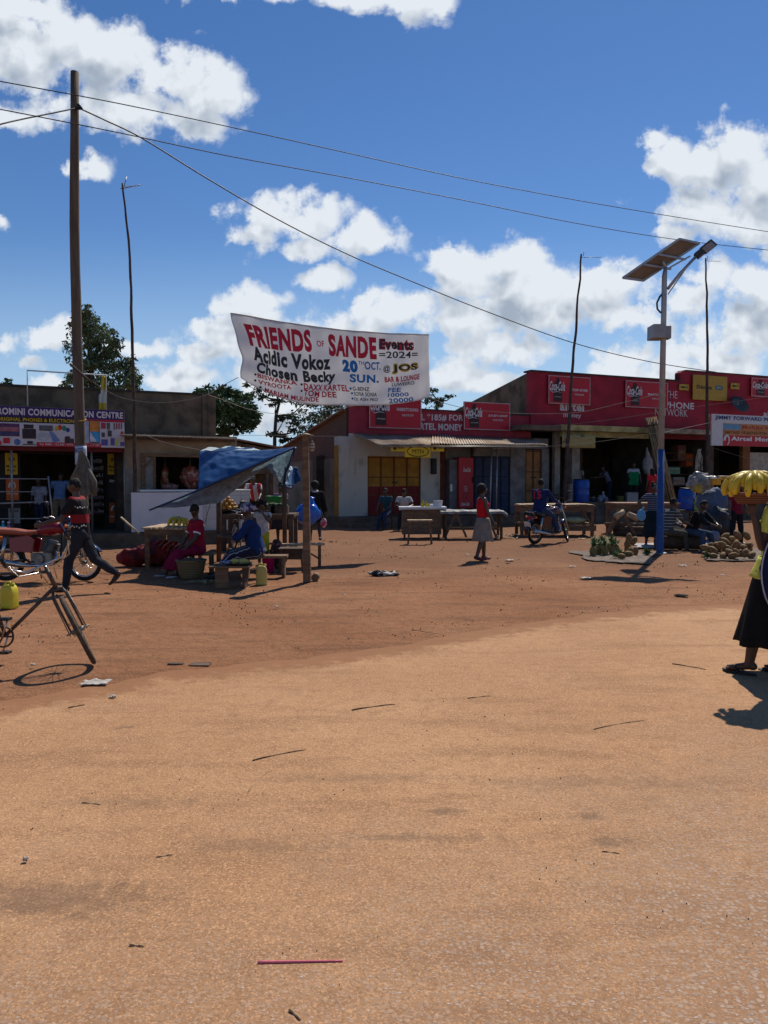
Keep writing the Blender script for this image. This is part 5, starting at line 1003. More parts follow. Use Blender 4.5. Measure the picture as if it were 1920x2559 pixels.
person('man in black shirt and blue jeans hunched on a log, arms on knees', (f.x, 18.3, 0), -140, 1.7, hz=.46, LL=(82, 10, 72), RL=(82, 14, 76), LA=(48, 6, 70, -35), RA=(48, 6, 70, -35), lean=30, topm=cloth('black_shirt', (.012, .012, .014)), sleeve=1.0, long=.5, bottom='trousers', botm=cloth('faded_jeans', (.045, .07, .12)), hair='short', head=(0, 40), shoes=SOLE, seed=16)
lg = thing('log_seat', 'dark log used as a seat by the two men right of the light post', 'log', (AT(1700, 1205, 18.35).x, 18.35, 0)); MB().tube([(-.55, 0, .17), (0, .02, .18), (.55, .0, .17)], [.17, .165, .17], 14).build('trunk_piece', M_WOODD, lg)
f = AT(1843, 1205, 19.8)
person('man in maroon shirt and dark trousers standing behind the banana basket', (f.x, 19.8, 0), -165, 1.6, topm=cloth('maroon_shirt', (.17, .01, .03)), bottom='trousers', botm=cloth('navy_trousers', (.012, .013, .02)), hair='short', shoes=SOLE, seed=17)
# ---- people inside the shops
def inside(label, px, d, z, face, H, c1, c2, **k):
    f = AT(px, 1205, d); return person(label, (f.x, d, z), face, H, topm=cloth('shirt_%d' % px, c1), botm=cloth('lower_%d' % px, c2), voxel=.015, face_on=abs(face) > 110, seed=px, **k)
inside('person in light blue shirt and khaki trousers leaning into the dark phone shop', 148, 20.3, .32, 12, 1.62, (.10, .18, .36), (.16, .13, .09), bottom='trousers', lean=24, LA=(40, 12, 80, 0), RA=(40, 12, 80, 0), head=(0, 30))
inside('person in white and blue striped shirt standing in the dark phone shop', 98, 20.5, .32, 170, 1.40, (.26, .28, .36), (.02, .03, .07), bottom='trousers', sleeve=.8, bulk=1.1)
inside('woman in dull red top and white cloth standing in the narrow shop doorway', 1383, 33.2, .78, 60, 1.6, (.16, .03, .045), (.03, .03, .035), bottom='skirt', hem=.4, female=True, LA=(30, 8, 70, 0), hair='bun')
inside('man in pale shirt half hidden by the dusty cream pillar', 1447, 34.2, .78, 150, 1.62, (.28, .27, .25), (.04, .04, .05), bottom='trousers', lean=15)
inside('person in grey blue shirt bending in the dark open shop', 1522, 34.6, .78, 100, 1.62, (.12, .13, .20), (.02, .025, .05), bottom='trousers', lean=28, LA=(50, 8, 80, 0), RA=(50, 8, 80, 0))
ga, _ = inside('shopkeeper in white tee and green apron in the dark open shop', 1583, 33.6, .78, 170, 1.68, (.42, .42, .46), (.02, .02, .025), bottom='trousers', LA=(10, 15, 20, 8), RA=(30, 18, 60, -10))
m = MB().patch(lambda u, v: (-.20 + .40 * u + .03 * (1 - v) * (u - .5), .155 + .02 * sin(u * 7) - .06 * abs(u - .5) ** 2, .70 + .58 * v), 12, 12, .01); m.build('apron', cloth('green_apron', (.008, .19, .07)), ga)
inside('woman with long braids and bright red shirt beside the blue post', 1630, 31.2, .52, 20, 1.66, (.48, .02, .03), (.22, .03, .035), bottom='skirt', hem=.35, female=True, hair='long')
# ================================================================== motorcycles and bicycles
M_TYRE = mat('tyre_rubber', (.018, .017, .016), .85, .3, 12, .2); M_CHROME = mat('dull_chrome', (.48, .47, .45), .25, .1, 6, 0, metal=.95); M_ENG = mat('grimy_alloy', (.17, .16, .15), .45, .3, 12, .2, metal=.6)
M_AMB = mat('amber_lens', (.75, .16, .02), .25, .05, 4, 0); M_DKP = mat('black_plastic', (.02, .02, .022), .45, .1, 6, .05)
def wheel(par, c, r, wid, axis, rimm, tyrem=M_TYRE, spokes=18, rim=.018, hub=.035, name='wheel', disc=None):
    """axis: unit vector of the axle"""
    ax = V(axis).normalized(); u = ax.orthogonal().normalized(); v = ax.cross(u); c = V(c); n = 40
    ring = lambda rad: [c + (u * cos(2 * PI * k / n) + v * sin(2 * PI * k / n)) * rad for k in range(n)]
    w_ = MB().tube(ring(r - wid / 2), wid / 2, 10, closed=True).build(name, tyrem, par)
    MB().tube(ring(r - wid - rim * .4), rim, 8, closed=True).build('rim', rimm, w_)
    m = MB()
    for k in range(spokes):
        a = 2 * PI * k / spokes; d = u * cos(a) + v * sin(a); e = u * cos(a + .35 * (-1) ** k) + v * sin(a + .35 * (-1) ** k)
        m.tube([c + ax * (.02 * (-1) ** (k // 2)) + e * hub, c + d * (r - wid - rim)], .0022 if spokes > 20 else .0035, 4)
    m.build('spokes', M_CHROME, w_)
    MB().tube([c - ax * .055, c + ax * .055], hub, 12).build('hub', M_ENG, w_)
def motorbike(label, loc, rz, c_tank, c_seat, steer=0, rack=True, lean=6, rim=M_CHROME):
    t = thing('motorcycle', label, 'motorcycle', loc, (R(lean), 0, R(rz))); W_ = 1.27; r = .30
    wheel(t, (0, 0, r), r, .075, (0, 1, 0), rim, name='rear_wheel')
    # steered front end about its head axis
    hd = V((W_ - .34, 0, .92)); ax = (hd - V((W_, 0, r))).normalized(); q = M.Translation(hd) @ M.Rotation(R(steer), 4, ax) @ M.Translation(-hd)
    wheel(t, q @ V((W_, 0, r)), r, .065, (q.to_3x3() @ V((0, 1, 0))), rim, name='front_wheel')
    m = MB()
    for y in (-.085, .085): m.tube([(W_, y, r), (W_ - .13, y, r + .30), (W_ - .35, y, .95)], [.018, .02, .024], 8)
    m.xf(q); m.build('fork', M_CHROME, t)
    m = MB().patch(lambda u, v: (W_ + (r + .03) * cos(R(30 + 115 * u)), -.055 + .11 * v, r + (r + .03) * sin(R(30 + 115 * u)) + .012 * cos((v - .5) * 3)), 16, 4, .006); m.xf(q); m.build('front_mudguard', mat('blue_black_enamel', (.02, .03, .08), .2, .05, 4, 0, coat=.5), t)
    m = MB().tube([(W_ - .50, .36, 1.03), (W_ - .40, .28, 1.06), (W_ - .33, .10, .97), (W_ - .33, -.10, .97), (W_ - .40, -.28, 1.06), (W_ - .50, -.36, 1.03)], .012, 8); m.xf(q); m.build('handlebar', M_CHROME, t)
    for y in (-.33, .33):
        m = MB().tube([(W_ - .53, y * 1.13, 1.025), (W_ - .46, y, 1.04)], .018, 8); m.xf(q); m.build('grip', M_DKP, t)
        m = MB().tube([(W_ - .43, y * .85, 1.05), (W_ - .42, y * 1.0, 1.22)], .006, 6); m.xf(q); st_ = m.build('mirror_stem', M_DKP, t)
        m = MB().sph((W_ - .42, y * 1.06, 1.26), (.018, .06, .045), 14, 10); m.xf(q); m.build('mirror', M_DKP, t)
        m = MB().sph((W_ - .22, y * .5, .90), (.025, .028, .025), 10, 8); m.xf(q); m.build('front_indicator', M_AMB, t)
        m = MB().tube([(-.16, y * .2, .72), (-.17, y * .42, .71)], .008, 6); m.sph((-.18, y * .48, .71), (.03, .034, .028), 10, 8); m.build('rear_indicator', M_AMB, t)
    m = MB().lathe([(.0, 0), (.085, .0), (.09, .03), (.06, .12), (0, .14)], n=20, cap=False); m.xf(q @ M.Translation((W_ - .17, 0, .90)) @ M.Rotation(R(-90), 4, 'Y')); m.build('headlight', M_CHROME, t)
    m = MB().sph((W_ - .28, 0, 1.0), (.09, .11, .07), 16, 10); m.xf(q); m.build('cowl', mat('cowl_paint', (.015, .02, .06), .25, .05, 4, 0, coat=.4), t)
    # tank, seat, panels
    cs = [(.52, 0, .80), (.58, 0, .82), (.70, 0, .85), (.82, 0, .86), (.90, 0, .84), (.94, 0, .82)]; m = MB(); loft(m, cs, (0, 1, 0), [(.06, .05), (.11, .09), (.135, .115), (.135, .115), (.10, .09), (.05, .05)]); tk = remesh(m, 'tank', c_tank, t, .012, 0)
    MB().lathe([(0, 0), (.035, 0), (.035, .018), (0, .02)], (.76, 0, .955), 14, cap=False).build('fuel_cap', M_CHROME, tk)
    m = MB(); loft(m, [(-.20, 0, .82), (-.10, 0, .815), (.15, 0, .80), (.35, 0, .775), (.54, 0, .80)], (0, 1, 0), [(.08, .03), (.13, .055), (.135, .06), (.12, .055), (.07, .03)]); remesh(m, 'seat', c_seat, t, .012, .002)
    m = MB()
    for y in (-.125, .125): m.prism([(.12, .48), (.48, .46), (.52, .68), (.38, .74), (.10, .70)], y - .02, y + .02)
    m.build('side_panel', c_tank, t, bevel=.008)
    m = MB(); m.tube([(W_ - .38, 0, .88), (.72, 0, .74), (.2, 0, .72), (-.18, 0, .76)], .022, 8); m.tube([(W_ - .36, 0, .80), (.88, 0, .32), (.45, 0, .26), (.3, 0, .36), (.2, 0, .70)], .022, 8); m.tube([(.32, .10, .34), (0, .10, r)], .018, 8); m.tube([(.32, -.10, .34), (0, -.10, r)], .018, 8); m.build('frame', M_DKP, t)
    m = MB().box((.62, 0, .36), (.34, .24, .20)); m.tube([(.70, 0, .44), (.76, 0, .66)], [.10, .085], 14); [m.tube([(.705 + .011 * k, 0, .47 + .03 * k), (.708 + .011 * k, 0, .478 + .03 * k)], .125, 14) for k in range(6)]; m.tube([(.58, -.16, .36), (.58, .16, .36)], .09, 16); m.build('engine', M_ENG, t, bevel=.01)
    m = MB().tube([(.82, -.06, .55), (.88, -.12, .40), (.80, -.15, .27), (.45, -.16, .25), (.30, -.17, .27), (-.22, -.19, .36)], [.02, .022, .022, .025, .045, .05], 12); m.build('exhaust', M_CHROME, t)
    m = MB().patch(lambda u, v: ((r + .05) * cos(R(45 + 150 * u)), -.075 + .15 * v, r + .02 + (r + .06) * sin(R(45 + 150 * u))), 18, 4, .006); m.build('rear_mudguard', c_tank, t)
    MB().box((-.24, 0, .68), (.06, .14, .07)).build('tail_light', mat('red_lens', (.35, .01, .01), .25, .05, 4, 0), t, bevel=.01)
    MB().box((-.33, 0, .52), (.008, .20, .14), (0, R(-20), 0)).build('number_plate', mat('white_plate', (.5, .5, .48), .5), t)
    for y in (-.16, .16): MB().tube([(0, y, r + .02), (.06, y, .70)], .028, 10).build('shock_absorber', M_CHROME, t)
    if rack: m = MB(); [m.tube([(-.30, y, .84), (-.05, y, .87)], .008, 6) for y in (-.1, 0, .1)]; m.tube([(-.30, -.1, .84), (-.30, .1, .84)], .008, 6); m.tube([(-.26, -.1, .84), (-.15, -.11, .72)], .008, 6); m.build('rear_rack', M_CHROME, t)
    MB().tube([(.50, .08, .26), (.46, .26, .03)], .011, 6).build('side_stand', M_DKP, t)
    MB().tube([(.50, -.20, .32), (.50, .20, .32)], .014, 6).build('foot_pegs', M_DKP, t)
    return t
M_TRED = mat('dark_red_enamel', (.20, .008, .02), .3, .1, 4, 0, coat=.15, spec=.4); M_TSEAT = mat('tan_red_vinyl', (.34, .10, .06), .5, .15, 4, .1)
p = AT(207, 1205, 12.45)
motorbike('red motorcycle with tan seat parked at the left edge behind the bicycle', (p.x - 1.27, 12.45, 0), 0, M_TRED, M_TSEAT, steer=-8, lean=-4)
p = G(1337, 1360); 
mb2 = motorbike('dark motorcycle with orange indicators carrying a rider in a number 15 jersey', (p.x, p.y, 0), 40, mat('black_maroon_enamel', (.05, .006, .012), .2, .1, 4, 0, coat=.6), mat('black_vinyl', (.025, .028, .035), .45, .1, 5, .1), steer=34, lean=2, rim=mat('brass_rim', (.45, .33, .15), .35, .1, 5, 0, metal=.8))
rp = V((p.x, p.y, 0)) + V((cos(R(40)), sin(R(40)), 0)) * .20
M_NJ = cloth('navy_jersey', (.014, .024, .10))
rider, _ = person('motorcycle rider seen from behind in navy jersey with a red number 15', (rp.x, rp.y, 0), -36, 1.68, hz=.90, LL=(66, 20, 62), RL=(66, 20, 62), LA=(42, 14, 76, 8), RA=(42, 14, 76, 8), lean=4, bulk=1.22, topm=M_NJ, top='jersey', sleeve=1.0, long=.8, bottom='trousers', botm=cloth('rider_jeans', (.03, .05, .11)), hair='short', head=(0, 0), shoes=SOLE, face_on=False, fold=.009, seed=18)
MB().text('15', -.10, .10, 1.18, 1.38, -.19, .015, mp=lambda x, z: (x, -.178 + abs(x) ** 2 * 2.0, z), seg=.06).build('jersey_number', cloth('red_number', (.48, .04, .05)), rider)
MB().text('15', -.112, .112, 1.168, 1.392, -.18, .045, mp=lambda x, z: (x, -.172 + abs(x) ** 2 * 2.0, z), seg=.06).build('number_outline', cloth('pale_outline', (.22, .03, .08)), rider)

def bicycle(label, loc, rz, steer=0, lean=0, c_fr=(.05, .042, .035), rimm=M_CHROME, wr=.33, zf=None, kick=True, roll=0):
    t = thing('bicycle', label, 'bicycle', loc, (R(lean), 0, R(rz))); W_ = 1.08; fr = mat('worn_enamel_%d' % rz, c_fr, .45, .4, 18, .2, col2=(.12, .07, .05)); zf = zf or wr
    A = V((W_, 0, zf)); ax = V((-.454, 0, .891)); HT = A + ax * .60; HB = A + ax * .42
    q = M.Translation(A) @ M.Rotation(R(steer), 4, ax) @ M.Translation(-A); bbk = V((.45, 0, .27)); seat = V((.27, 0, .84)); rear = V((0, 0, wr))
    wheel(t, rear, wr, .042, (0, 1, 0), rimm, spokes=32, rim=.011, hub=.022, name='rear_wheel')
    wheel(t, A, wr, .042, q.to_3x3() @ V((0, 1, 0)), rimm, mat('worn_tan_tyre', (.085, .06, .042), .9, .3, 20, .2), spokes=32, rim=.011, hub=.022, name='front_wheel')
    m = MB(); m.tube([HB, HT], .019, 10); m.tube([HT - ax * .03, seat.lerp(HT, .0) + V((.0, 0, -.04))], .0145, 10); m.tube([HB + ax * .01, bbk], .0165, 10); m.tube([bbk, seat + V((-.02, 0, .04))], .0155, 10)
    for y in (-.055, .055): m.tube([bbk + V((0, y * .6, 0)), rear + V((0, y, 0))], .009, 8); m.tube([seat + V((.0, y * .3, -.06)), rear + V((0, y, 0))], .008, 8)
    m.build('frame', fr, t)
    m = MB()
    for y in (-.055, .055): m.tube([A + V((0, y, 0)), A + ax * .34 + V((0, y, 0)), A + ax * .40 + V((0, y * .7, 0))], [.008, .0125, .0125], 8)
    m.tube([A + ax * .40 + V((0, -.05, 0)), A + ax * .40 + V((0, .05, 0))], .014, 8); m.tube([A + ax * .4, A + ax * .62], .0135, 8); m.xf(q); m.build('fork', fr, t)
    m = MB()
    for y in (-.075, .075): m.tube([A + V((.0, y, 0)) + ax * -.02, A + V((.0, y * .9, 0)) + ax * .36], .005, 6)       # mudguard stays left on the fork
    m.tube([A + V((0, -.10, 0)), A + V((0, .10, 0))], .007, 6); m.xf(q); m.build('stays', M_ENG, t)
    top_ = A + ax * .66; m = MB().tube([top_ + V((-.20, .27, .02)), top_ + V((-.08, .26, .02)), top_ + V((.04, .16, .0)), top_ + V((.03, 0, .0)), top_ + V((.04, -.16, .0)), top_ + V((-.08, -.26, .02)), top_ + V((-.20, -.27, .02))], .0115, 10); m.tube([A + ax * .58, top_ + V((.03, 0, 0))], .013, 8); m.xf(q); m.build('handlebar', M_CHROME, t)
    m = MB()
    for y in (-1, 1): m.tube([top_ + V((-.19, y * .25, -.04)), top_ + V((-.03, y * .22, -.05)), top_ + V((.03, y * .06, -.06)), A + ax * .5 + V((.03, y * .04, 0))], .0055, 6)
    m.xf(q); m.build('brake_rods', M_CHROME, t)
    for y in (-.27, .27): m = MB().tube([top_ + V((-.25, y, .02)), top_ + V((-.14, y, .02))], .017, 8); m.xf(q); m.build('grip', M_DKP, t)
    m = MB(); n = 40; m.tube([bbk + V((cos(2 * PI * k / n) * .088, -.04, sin(2 * PI * k / n) * .088)) for k in range(n)], .009, 6, closed=True); [m.tube([bbk + V((0, -.04, 0)), bbk + V((cos(a) * .085, -.04, sin(a) * .085))], .008, 6) for a in (0, 2.1, 4.2)]; m.build('chainring', mat('rusty_steel', (.10, .06, .04), .6, .3, 10, .2, metal=.5), t)
    m = MB(); m.tube([bbk + V((.0, -.06, 0)), bbk + V((.06, -.07, .16))], .009, 8); m.tube([bbk + V((.0, .06, 0)), bbk + V((-.06, .07, -.16))], .009, 8); m.build('cranks', M_CHROME, t)
    for sg in (-1, 1): MB().box(bbk + V((-sg * .06, sg * .12, -sg * .165)), (.085, .08, .024)).build('pedal', M_DKP, t, bevel=.004)
    m = MB(); [m.tube([bbk + V((0, -.04, z_)), rear + V((0, -.04, z_ * .35))], .004, 4) for z_ in (-.088, .088)]; m.build('chain', mat('rusty_steel', (.10, .06, .04), .6, .3, 10, .2, metal=.5), t)
    m = MB(); loft(m, [seat + V((-.14, 0, .10)), seat + V((-.08, 0, .115)), seat + V((.02, 0, .11)), seat + V((.14, 0, .115))], (0, 1, 0), [(.07, .02), (.10, .035), (.05, .03), (.018, .015)]); m.build('saddle', mat('black_leather', (.02, .017, .015), .5), t)
    m = MB(); [m.tube([(.18, y, .70), (-.30, y, .70)], .007, 6) for y in (-.09, .09)]; [m.tube([(-x, -.09, .70), (-x, .09, .70)], .006, 6) for x in (-.15, 0, .12, .28)]; [m.tube([(-.1, y, .70), (0, y * .9, wr)], .006, 6) for y in (-.09, .09)]; m.build('carrier', fr, t)
    m = MB().patch(lambda u, v: ((wr + .03) * cos(R(20 + 175 * u)), -.03 + .06 * v, wr + (wr + .03) * sin(R(20 + 175 * u))), 20, 2, .003); m.build('mudguard', fr, t)
    if kick:
        m = MB(); [m.tube([(.0, y * .6, wr), (-.03, y, .012)], .008, 6) for y in (-.13, .13)]; m.tube([(-.03, -.13, .012), (-.03, .13, .012)], .008, 6); m.build('stand', fr, t)
    return t
bx_ = AT(225, 1205, 6.55).x - .154
bicycle('old bicycle without a front mudguard, front wheel turned sideways, at the left foreground', (bx_ - 1.08, 6.62, 0), 0, steer=112, zf=.318, lean=-2)
p = AT(587, 1205, 17.4)
bicycle('bicycle with pale wheel rims standing behind the seated women', (p.x - .2, 18.2, 0), -66, steer=5, rimm=mat('pale_rim', (.40, .38, .30), .4, .1, 5, 0), lean=-5)
# ================================================================== banner
def bil(c, u, v): return c[0] * (1 - u) * (1 - v) + c[1] * u * (1 - v) + c[2] * u * v + c[3] * (1 - u) * v
BT = [AT(576, 783, 15.6), AT(1072, 836, 18.0), AT(1073, 994, 17.9), AT(596, 943, 15.5)]   # TL TR BR BL
def banner(u, v, off=0.0):
    p = bil(BT, u, v)
    sag_t = -.10 * sin(PI * u) * (1 - v) ** 1; sag_b = (-.36 * sin(PI * min(1, u * 1.02)) ** .8 + (-.10 * sin(PI * u * 2) if u < .5 else 0)) * v if 0 < u < 1 else 0
    left = .10 * sin(PI * v) * (1 - u) ** 3
    wr = .06 * sin(v * 5 + u * 22) * (1 - u) ** 2 + .03 * sin((u + v) * 16) * v + .018 * sin(u * 31 + v * 7 + sin(v * 9)) + .05 * max(0, 1 - abs(u - .13 - .16 * v) * 9) + .012 * sin(u * 70 + v * 3) + .03 * sin(u * 6 - v * 2)
    n = V((-.42, -.90, 0))
    return p + V((left, 0, sag_t + sag_b)) + n * (wr + off)
M_BANN = mat('banner_cloth', (.76, .76, .77), .85, .04, 3, .12, bscale=9)
bt_ = bpy.data.materials['banner_cloth'].node_tree; _b = bt_.nodes['Principled BSDF']
_tr = nd(bt_, 'ShaderNodeBsdfTranslucent'); _tr.inputs[0].default_value = (.86, .85, .84, 1); _mx = nd(bt_, 'ShaderNodeMixShader'); _mx.inputs[0].default_value = .56
bt_.links.new(_b.outputs[0], _mx.inputs[1]); bt_.links.new(_tr.outputs[0], _mx.inputs[2]); bt_.links.new(_mx.outputs[0], bt_.nodes['Material Output'].inputs[0])
bn = thing('street_banner', 'white cloth banner with red, black and blue hand painted writing strung over the street', 'banner', (0, 0, 0))
MB().patch(lambda u, v: banner(u, v), 110, 40, .003).build('cloth', M_BANN, bn)
MB().tube([banner(i / 60, 0) for i in range(61)], .012, 6).build('top_hem', M_ROPE, bn)
PR = mat('banner_red', (.50, .02, .045), .8, .1, 5, 0); PK = mat('banner_black', (.035, .04, .045), .8, .1, 5, 0); PB_ = mat('banner_blue', (.02, .16, .42), .8, .1, 5, 0); PG = mat('banner_gold', (.60, .42, .05), .8, .1, 5, 0)
# pixel rows read off the banner: text, left x, right x, y of the top-left, y of the bottom-left, slope px, colour, boldness
def bt(txt, xl, xr, yt, yb, dy, c, bold=.03, off=.010):
    # convert photo pixels to banner coordinates (u, v); the rows slope with the cloth
    def uv(px, py):
        u = (px - 586) / (1072 - 586)
        for _ in range(6):
            p = banner(u, .5); q = F_PX * (p.x) / (p.y * cos(PITCH) - (p.z - CAM_H) * sin(PITCH)) + CX; u += (px - q) / 490
        def yy(v):
            p = banner(u, v); dz = p.z - CAM_H; f_ = p.y * cos(PITCH) - dz * sin(PITCH); return CY - F_PX * (p.y * sin(PITCH) + dz * cos(PITCH)) / f_
        lo, hi = 0.0, 1.0
        for _ in range(18):
            m_ = (lo + hi) / 2
            if yy(m_) < py: lo = m_
            else: hi = m_
        return u, (lo + hi) / 2
    ul, vt = uv(xl, yt); _, vb = uv(xl, yb); ur, vt2 = uv(xr, yt + dy); _, vb2 = uv(xr, yb + dy)
    def mp(x, z): t_ = vt + (vt2 - vt) * x; b_ = vb + (vb2 - vb) * x; return banner(ul + (ur - ul) * x, b_ + (t_ - b_) * z, off)
    MB().text(txt, 0, 1, 0, 1, 0, bold, mp=mp, seg=.12).build('lettering', c, bn, norm=False)
bt('FRIENDS', 630, 785, 808, 864, 16, PR, .05); bt('OF', 797, 813, 851, 866, 1, PR, .02); bt('SANDE', 824, 942, 834, 890, 9, PR, .05)
bt('Events', 948, 1036, 846, 874, 2, PR, .10, .008); bt('Events', 951, 1033, 848, 872, 2, PK, .03, .013); bt('=2024=', 948, 1046, 878, 895, -1, PK, .02)
bt('Acidic Vokoz', 631, 827, 863, 900, 24, PK, .05); bt('Chosen Becky', 643, 838, 903, 936, 24, PK, .05)
bt('20', 857, 895, 898, 929, 3, PB_, .07); bt('TH', 897, 911, 902, 911, 1, PB_, .02); bt('OCT.', 912, 952, 903, 923, 2, PB_, .03); bt('SUN.', 874, 948, 934, 955, 2, PB_, .04)
bt('@', 959, 976, 913, 932, 0, PK, .02); bt('JOS', 979, 1047, 909, 936, -4, PG, .10, .008); bt('JOS', 982, 1044, 912, 932, -4, PK, .03, .013)
bt('BAR & LOUNGE', 961, 1050, 942, 956, -8, PR, .04); bt('LUWEERO', 977, 1038, 957, 966, -5, PK, .02)
bt('FEE', 968, 1003, 969, 980, 0, PB_, .03); bt('10000', 969, 1023, 983, 993, -3, PB_, .03); bt('20000', 971, 1032, 996, 1008, -4, PB_, .03)
bt('BISWANKA', 647, 740, 932, 943, 20, PR, .03); bt('VYROOTA', 648, 725, 948, 959, 15, PR, .03); bt('MARIAM MULINDE', 663, 795, 968, 980, 24, PR, .03)
bt('DAXX KARTEL', 755, 870, 957, 973, 6, PR, .03); bt('TOM DEE', 755, 840, 973, 988, 6, PR, .03)
for tx, xl, xr, y0, y1 in (('G-BENZ', 879, 924, 966, 976), ('SOFIA SONIA', 881, 942, 979, 989), ('DJ. ASH PRO', 881, 945, 993, 1003)): bt(tx, xl, xr, y0, y1, 2, PK, .02)
for px, py, c in ((642, 936, PK), (641, 951, PK), (653, 968, PK), (750, 961, PK), (749, 977, PK), (874, 971, PB_), (876, 983, PB_), (876, 996, PB_)): bt('.', px - 3, px + 3, py - 3, py + 3, 0, c, .0)

# ================================================================== poles, wires
M_POLE = mat('tarred_pole', (.085, .062, .045), .9, .35, 3, .4, col2=(.14, .105, .075), stretch=(3, 3, .35))
pb = AT(213, 1205, 16.6); pl = thing('power_pole', 'thick leaning wooden power pole rising past the phone shop sign', 'pole', (pb.x, pb.y, 0))
ppts = [(213, 1392, 13), (210, 1300, 12.5), (205, 1180, 12.5), (200, 1080, 12.5), (196, 960, 12.5), (193, 860, 12), (191, 760, 12), (188, 660, 11.5), (186.5, 560, 11.5), (186.5, 440, 11), (187, 320, 10), (187, 180, 9.5)]
pp = [AT(x, y, 16.6) - pl.location for x, y, _ in ppts]; pp[0].z = 0
MB().tube(pp, [r_ * 16.6 / F_PX for _, _, r_ in ppts], 16).build('shaft', M_POLE, pl)
m = MB(); q = AT(199, 270, 16.45) - pl.location; m.box(q, (.10, .06, .05)); m.tube([AT(188, 271, 16.5) - pl.location, AT(206, 272, 16.42) - pl.location], .02, 6); m.sph(AT(197, 265, 16.4) - pl.location, (.045, .04, .05)); m.build('cable_clamp', M_DKP, pl)
MB().tube([AT(176, 910, 16.3) - pl.location, AT(215, 945, 16.2) - pl.location, AT(230, 955, 16.2) - pl.location], [.03, .03, .02], 8).build('stub_branch', M_WOODD, pl)
m = MB(); m.tube([AT(203 + 12 * cos(a), 1048 + 4 * sin(a) , 16.6 - .12 * sin(a)) - pl.location for a in [2 * PI * k / 14 for k in range(14)]], .012, 6, closed=True); m.build('twine', mat('yellow_twine', (.45, .30, .05), .8), pl)
t = thing('notice_paper', 'pale printed paper wrapped round the power pole below the sign', 'poster', (pb.x, pb.y, 0))
ctr = AT(203, 1138, 16.6) - t.location; rr_ = 12.6 * 16.6 / F_PX + .012
MB().patch(lambda u, v: (ctr.x + rr_ * cos(PI + PI * u), ctr.y + rr_ * sin(PI + PI * u), ctr.z + .20 - .40 * v), 20, 4, .003).build('sheet', mat('pale_print_paper', (.42, .46, .58), .7, .2, 20, 0), t)
MB().text('WANTED', 0, 1, 0, 1, 0, .02, mp=lambda x, z: (ctr.x + (rr_ + .006) * cos(PI * 1.15 + PI * .6 * x), ctr.y + (rr_ + .006) * sin(PI * 1.15 + PI * .6 * x), ctr.z + .05 + .1 * z)).build('lettering', M_NAVY, t)
t = thing('white_strip', 'narrow white plastic strip on the foot of the power pole', 'strip', (pb.x, pb.y, 0)); m = MB(); a = AT(217, 1300, 16.42) - t.location; b = AT(218, 1345, 16.42) - t.location; m.beam(a, b, .04, .012); m.build('strip', mat('white_plastic', (.5, .52, .56), .5), t)
# dark jacket hung on the pole
jk = thing('hanging_jacket', 'brown grey jacket hanging from a nail on the power pole', 'jacket', AT(206, 1126, 16.25))
m = MB(); s = 16.25 / F_PX; J0 = V((0, 0, 0))
def jf(u, v): 
    wdt = (4 + 24 * v ** .7) * s; return (wdt * (u - .5) * 2 + .06 * v + .02 * sin(v * 5), -.05 - .06 * sin(u * PI) * v - .02 * sin(u * 26) * v, -v * 115 * s * (1 - .15 * abs(u - .55)))
m.patch(jf, 40, 24, .02); m.tube([(.12, -.06, -.35), (.26, -.05, -.65), (.27, -.04, -.95)], [.04, .055, .045], 10); m.tube([(-.05, -.05, -.3), (-.20, -.05, -.6)], [.04, .045], 10)
m.build('cloth', mat('drab_cloth', (.13, .115, .09), .85, .25, 5, .4), jk)
def wire(label, pts, r, cat='cable', m_=None, name='overhead_cable', group=None):
    P_ = [AT(*p) for p in pts]; out = []
    n = len(P_)
    for i in range(n - 1):      # Catmull-Rom through the read points
        a, b, c, d = P_[max(i - 1, 0)], P_[i], P_[i + 1], P_[min(i + 2, n - 1)]
        for k in range(12):
            u = k / 12; out.append(.5 * ((2 * b) + (c - a) * u + (2 * a - 5 * b + 4 * c - d) * u * u + (3 * b - a - 3 * c + d) * u ** 3))
    out.append(P_[-1]); o = MB().tube(out, r, 6).build(name, m_ or M_WIRE); return tag(o, label, cat, group)
wire('upper of the two thin cables crossing the whole sky', [(-120, 180, 12), (0, 203, 12.4), (289, 257, 13.5), (578, 318, 15), (868, 382, 16.5), (1157, 446, 18), (1446, 501, 19.5), (1700, 544, 21), (1920, 579, 22), (2100, 606, 23)], .0085, group='overhead cables')
wire('lower of the two thin cables crossing the whole sky', [(-120, 252, 12), (0, 273, 12.4), (289, 330, 13.5), (578, 391, 15), (868, 444, 16.5), (1157, 500, 18), (1446, 559, 19.5), (1700, 600, 21), (1920, 625, 22), (2100, 645, 23)], .0085, group='overhead cables')
wire('thick dark cable sloping from the power pole down to the right-hand roof', [(202, 272, 16.4), (260, 299, 17), (358, 347, 18), (520, 447, 19.5), (694, 548, 21), (868, 635, 23), (1041, 708, 25), (1215, 778, 27), (1434, 857, 29.5), (1620, 903, 32), (1790, 930, 34)], .016, group='overhead cables')
wire('dark cable running from the power pole out of the left edge', [(188, 271, 16.5), (120, 285, 15.8), (60, 297, 15.2), (0, 311, 14.6), (-80, 335, 14)], .016, group='overhead cables')
M_ROPE2 = mat('dusty_rope', (.22, .20, .17), .9, .2, 30, .2)
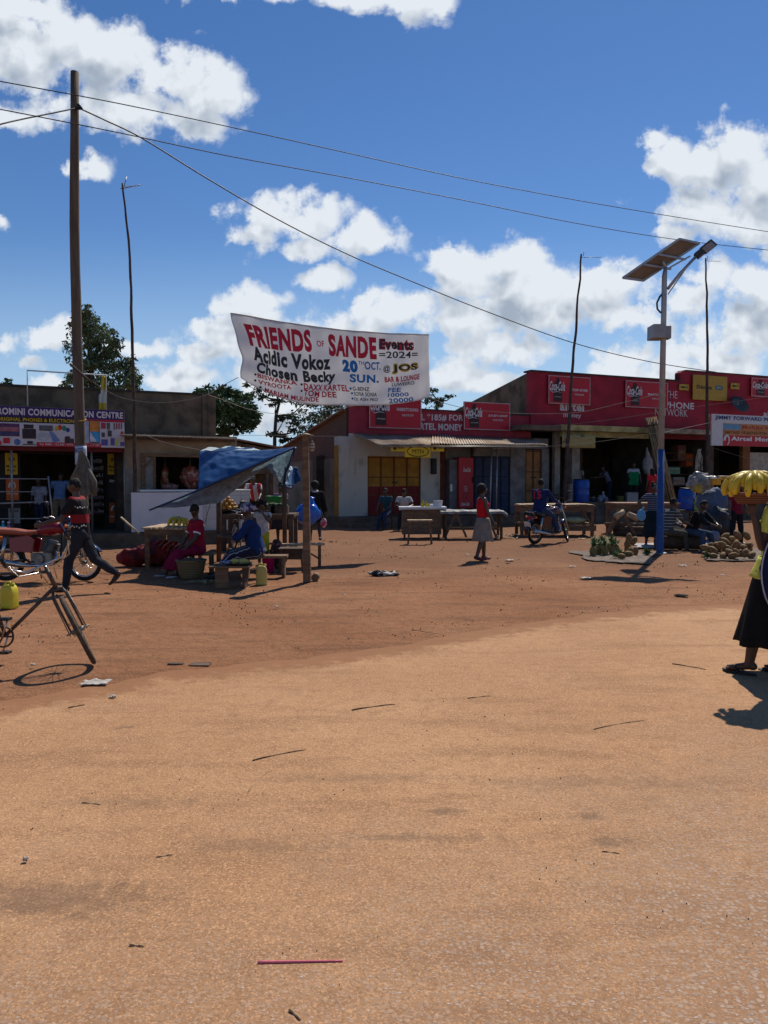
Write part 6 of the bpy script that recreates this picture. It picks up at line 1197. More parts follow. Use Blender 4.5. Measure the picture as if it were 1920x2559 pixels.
for k, (lab, pts) in enumerate([
 ('pale rope from the power pole sagging to the lower left corner of the banner', [(222, 948, 16.3), (289, 988, 16.2), (350, 1003, 16.1), (410, 1006, 16), (470, 999, 15.9), (520, 985, 15.8), (560, 962, 15.6), (596, 943, 15.5)]),
 ('pale rope sagging behind the banner towards the brick building', [(518, 986, 16.5), (560, 1000, 18), (620, 1022, 20), (690, 1034, 22), (760, 1033, 24), (830, 1024, 26), (885, 1014, 28)]),
 ('pale rope from the lower right corner of the banner to the light post', [(1073, 994, 17.9), (1120, 1010, 18.5), (1180, 1023, 19), (1275, 1032, 19), (1360, 1034, 18.5), (1450, 1030, 18), (1550, 1008, 17.6), (1652, 983, 17.3)]),
 ('pale rope from the butcher eave down to the blue tarp', [(360, 1086, 19.5), (400, 1102, 18.5), (450, 1115, 17), (500, 1124, 15)]),
 ('pale rope along the brick wall behind the wooden post', [(600, 1088, 25), (700, 1088, 26), (780, 1090, 27), (884, 1090, 28.6)]),
 ('pale line sloping across the tall maroon fascia to the sign at the right', [(1320, 1070, 31), (1500, 1052, 32), (1700, 1022, 33), (1860, 1000, 34), (1960, 985, 35)]),
 ('pale line below the cream eave from the awning to the reed bundle', [(1230, 1121, 27), (1380, 1115, 28), (1500, 1103, 30), (1600, 1088, 32), (1660, 1080, 32.5)]),
 ('pale line from the light post to the shop sign at the right edge', [(1655, 1082, 17.4), (1700, 1072, 22), (1780, 1055, 32.9)]),
 ('thin pale line hanging below the shop sign at the right edge', [(1785, 1120, 32.8), (1830, 1134, 32.5), (1880, 1148, 32.2), (1960, 1160, 32)])]):
    wire(lab, pts, .0065, 'rope', M_ROPE2, 'rope', 'ropes strung over the market')
def antenna_pole(label, pts, d, kind):
    b_ = AT(pts[0][0], 1205, d); t = thing('aerial_pole', label, 'pole', (b_.x, d, 0), group='crooked aerial poles'); P_ = [AT(x, y, d) - t.location for x, y in pts]; P_[0].z = kind.get('z', 0)
    n = len(P_); fine_ = []
    for a, b in zip(P_, P_[1:]):
        for k in range(5): q = a.lerp(b, k / 5); fine_.append(q + V((noise.noise(q * 1.3) * .05, 0, 0)))
    fine_.append(P_[-1]); r0 = kind.get('r', .045)
    MB().tube(fine_, [r0 * (1 - .6 * i / (len(fine_) - 1)) * (1 + .18 * noise.noise(V((i * 1.7, 0, 0)))) for i in range(len(fine_))], 8).build('stick', mat('crooked_stick', (.075, .05, .04), .9, .3, 6, .3), t)
    tp = P_[-1]; an = V(kind.get('dir', (1, 0, .12))); s = kind.get('s', 1)
    bm_ = MB().tube([tp + V((-.05, 0, -.12 * s)), tp + an * 1.0 * s + V((0, 0, -.1 * s))], .010 * s, 6).build('aerial_boom', M_PIPE, t)
    m = MB(); sd = V((.12, .9, .3)).normalized()
    for k in range(10): c = tp + an * s * (.25 + .075 * k) + V((0, 0, -.1 * s)); m.tube([c - sd * (.10 - .004 * k) * s, c + sd * (.10 - .004 * k) * s], .005 * s, 4)
    for q in (-1, 1): m.tube([tp + an * .1 * s + V((0, 0, -.08 * s)), tp + an * .12 * s + V((.03, .05 * q, .16 * q)) * s], .012 * s, 4)
    m.build('aerial_elements', M_PIPE, t); return t
antenna_pole('crooked aerial pole in front of the butchery with a comb aerial on top', [(340, 1330), (337, 1200), (336, 1080), (334, 960), (331, 850), (327, 720), (321, 600), (313, 520), (306, 458)], 19.6, dict(dir=(.42, 0, .06), s=1.1, r=.055))
antenna_pole('crooked aerial pole before the tall maroon fascia under the left red sign', [(1410, 1250), (1416, 1140), (1424, 1040), (1430, 940), (1438, 850), (1446, 740), (1453, 635)], 31.2, dict(z=.78, dir=(.8, 0, -.03), s=1.0, r=.085))
antenna_pole('straight thin aerial pole behind the street light, beside the phone shop sign', [(1768, 1205), (1768, 1080), (1767, 980), (1768, 880), (1767, 780), (1765, 700), (1764, 645)], 32.6, dict(z=.78, dir=(.7, 0, -.05), s=.9, r=.08))
# ================================================================== solar street light
D = 17.4; lp = AT(1652, 1205, D); sl_ = thing('street_light', 'solar street light on a grey post painted blue below', 'street light', (lp.x, D, 0)); L0 = sl_.location
M_GPOST = mat('galvanised_post', (.30, .32, .35), .5, .12, 3, .05, metal=.4); M_BPOST = mat('flaked_blue_paint', (.018, .07, .24), .6, .1, 4, .15, col2=(.20, .19, .17), thr=(.60, .63))
def LP(x, y, d=D): return AT(x, y, d) - L0
zb_ = LP(1652, 1123).z; p0 = LP(1652, 1123)
MB().tube([(0, 0, -.02), (0.0, 0, .1), (p0.x, 0, zb_)], [.085, .080, .073], 20).build('blue_base', M_BPOST, sl_)
MB().tube([(p0.x, 0, zb_ + .002), (LP(1661, 690).x, 0, LP(1661, 690).z), (LP(1664, 668).x, 0, LP(1664, 668).z)], [.069, .058, .04], 20).build('post', M_GPOST, sl_)
MB().lathe([(.17, -.02), (.17, .012), (.15, .014)], n=20).build('base_plate', M_GPOST, sl_)
A, B, C_, D_ = [LP(*q) for q in ((1558, 695, 17.15), (1610, 702, 17.6), (1749, 609, 17.6), (1699, 598, 17.15))]
nn_ = (D_ - A).cross(B - A).normalized(); nn_ = nn_ if nn_.z > 0 else -nn_
def slab(mb, P4, th): o = nn_ * th; mb.add(list(P4) + [p + o for p in P4], [(0, 1, 2, 3), (7, 6, 5, 4), (0, 4, 5, 1), (1, 5, 6, 2), (2, 6, 7, 3), (3, 7, 4, 0)]); return mb
pn_ = slab(MB(), (A, B, C_, D_), .012).xf(M.Translation(nn_ * .025)).build('solar_panel', mat('panel_back', (.15, .125, .11), .5, .12, 3, 0), sl_)
m = MB(); [m.beam(a + nn_ * .012, b + nn_ * .012, .035, .045) for a, b in ((A, B), (B, C_), (C_, D_), (D_, A))]; m.build('panel_frame', M_GPOST, pn_)
slab(MB(), (A, B, C_, D_), .006).xf(M.Translation(nn_ * .039)).build('solar_cells', mat('solar_cells', (.01, .015, .04), .15, .1, 8, 0), pn_)
m = MB(); ctr_ = (A + B + C_ + D_) / 4
for f_ in (.36, .62): a = A.lerp(D_, f_); b = B.lerp(C_, f_); m.beam(a - nn_ * .02, b + (b - a) * .3 - nn_ * .02, .04, .04)
m.tube([LP(1664, 668), ctr_ - nn_ * .02], .035, 8); m.beam(LP(1668, 672), LP(1725, 640), .035); m.build('panel_bracket', M_GPOST, sl_)
m = MB(); m.tube([LP(1669, 722), LP(1700, 683), LP(1741, 640)], .034, 10); m.build('lamp_arm', M_GPOST, sl_); MB().tube([LP(1670, 735), LP(1706, 683), LP(1726, 655)], .014, 6).build('arm_stay', M_GPOST, sl_)
hd_ = (LP(1786, 604) - LP(1741, 640)).normalized(); m = MB(); m.beam(LP(1740, 641), LP(1757, 627), .14, .10, up=(0, -1, .5)); m.build('driver_box', mat('dark_alloy', (.06, .06, .062), .5), sl_)
m = MB(); m.beam(LP(1756, 628), LP(1785, 605), .20, .05, up=(0, -1, .5)); lh = m.build('lamp_head', mat('dark_alloy', (.06, .06, .062), .5), sl_, bevel=.01)
MB().beam(LP(1760, 627, 17.36), LP(1783, 608, 17.36), .15, .012, up=(0, -1, .5)).build('diffuser', mat('lamp_diffuser', (.30, .25, .22), .4), lh)
m = MB(); m.tube([LP(1657, 732), LP(1649, 742), LP(1642, 757), LP(1643, 772), LP(1650, 780), LP(1656, 783)], .022, 8); m.build('conduit', M_DKP, sl_)
MB().box((LP(1639, 832).x, -.05, LP(1639, 832).z), (.28, .42, .30)).build('battery_box', mat('grey_steel_box', (.25, .255, .27), .5, .1, 4, 0, metal=.2), sl_, bevel=.008)
MB().box((LP(1666, 832).x, .0, LP(1666, 832).z), (.14, .22, .28)).build('controller_box', mat('grey_steel_box', (.25, .255, .27), .5, .1, 4, 0, metal=.2), sl_, bevel=.006)

# ================================================================== wooden post with plate, hanging gourd, log
pb = G(768, 1455); wp = thing('wooden_post', 'squared wooden post with a round plate on top, in front of the brick gable', 'post', pb); s = pb.y / F_PX
ptop = AT(764, 1088, pb.y) - pb
m = MB(); m.add([(x * 9.5 * s + 0, y * .07, 0) for x, y in ((-1, -1), (1, -1), (1, 1), (-1, 1))] + [(ptop.x + x * 7.5 * s, y * .055, ptop.z) for x, y in ((-1, -1), (1, -1), (1, 1), (-1, 1))], [(0, 3, 2, 1), (4, 5, 6, 7), (0, 1, 5, 4), (1, 2, 6, 5), (2, 3, 7, 6), (3, 0, 4, 7)]); m.build('shaft', M_WOOD, wp, bevel=.012)
MB().lathe([(0, 0), (.13, -.004), (.135, .0), (.02, .035), (0, .036)], ptop, 24, cap=False).build('plate', mat('tin_plate', (.33, .26, .18), .6), wp)
t = thing('hanging_gourd', 'small pale ribbed gourd lantern hanging beside the top of the wooden post', 'gourd', AT(780, 1128, pb.y)); m = MB().lathe([(0, 0), (.035, .005), (.042, .05), (.04, .1), (.03, .14), (.01, .165), (.004, .21)], n=18, cap=False); m.tube([(0, 0, .2), (-.05, 0, .26)], .004, 4); m.build('shell', stripes('ribbed_gourd', (.36, .31, .25), (.13, .10, .08), .05, 'Z', .6), t)
t = thing('wood_block', 'short cut log lying beside the foot of the wooden post', 'log', G(788, 1452)); MB().tube([(0, -.05, .06), (.01, .14, .065)], .062, 12).build('trunk_piece', M_WOOD, t)

# ================================================================== tarp canopy
def pw(x, y, d): return AT(x, y, d)
tc_ = thing('tarp_canopy', 'sagging blue and silver tarp shade stretched over the left stall', 'tarp', (0, 0, 0))
def coons(c, bulge, wr, seed=0):
    c = [pw(*q) for q in c]; nr = (c[1] - c[0]).cross(c[3] - c[0]).normalized()
    def f(u, v):
        p = bil(c, u, v); b = sin(PI * u) * sin(PI * v) * bulge + wr * (noise.noise(V((u * 5, v * 5, seed))) + .5 * noise.noise(V((u * 14, v * 9, seed + 4))) + .8 * (1 - abs(((u * 3.3 + v * 1.7) % 1) * 2 - 1)) ** 5) * min(1, 8 * min(u, 1 - u, v, 1 - v) + .25); return p + nr * b
    return f
M_TB = mat('blue_tarp', (.010, .065, .21), .5, .15, 2.5, .3, spec=.3, col2=(.014, .09, .27), bscale=7); M_TS = mat('silver_tarp', (.42, .50, .54), .55, .2, 4, .3, col2=(.28, .37, .42), stretch=(3, 1, 1), bscale=9); M_TL = mat('sunlit_tarp_tint', (.30, .42, .50), .6, .2, 5, .4, col2=(.5, .52, .5))
for mm in (M_TB, M_TS):      # thin woven plastic lets some sun through
    t_ = mm.node_tree; b_ = t_.nodes['Principled BSDF']; tr = nd(t_, 'ShaderNodeBsdfTranslucent'); cs = b_.inputs['Base Color'].links[0].from_socket; t_.links.new(cs, tr.inputs[0]); mx_ = nd(t_, 'ShaderNodeMixShader'); mx_.inputs[0].default_value = .30 if mm is M_TB else .68
    t_.links.new(b_.outputs[0], mx_.inputs[1]); t_.links.new(tr.outputs[0], mx_.inputs[2]); t_.links.new(mx_.outputs[0], t_.nodes['Material Output'].inputs[0])
MB().patch(coons([(374, 1275, 13.3), (738, 1118, 12.5), (664, 1166, 15.2), (545, 1258, 14.4)], .03, .04, 1), 44, 26, .004).build('lower_flap', M_TS, tc_)
MB().patch(coons([(664, 1166, 15.2), (738, 1118, 12.5), (711, 1214, 12.7), (700, 1203, 14.6)], .05, .03, 2), 26, 22, .004).build('corner_flap', M_TS, tc_)
MB().patch(coons([(495, 1224, 13.04), (738, 1117, 12.52), (650, 1127, 14.0), (499, 1127, 14.6)], .05, .028, 3), 50, 30, .004).build('top_sheet', M_TB, tc_)
MB().patch(coons([(500, 1127, 14.6), (654, 1126, 14.0), (640, 1122, 15.6), (516, 1120, 15.8)], .04, .03, 5), 30, 12, .004).build('sunlit_patch', M_TL, tc_)  # sunlit top of the blue tarp, its brightness put into a lighter colour
MB().patch(coons([(711, 1160, 13.6), (737, 1168, 13.4), (736, 1212, 13.3), (712, 1214, 12.9)], -.08, .03, 7), 16, 18, .004).build('side_flap', mat('pale_blue_tarp', (.07, .16, .30), .5, .15, 4, .2), tc_)
MB().patch(coons([(737, 1166, 13.4), (743, 1168, 13.4), (753, 1200, 13.3), (736, 1210, 13.3)], -.02, .02, 8), 10, 12, .004).build('outer_flap', M_TB, tc_)
e0, e1 = pw(374, 1275, 13.3), pw(738, 1118, 12.5); MB().tube([e0, e0.lerp(e1, .25) + V((0, 0, -.015)), e0.lerp(e1, .5) + V((0, 0, -.02)), e0.lerp(e1, .75) + V((0, 0, -.01)), e1], .016, 8).build('front_hem', mat('navy_hem', (.01, .03, .10), .6), tc_)
m = MB(); m.tube([pw(738, 1118, 12.5), pw(728, 1150, 12.6), pw(714, 1180, 12.7), pw(710, 1205, 12.8), pw(714, 1216, 12.9), pw(724, 1220, 13.1), pw(735, 1214, 13.3)], .022, 8); m.build('curved_hem', mat('navy_hem', (.01, .03, .10), .6), tc_)
for lab, a, b, r_ in (('support_post', (547, 1372, 15.6), (547, 1225, 15.2), .05), ('support_post', (712, 1345, 15.6), (711, 1206, 15.0), .045)):
    A_ = pw(*a); A_.z = 0; MB().tube([A_, pw(*b)], r_, 8).build(lab, M_WOODD, tc_)
MB().tube([pw(526, 1258, 14.2), pw(518, 1285, 14.1), pw(512, 1310, 14.0)], .006, 5).build('tie_string', M_WOODD, tc_)

# ================================================================== tables, benches, small objects
def table(label, x0, x1, d0, d1, h, m_=M_WOOD, th=.04, leg=.06, apron=.0, slats=0, name='market_table', cat='table', rail=False, group=None, splay=0, ov=.08, skew=0):
    """x0,x1: photo columns of the front edge at depth d0"""
    a, b = AT(x0, 1205, d0).x, AT(x1, 1205, d0).x; t = thing(name, label, cat, ((a + b) / 2, (d0 + d1) / 2, 0), R(skew), group); w_, dp = (b - a) / 2, (d1 - d0) / 2; m = MB()
    if slats:
        for k in range(slats): x = -w_ + 2 * w_ * (k + .5) / slats; m.bb(x - w_ / slats * .86, x + w_ / slats * .86, -dp + .02 * sin(k * 5), dp + .03 * sin(k * 3), h - th + .004 * sin(k * 7), h + .004 * sin(k * 7))
    else: m.bb(-w_, w_, -dp, dp, h - th, h)
    m.build('top', m_, t, bevel=.004)
    if apron:
        m = MB(); m.bb(-w_ + .04, w_ - .04, -dp + .04, -dp + .07, h - th - apron, h - th - .001); m.bb(-w_ + .04, w_ - .04, dp - .07, dp - .04, h - th - apron, h - th - .001); m.bb(-w_ + .04, -w_ + .07, -dp + .071, dp - .071, h - th - apron, h - th - .001); m.bb(w_ - .07, w_ - .04, -dp + .071, dp - .071, h - th - apron, h - th - .001); m.build('apron', M_WOOD if m_ != M_WOODD else M_WOODD, t)
    for sx in (-1, 1):
        for sy in (-1, 1):
            MB().beam((sx * (w_ - ov + splay), sy * (dp - ov + splay * .3), 0), (sx * (w_ - ov), sy * (dp - ov), h - th - .001), leg).build('leg', M_WOOD if m_ not in (M_WOODD,) else M_WOODD, t)
    if rail: m = MB(); [m.beam((-w_ + .1, y, h * .35), (w_ - .1, y, h * .35), .05, .04) for y in (-dp + ov, dp - ov)]; m.build('rail', M_WOOD, t)
    return t
T1 = table('slatted wooden table over red cloth at the left end of the tarp', 352, 470, 14.0, 15.3, .78, M_WOODL, slats=9, apron=.10, leg=.07)
b_ = AT(303, 1293, 14.4); MB().tube([b_ - T1.location, AT(347, 1332, 13.9) - T1.location], .018, 6).build('loose_stick', M_WOODL, T1)
rc = thing('red_cloth', 'bundled crimson cloth and sacking under the slatted table', 'cloth', (AT(385, 1205, 14.7).x, 14.75, 0)); m = MB(); m.sph((.1, .05, .24), (.50, .40, .24), 26, 16, fn=lambda e: 1 + .22 * noise.noise(e * 2.4)); m.sph((-.42, -.1, .17), (.30, .2, .19), 16, 10, fn=lambda e: 1 + .2 * noise.noise(e * 3)); remesh(m, 'folds', mat('crimson_cloth', (.20, .006, .010), .7, .3, 5, .3, spec=.3, col2=(.06, .006, .008)), rc, .022, .04, 5)
t = bunch('shiny yellow bananas lying on the slatted table', AT(446, 1308, 14.3), 11, 1.0, seed=4, tiers=1); t.location.z = .785; t.rotation_euler = (R(8), 0, 1)
T2 = table('long dark market table under the right half of the tarp', 548, 735, 18.0, 19.0, .86, M_WOODD, leg=.11, th=.07, apron=.06)
# produce heaps
def heap(label, px, d, z, r, n, fr, m_, name='produce_heap', cat='produce', bowl=None, seed=1, part='fruit'):
    b = AT(px, 1205, d); t = thing(name, label, cat, (b.x, d, z)); rd = random.Random(seed)
    if bowl: MB().lathe([(0, 0), (r * .75, 0), (r * 1.0, r * .45), (r * 1.05, r * .46), (r * .72, .02), (0, .015)], n=24, cap=False).build('bowl', bowl, t)
    z0 = r * .35 if bowl else 0; k = 0; lay = 0
    while k < n:
        rl = r * (.88 - lay * .26); c = max(1, int(2 * PI * rl / (fr * 2.1))) if rl > fr else 1
        for i in range(c):
            if k >= n: break
            a = 2 * PI * i / c + lay; MB().sph((rl * cos(a) * (.98 if c > 1 else 0), rl * sin(a) * (.98 if c > 1 else 0), z0 + fr + lay * fr * 1.35), (fr * rd.uniform(.9, 1.1), fr * rd.uniform(.9, 1.1), fr * rd.uniform(.85, 1.05)), 10, 8).build(part, m_, t); k += 1
        if rl <= fr: break
        lay += 1
    MB().sph((0, 0, z0 + r * .18), (r * .8, r * .8, r * .38), 16, 10).build('filling', m_, t)
    return t
heap('bowl heaped with orange mangoes on the dark market table', 571, 18.3, .865, .22, 26, .055, mat('mango_skin', (.36, .16, .02), .5, .25, 6, 0), bowl=M_DKP, seed=2)
heap('dark bowl of green avocados on the market table beside the mangoes', 611, 18.3, .865, .19, 20, .05, mat('avocado_skin', (.03, .05, .015), .5, .25, 6, 0), bowl=M_DKP, seed=3)
t = thing('paper_cone', 'pale paper cone standing on the dark bowl of avocados', 'paper cone', (AT(607, 1205, 18.3).x, 18.3, 1.02)); MB().lathe([(.09, 0), (.05, .09), (.004, .17)], n=14).build('cone', mat('brown_paper', (.36, .26, .16), .8), t)
for i, px in enumerate((668, 700)):
    t = thing('dark_crate', ('left' if 0 else 'dark crate of greens at the middle of the market table' if i == 0 else 'dark crate of greens at the right end of the market table'), 'crate', (AT(px, 1205, 18.4).x, 18.4, .865))
    m = MB(); [m.bb(-.20, .20, -.15, -.13, .01 + .06 * k, .055 + .06 * k) for k in range(3)]; [m.bb(-.20, .20, .13, .15, .01 + .06 * k, .055 + .06 * k) for k in range(3)]; [m.bb(x - .01, x + .01, -.13, .13, 0, .18) for x in (-.19, .19)]; m.bb(-.19, .19, -.13, .13, 0, .01); m.build('slats', M_WOODD, t)
    m = MB(); rd = random.Random(i); [m.sph((rd.uniform(-.15, .15), rd.uniform(-.1, .1), .15 + rd.uniform(0, .05)), rd.uniform(.04, .07), 8, 6) for _ in range(16)]; m.build('greens', mat('dark_greens', (.02, .04, .012), .7, .4, 8, .2), t)
# baskets, buckets, cans
t = thing('wicker_basket', 'large round wicker basket at the feet of the woman in crimson', 'basket', (AT(476, 1205, 12.9).x, 12.9, 0)); m = MB().lathe([(.17, 0), (.215, .12), (.245, .28), (.255, .30), (.235, .29), (.205, .12), (.16, .02), (0, .02)], n=36, cap=False); m.build('weave', stripes('wicker', (.24, .17, .085), (.13, .085, .045), .028, 'Z', .55, .008), t); MB().tube([(.25 * cos(2 * PI * k / 30), .25 * sin(2 * PI * k / 30), .295) for k in range(30)], .014, 6, closed=True).build('rim', mat('wicker_rim', (.2, .14, .07), .8), t)
m = MB(); rd = random.Random(2); [m.sph((rd.uniform(-.15, .15), rd.uniform(-.15, .15), .25 + rd.uniform(0, .05)), .045, 8, 6) for _ in range(24)]; m.build('contents', mat('brown_tubers', (.13, .08, .05), .9, .3, 10, .2), t)
def jerry(label, base, rz=0, w_=.19, h=.31, dp=.14, c=(.52, .46, .04), group=None):
    t = thing('jerrycan', label, 'jerrycan', base, R(rz), group); mm = mat('jerry_%d' % int(c[0] * 100), c, .4, .1, 5, .05, spec=.4); a, b = w_ / 2, dp / 2; m = MB()
    sec = [(1, 0), (1.0, .02), (1.0, .62 * h), (.97, .78 * h), (.80, .92 * h), (.55, .985 * h), (.4, h)]; n = 24; vs = []
    for sc, z in sec:
        for j in range(n):
            an = 2 * PI * j / n; cx, sy = cos(an), sin(an); e = .28; vs.append((a * sc * abs(cx) ** e * (1 if cx > 0 else -1), b * (sc * .6 + .4) * abs(sy) ** e * (1 if sy > 0 else -1), z))
    m.add(vs, [(i * n + j, i * n + (j + 1) % n, (i + 1) * n + (j + 1) % n, (i + 1) * n + j) for i in range(len(sec) - 1) for j in range(n)] + [tuple(range(n))[::-1], tuple((len(sec) - 1) * n + j for j in range(n))], True); m.build('can', mm, t)
    MB().tube([(a * .2, 0, h * .98), (a * .15, 0, h * 1.10), (-a * .45, 0, h * 1.10), (-a * .75, 0, h * .92)], .013, 8).build('handle', mm, t)
    MB().lathe([(0.026, 0), (.028, .03), (.0, .035)], (a * .55, 0, h * .97), 14, cap=False).build('lid', mm, t); return t
jerry('pale yellow jerrycan standing on the dirt by the food bench', G(654, 1461), 10, .175, .30, c=(.56, .44, .12)); jerry('bright yellow jerrycan on the ground at the left edge behind the bicycle', G(24, 1519), -15, .19, .30, c=(.58, .50, .03))
def bucket(label, base, r, h, c, name='bucket', cat='bucket', lid=False):
    t = thing(name, label, cat, base); mm = mat('pail_%d_%d' % (int(c[0] * 100), int(c[2] * 100)), c, .35, .06, 4, 0, spec=.45); MB().lathe([(0, 0), (r * .78, 0), (r * .98, h * .97), (r * 1.04, h * .97), (r * 1.04, h), (r * .95, h), (r * .76, .01), (0, .01)], n=24, cap=False).build('pail', mm, t)
    MB().tube([(r * cos(a), .02 - .03 * sin(a), h * .93 - r * .75 * sin(a)) for a in [PI * k / 12 for k in range(13)]], .005, 5).build('handle', M_PIPE, t)
    if lid: MB().lathe([(r * 1.05, 0), (r * 1.05, .02), (0, .025)], (0, 0, h), 24, cap=False).build('lid', M_WHITE, t)
    return t
bucket('bright pink bucket beside the pale yellow jerrycan', (AT(670, 1205, 13.7).x, 13.7, 0), .12, .29, (.50, .01, .22))
fb = thing('floral_bag', 'black floral cloth bundle standing behind the pink bucket', 'bundle', (AT(689, 1205, 14.3).x, 14.4, 0)); m = MB().sph((0, 0, .26), (.13, .12, .28), 16, 12, fn=lambda e: 1 + .12 * noise.noise(e * 3)); remesh(m, 'cloth', mat('floral_cloth', (.02, .03, .02), .8, .1, 22, .2, col2=(.45, .10, .10), thr=(.56, .6)), fb, .015, .012)
# food bench with a plate of boiled maize
fbn = thing('food_bench', 'low wooden bench with a broad plank leg in front of the seated women', 'bench', G(556, 1470)); s = G(556, 1470).y / F_PX; D_ = G(556, 1470).y
m = MB(); m.bb(-.19, .42, -.08, .34, .31, .34); m.build('seat', M_WOOD, fbn, bevel=.004); MB().bb(-.10, .10, -.05, -.01, 0, .309).build('leg', M_WOOD, fbn, bevel=.004); MB().bb(.30, .34, .0, .28, 0, .309).build('leg', M_WOODD, fbn)
t = thing('plate', 'wide flat tray holding peeled maize on the food bench', 'tray', (fbn.location.x + .23, D_ + .14, .342)); MB().lathe([(0, 0), (.12, .0), (.19, .03), (.20, .032), (.18, .034), (.12, .008), (0, .006)], n=28, cap=False, sx=1.15).build('dish', mat('dark_tray', (.10, .08, .06), .5), t)
rd = random.Random(6)
for k in range(9):
    a = rd.uniform(-.7, .7); c = V((rd.uniform(-.10, .12), rd.uniform(-.06, .06), .035 + .016 * (k % 3))); d = V((cos(a), sin(a), .05)) * .07
    o = MB().tube([c - d, c - d * .5, c + d * .3, c + d], [.014, .024, .022, .008], 8).build('maize_cob', mat('maize', (.52, .44, .14), .6, .2, 30, .3), None); tag(o, 'peeled pale maize cob in the heap on the wide flat tray', 'maize', 'maize cobs on the tray'); o.location = V(t.location)
t = thing('food_wrap', 'pale blue paper lying on the left rim of the maize tray', 'paper', (fbn.location.x + .02, D_ + .1, .385)); MB().patch(lambda u, v: (.12 * (u - .5), .10 * (v - .5), .02 * sin(u * 5 + v * 4)), 6, 6, .004).build('sheet', mat('pale_blue_paper', (.3, .38, .6), .7), t)
t = thing('husk_heap', 'heap of pale maize husks on the shaded ground left of the food bench', 'husks', G(510, 1458)); rd = random.Random(9); m = MB()
for k in range(22): a = rd.uniform(0, 6.3); p = V((rd.gauss(0, .10), rd.gauss(0, .07), .02)); d = V((cos(a), sin(a), rd.uniform(0, .4))) * .09; sd = V((-sin(a), cos(a), 0)) * .02; m.add([p - d, p - sd + V((0, 0, .012)), p + d, p + sd + V((0, 0, .012))], [(0, 1, 2), (0, 2, 3)])
m.build('husks', mat('dry_husk', (.38, .33, .20), .8, .3, 9, 0), t)
# chair-height frame table and long bench by the post
FT = table('small wooden table with a deep boxed apron right of the pink bucket', 694, 757, 13.6, 14.0, .43, M_WOODD, th=.03, leg=.035, apron=.17, splay=.03, ov=.04)
BN = thing('plank_bench', 'long narrow plank bench passing behind the wooden post', 'bench', (AT(751, 1205, 14.7).x, 14.7, 0), R(4)); MB().bb(-.46, .46, -.11, .11, .40, .43).build('seat', M_WOODL, BN, bevel=.004)
for x in (-.36, .36): MB().bb(x - .03, x + .03, -.09, -.05, 0, .399).build('leg', M_WOOD, BN); MB().bb(x - .03, x + .03, .05, .09, 0, .399).build('leg', M_WOOD, BN)
MB().beam((.36, -.07, .14), (.0, -.07, .36), .04, .03).build('brace', M_WOOD, BN)
# ---- desk with white top
DK = thing('market_desk', 'boxed wooden market desk with a white slab top before the yellow and red door', 'desk', (AT(1055, 1205, 22).x, 22.2, 0)); m = MB(); m.bb(-.57, .55, -.3, .3, .12, .82); m.build('body', mat('brown_boards', (.15, .095, .06), .8, .25, 3, .3, stretch=(1, 1, 5)), DK, bevel=.006); m = MB(); m.bb(-.57, -.25, -.305, -.301, .68, .81); m.bb(-.58, .56, -.312, -.301, .62, .66); m.build('front_trim', M_WOOD, DK)
MB().bb(-.66, .70, -.36, .36, .83, .905).build('top', mat('white_slab', (.55, .56, .58), .5, .1, 3, .1), DK, bevel=.01)
for x in (-.5, .48): MB().bb(x - .03, x + .03, -.25, -.19, 0, .12).build('leg', M_WOODD, DK)
def bottle(label, loc, h, r, c, group=None, trans=0):
    t = thing('bottle', label, 'bottle', loc, group=group); MB().lathe([(0, 0), (r, 0), (r, h * .62), (r * .45, h * .8), (r * .38, h * .93), (0, h * .93)], n=14, cap=False).build('body', mat('bottle_%d_%d' % (int(c[0] * 100), int(c[2] * 100)), c, .25, .1, 5, 0), t); MB().lathe([(r * .45, 0), (r * .45, h * .08), (0, h * .08)], (0, 0, h * .93), 10, cap=False).build('cap', M_YEL if c[0] > .3 else M_WHITE, t); return t
o = DK.location; bottle('tall yellow oil bottle at the left of the group on the white desk top', (o.x + .02, 22.0, .907), .19, .045, (.55, .42, .02)); bottle('middle yellow oil bottle on the white desk top', (o.x + .12, 22.0, .907), .15, .04, (.55, .42, .02)); bottle('short yellow oil bottle nearest the white tub on the white desk top', (o.x + .20, 22.05, .907), .10, .04, (.60, .45, .05))
t = thing('plastic_tub', 'white plastic tub at the right end of the white desk top', 'tub', (o.x + .47, 22.1, .907)); n_ = MB(); n_.add([(-.10, -.08, 0), (.10, -.08, 0), (.10, .08, 0), (-.10, .08, 0), (-.13, -.10, .17), (.13, -.10, .17), (.13, .10, .17), (-.13, .10, .17)], [(0, 3, 2, 1), (0, 1, 5, 4), (1, 2, 6, 5), (2, 3, 7, 6), (3, 0, 4, 7)]); ob = n_.build('tub_body', mat('white_tub', (.62, .62, .62), .4), t); so_ = ob.modifiers.new('thick', 'SOLIDIFY'); so_.thickness = .008
MB().tube([(-.13, -.1, .17), (.13, -.1, .17), (.13, .1, .17), (-.13, .1, .17)], .01, 6, closed=True).build('rim', mat('white_tub', (.62, .62, .62), .4), t)
t = thing('white_rag', 'crumpled white cloth beside the white tub on the desk', 'cloth', (o.x + .30, 22.0, .907)); m = MB().sph((0, 0, .035), (.09, .07, .045), 14, 8, fn=lambda e: 1 + .3 * noise.noise(e * 3)); m.build('cloth', M_WHITE, t)
table('narrow stool with a pale plank top in front of the boxed market desk', 1019, 1082, 19.9, 20.2, .63, M_WOODL, th=.035, leg=.045, name='stool', cat='stool', splay=.05, ov=.07)
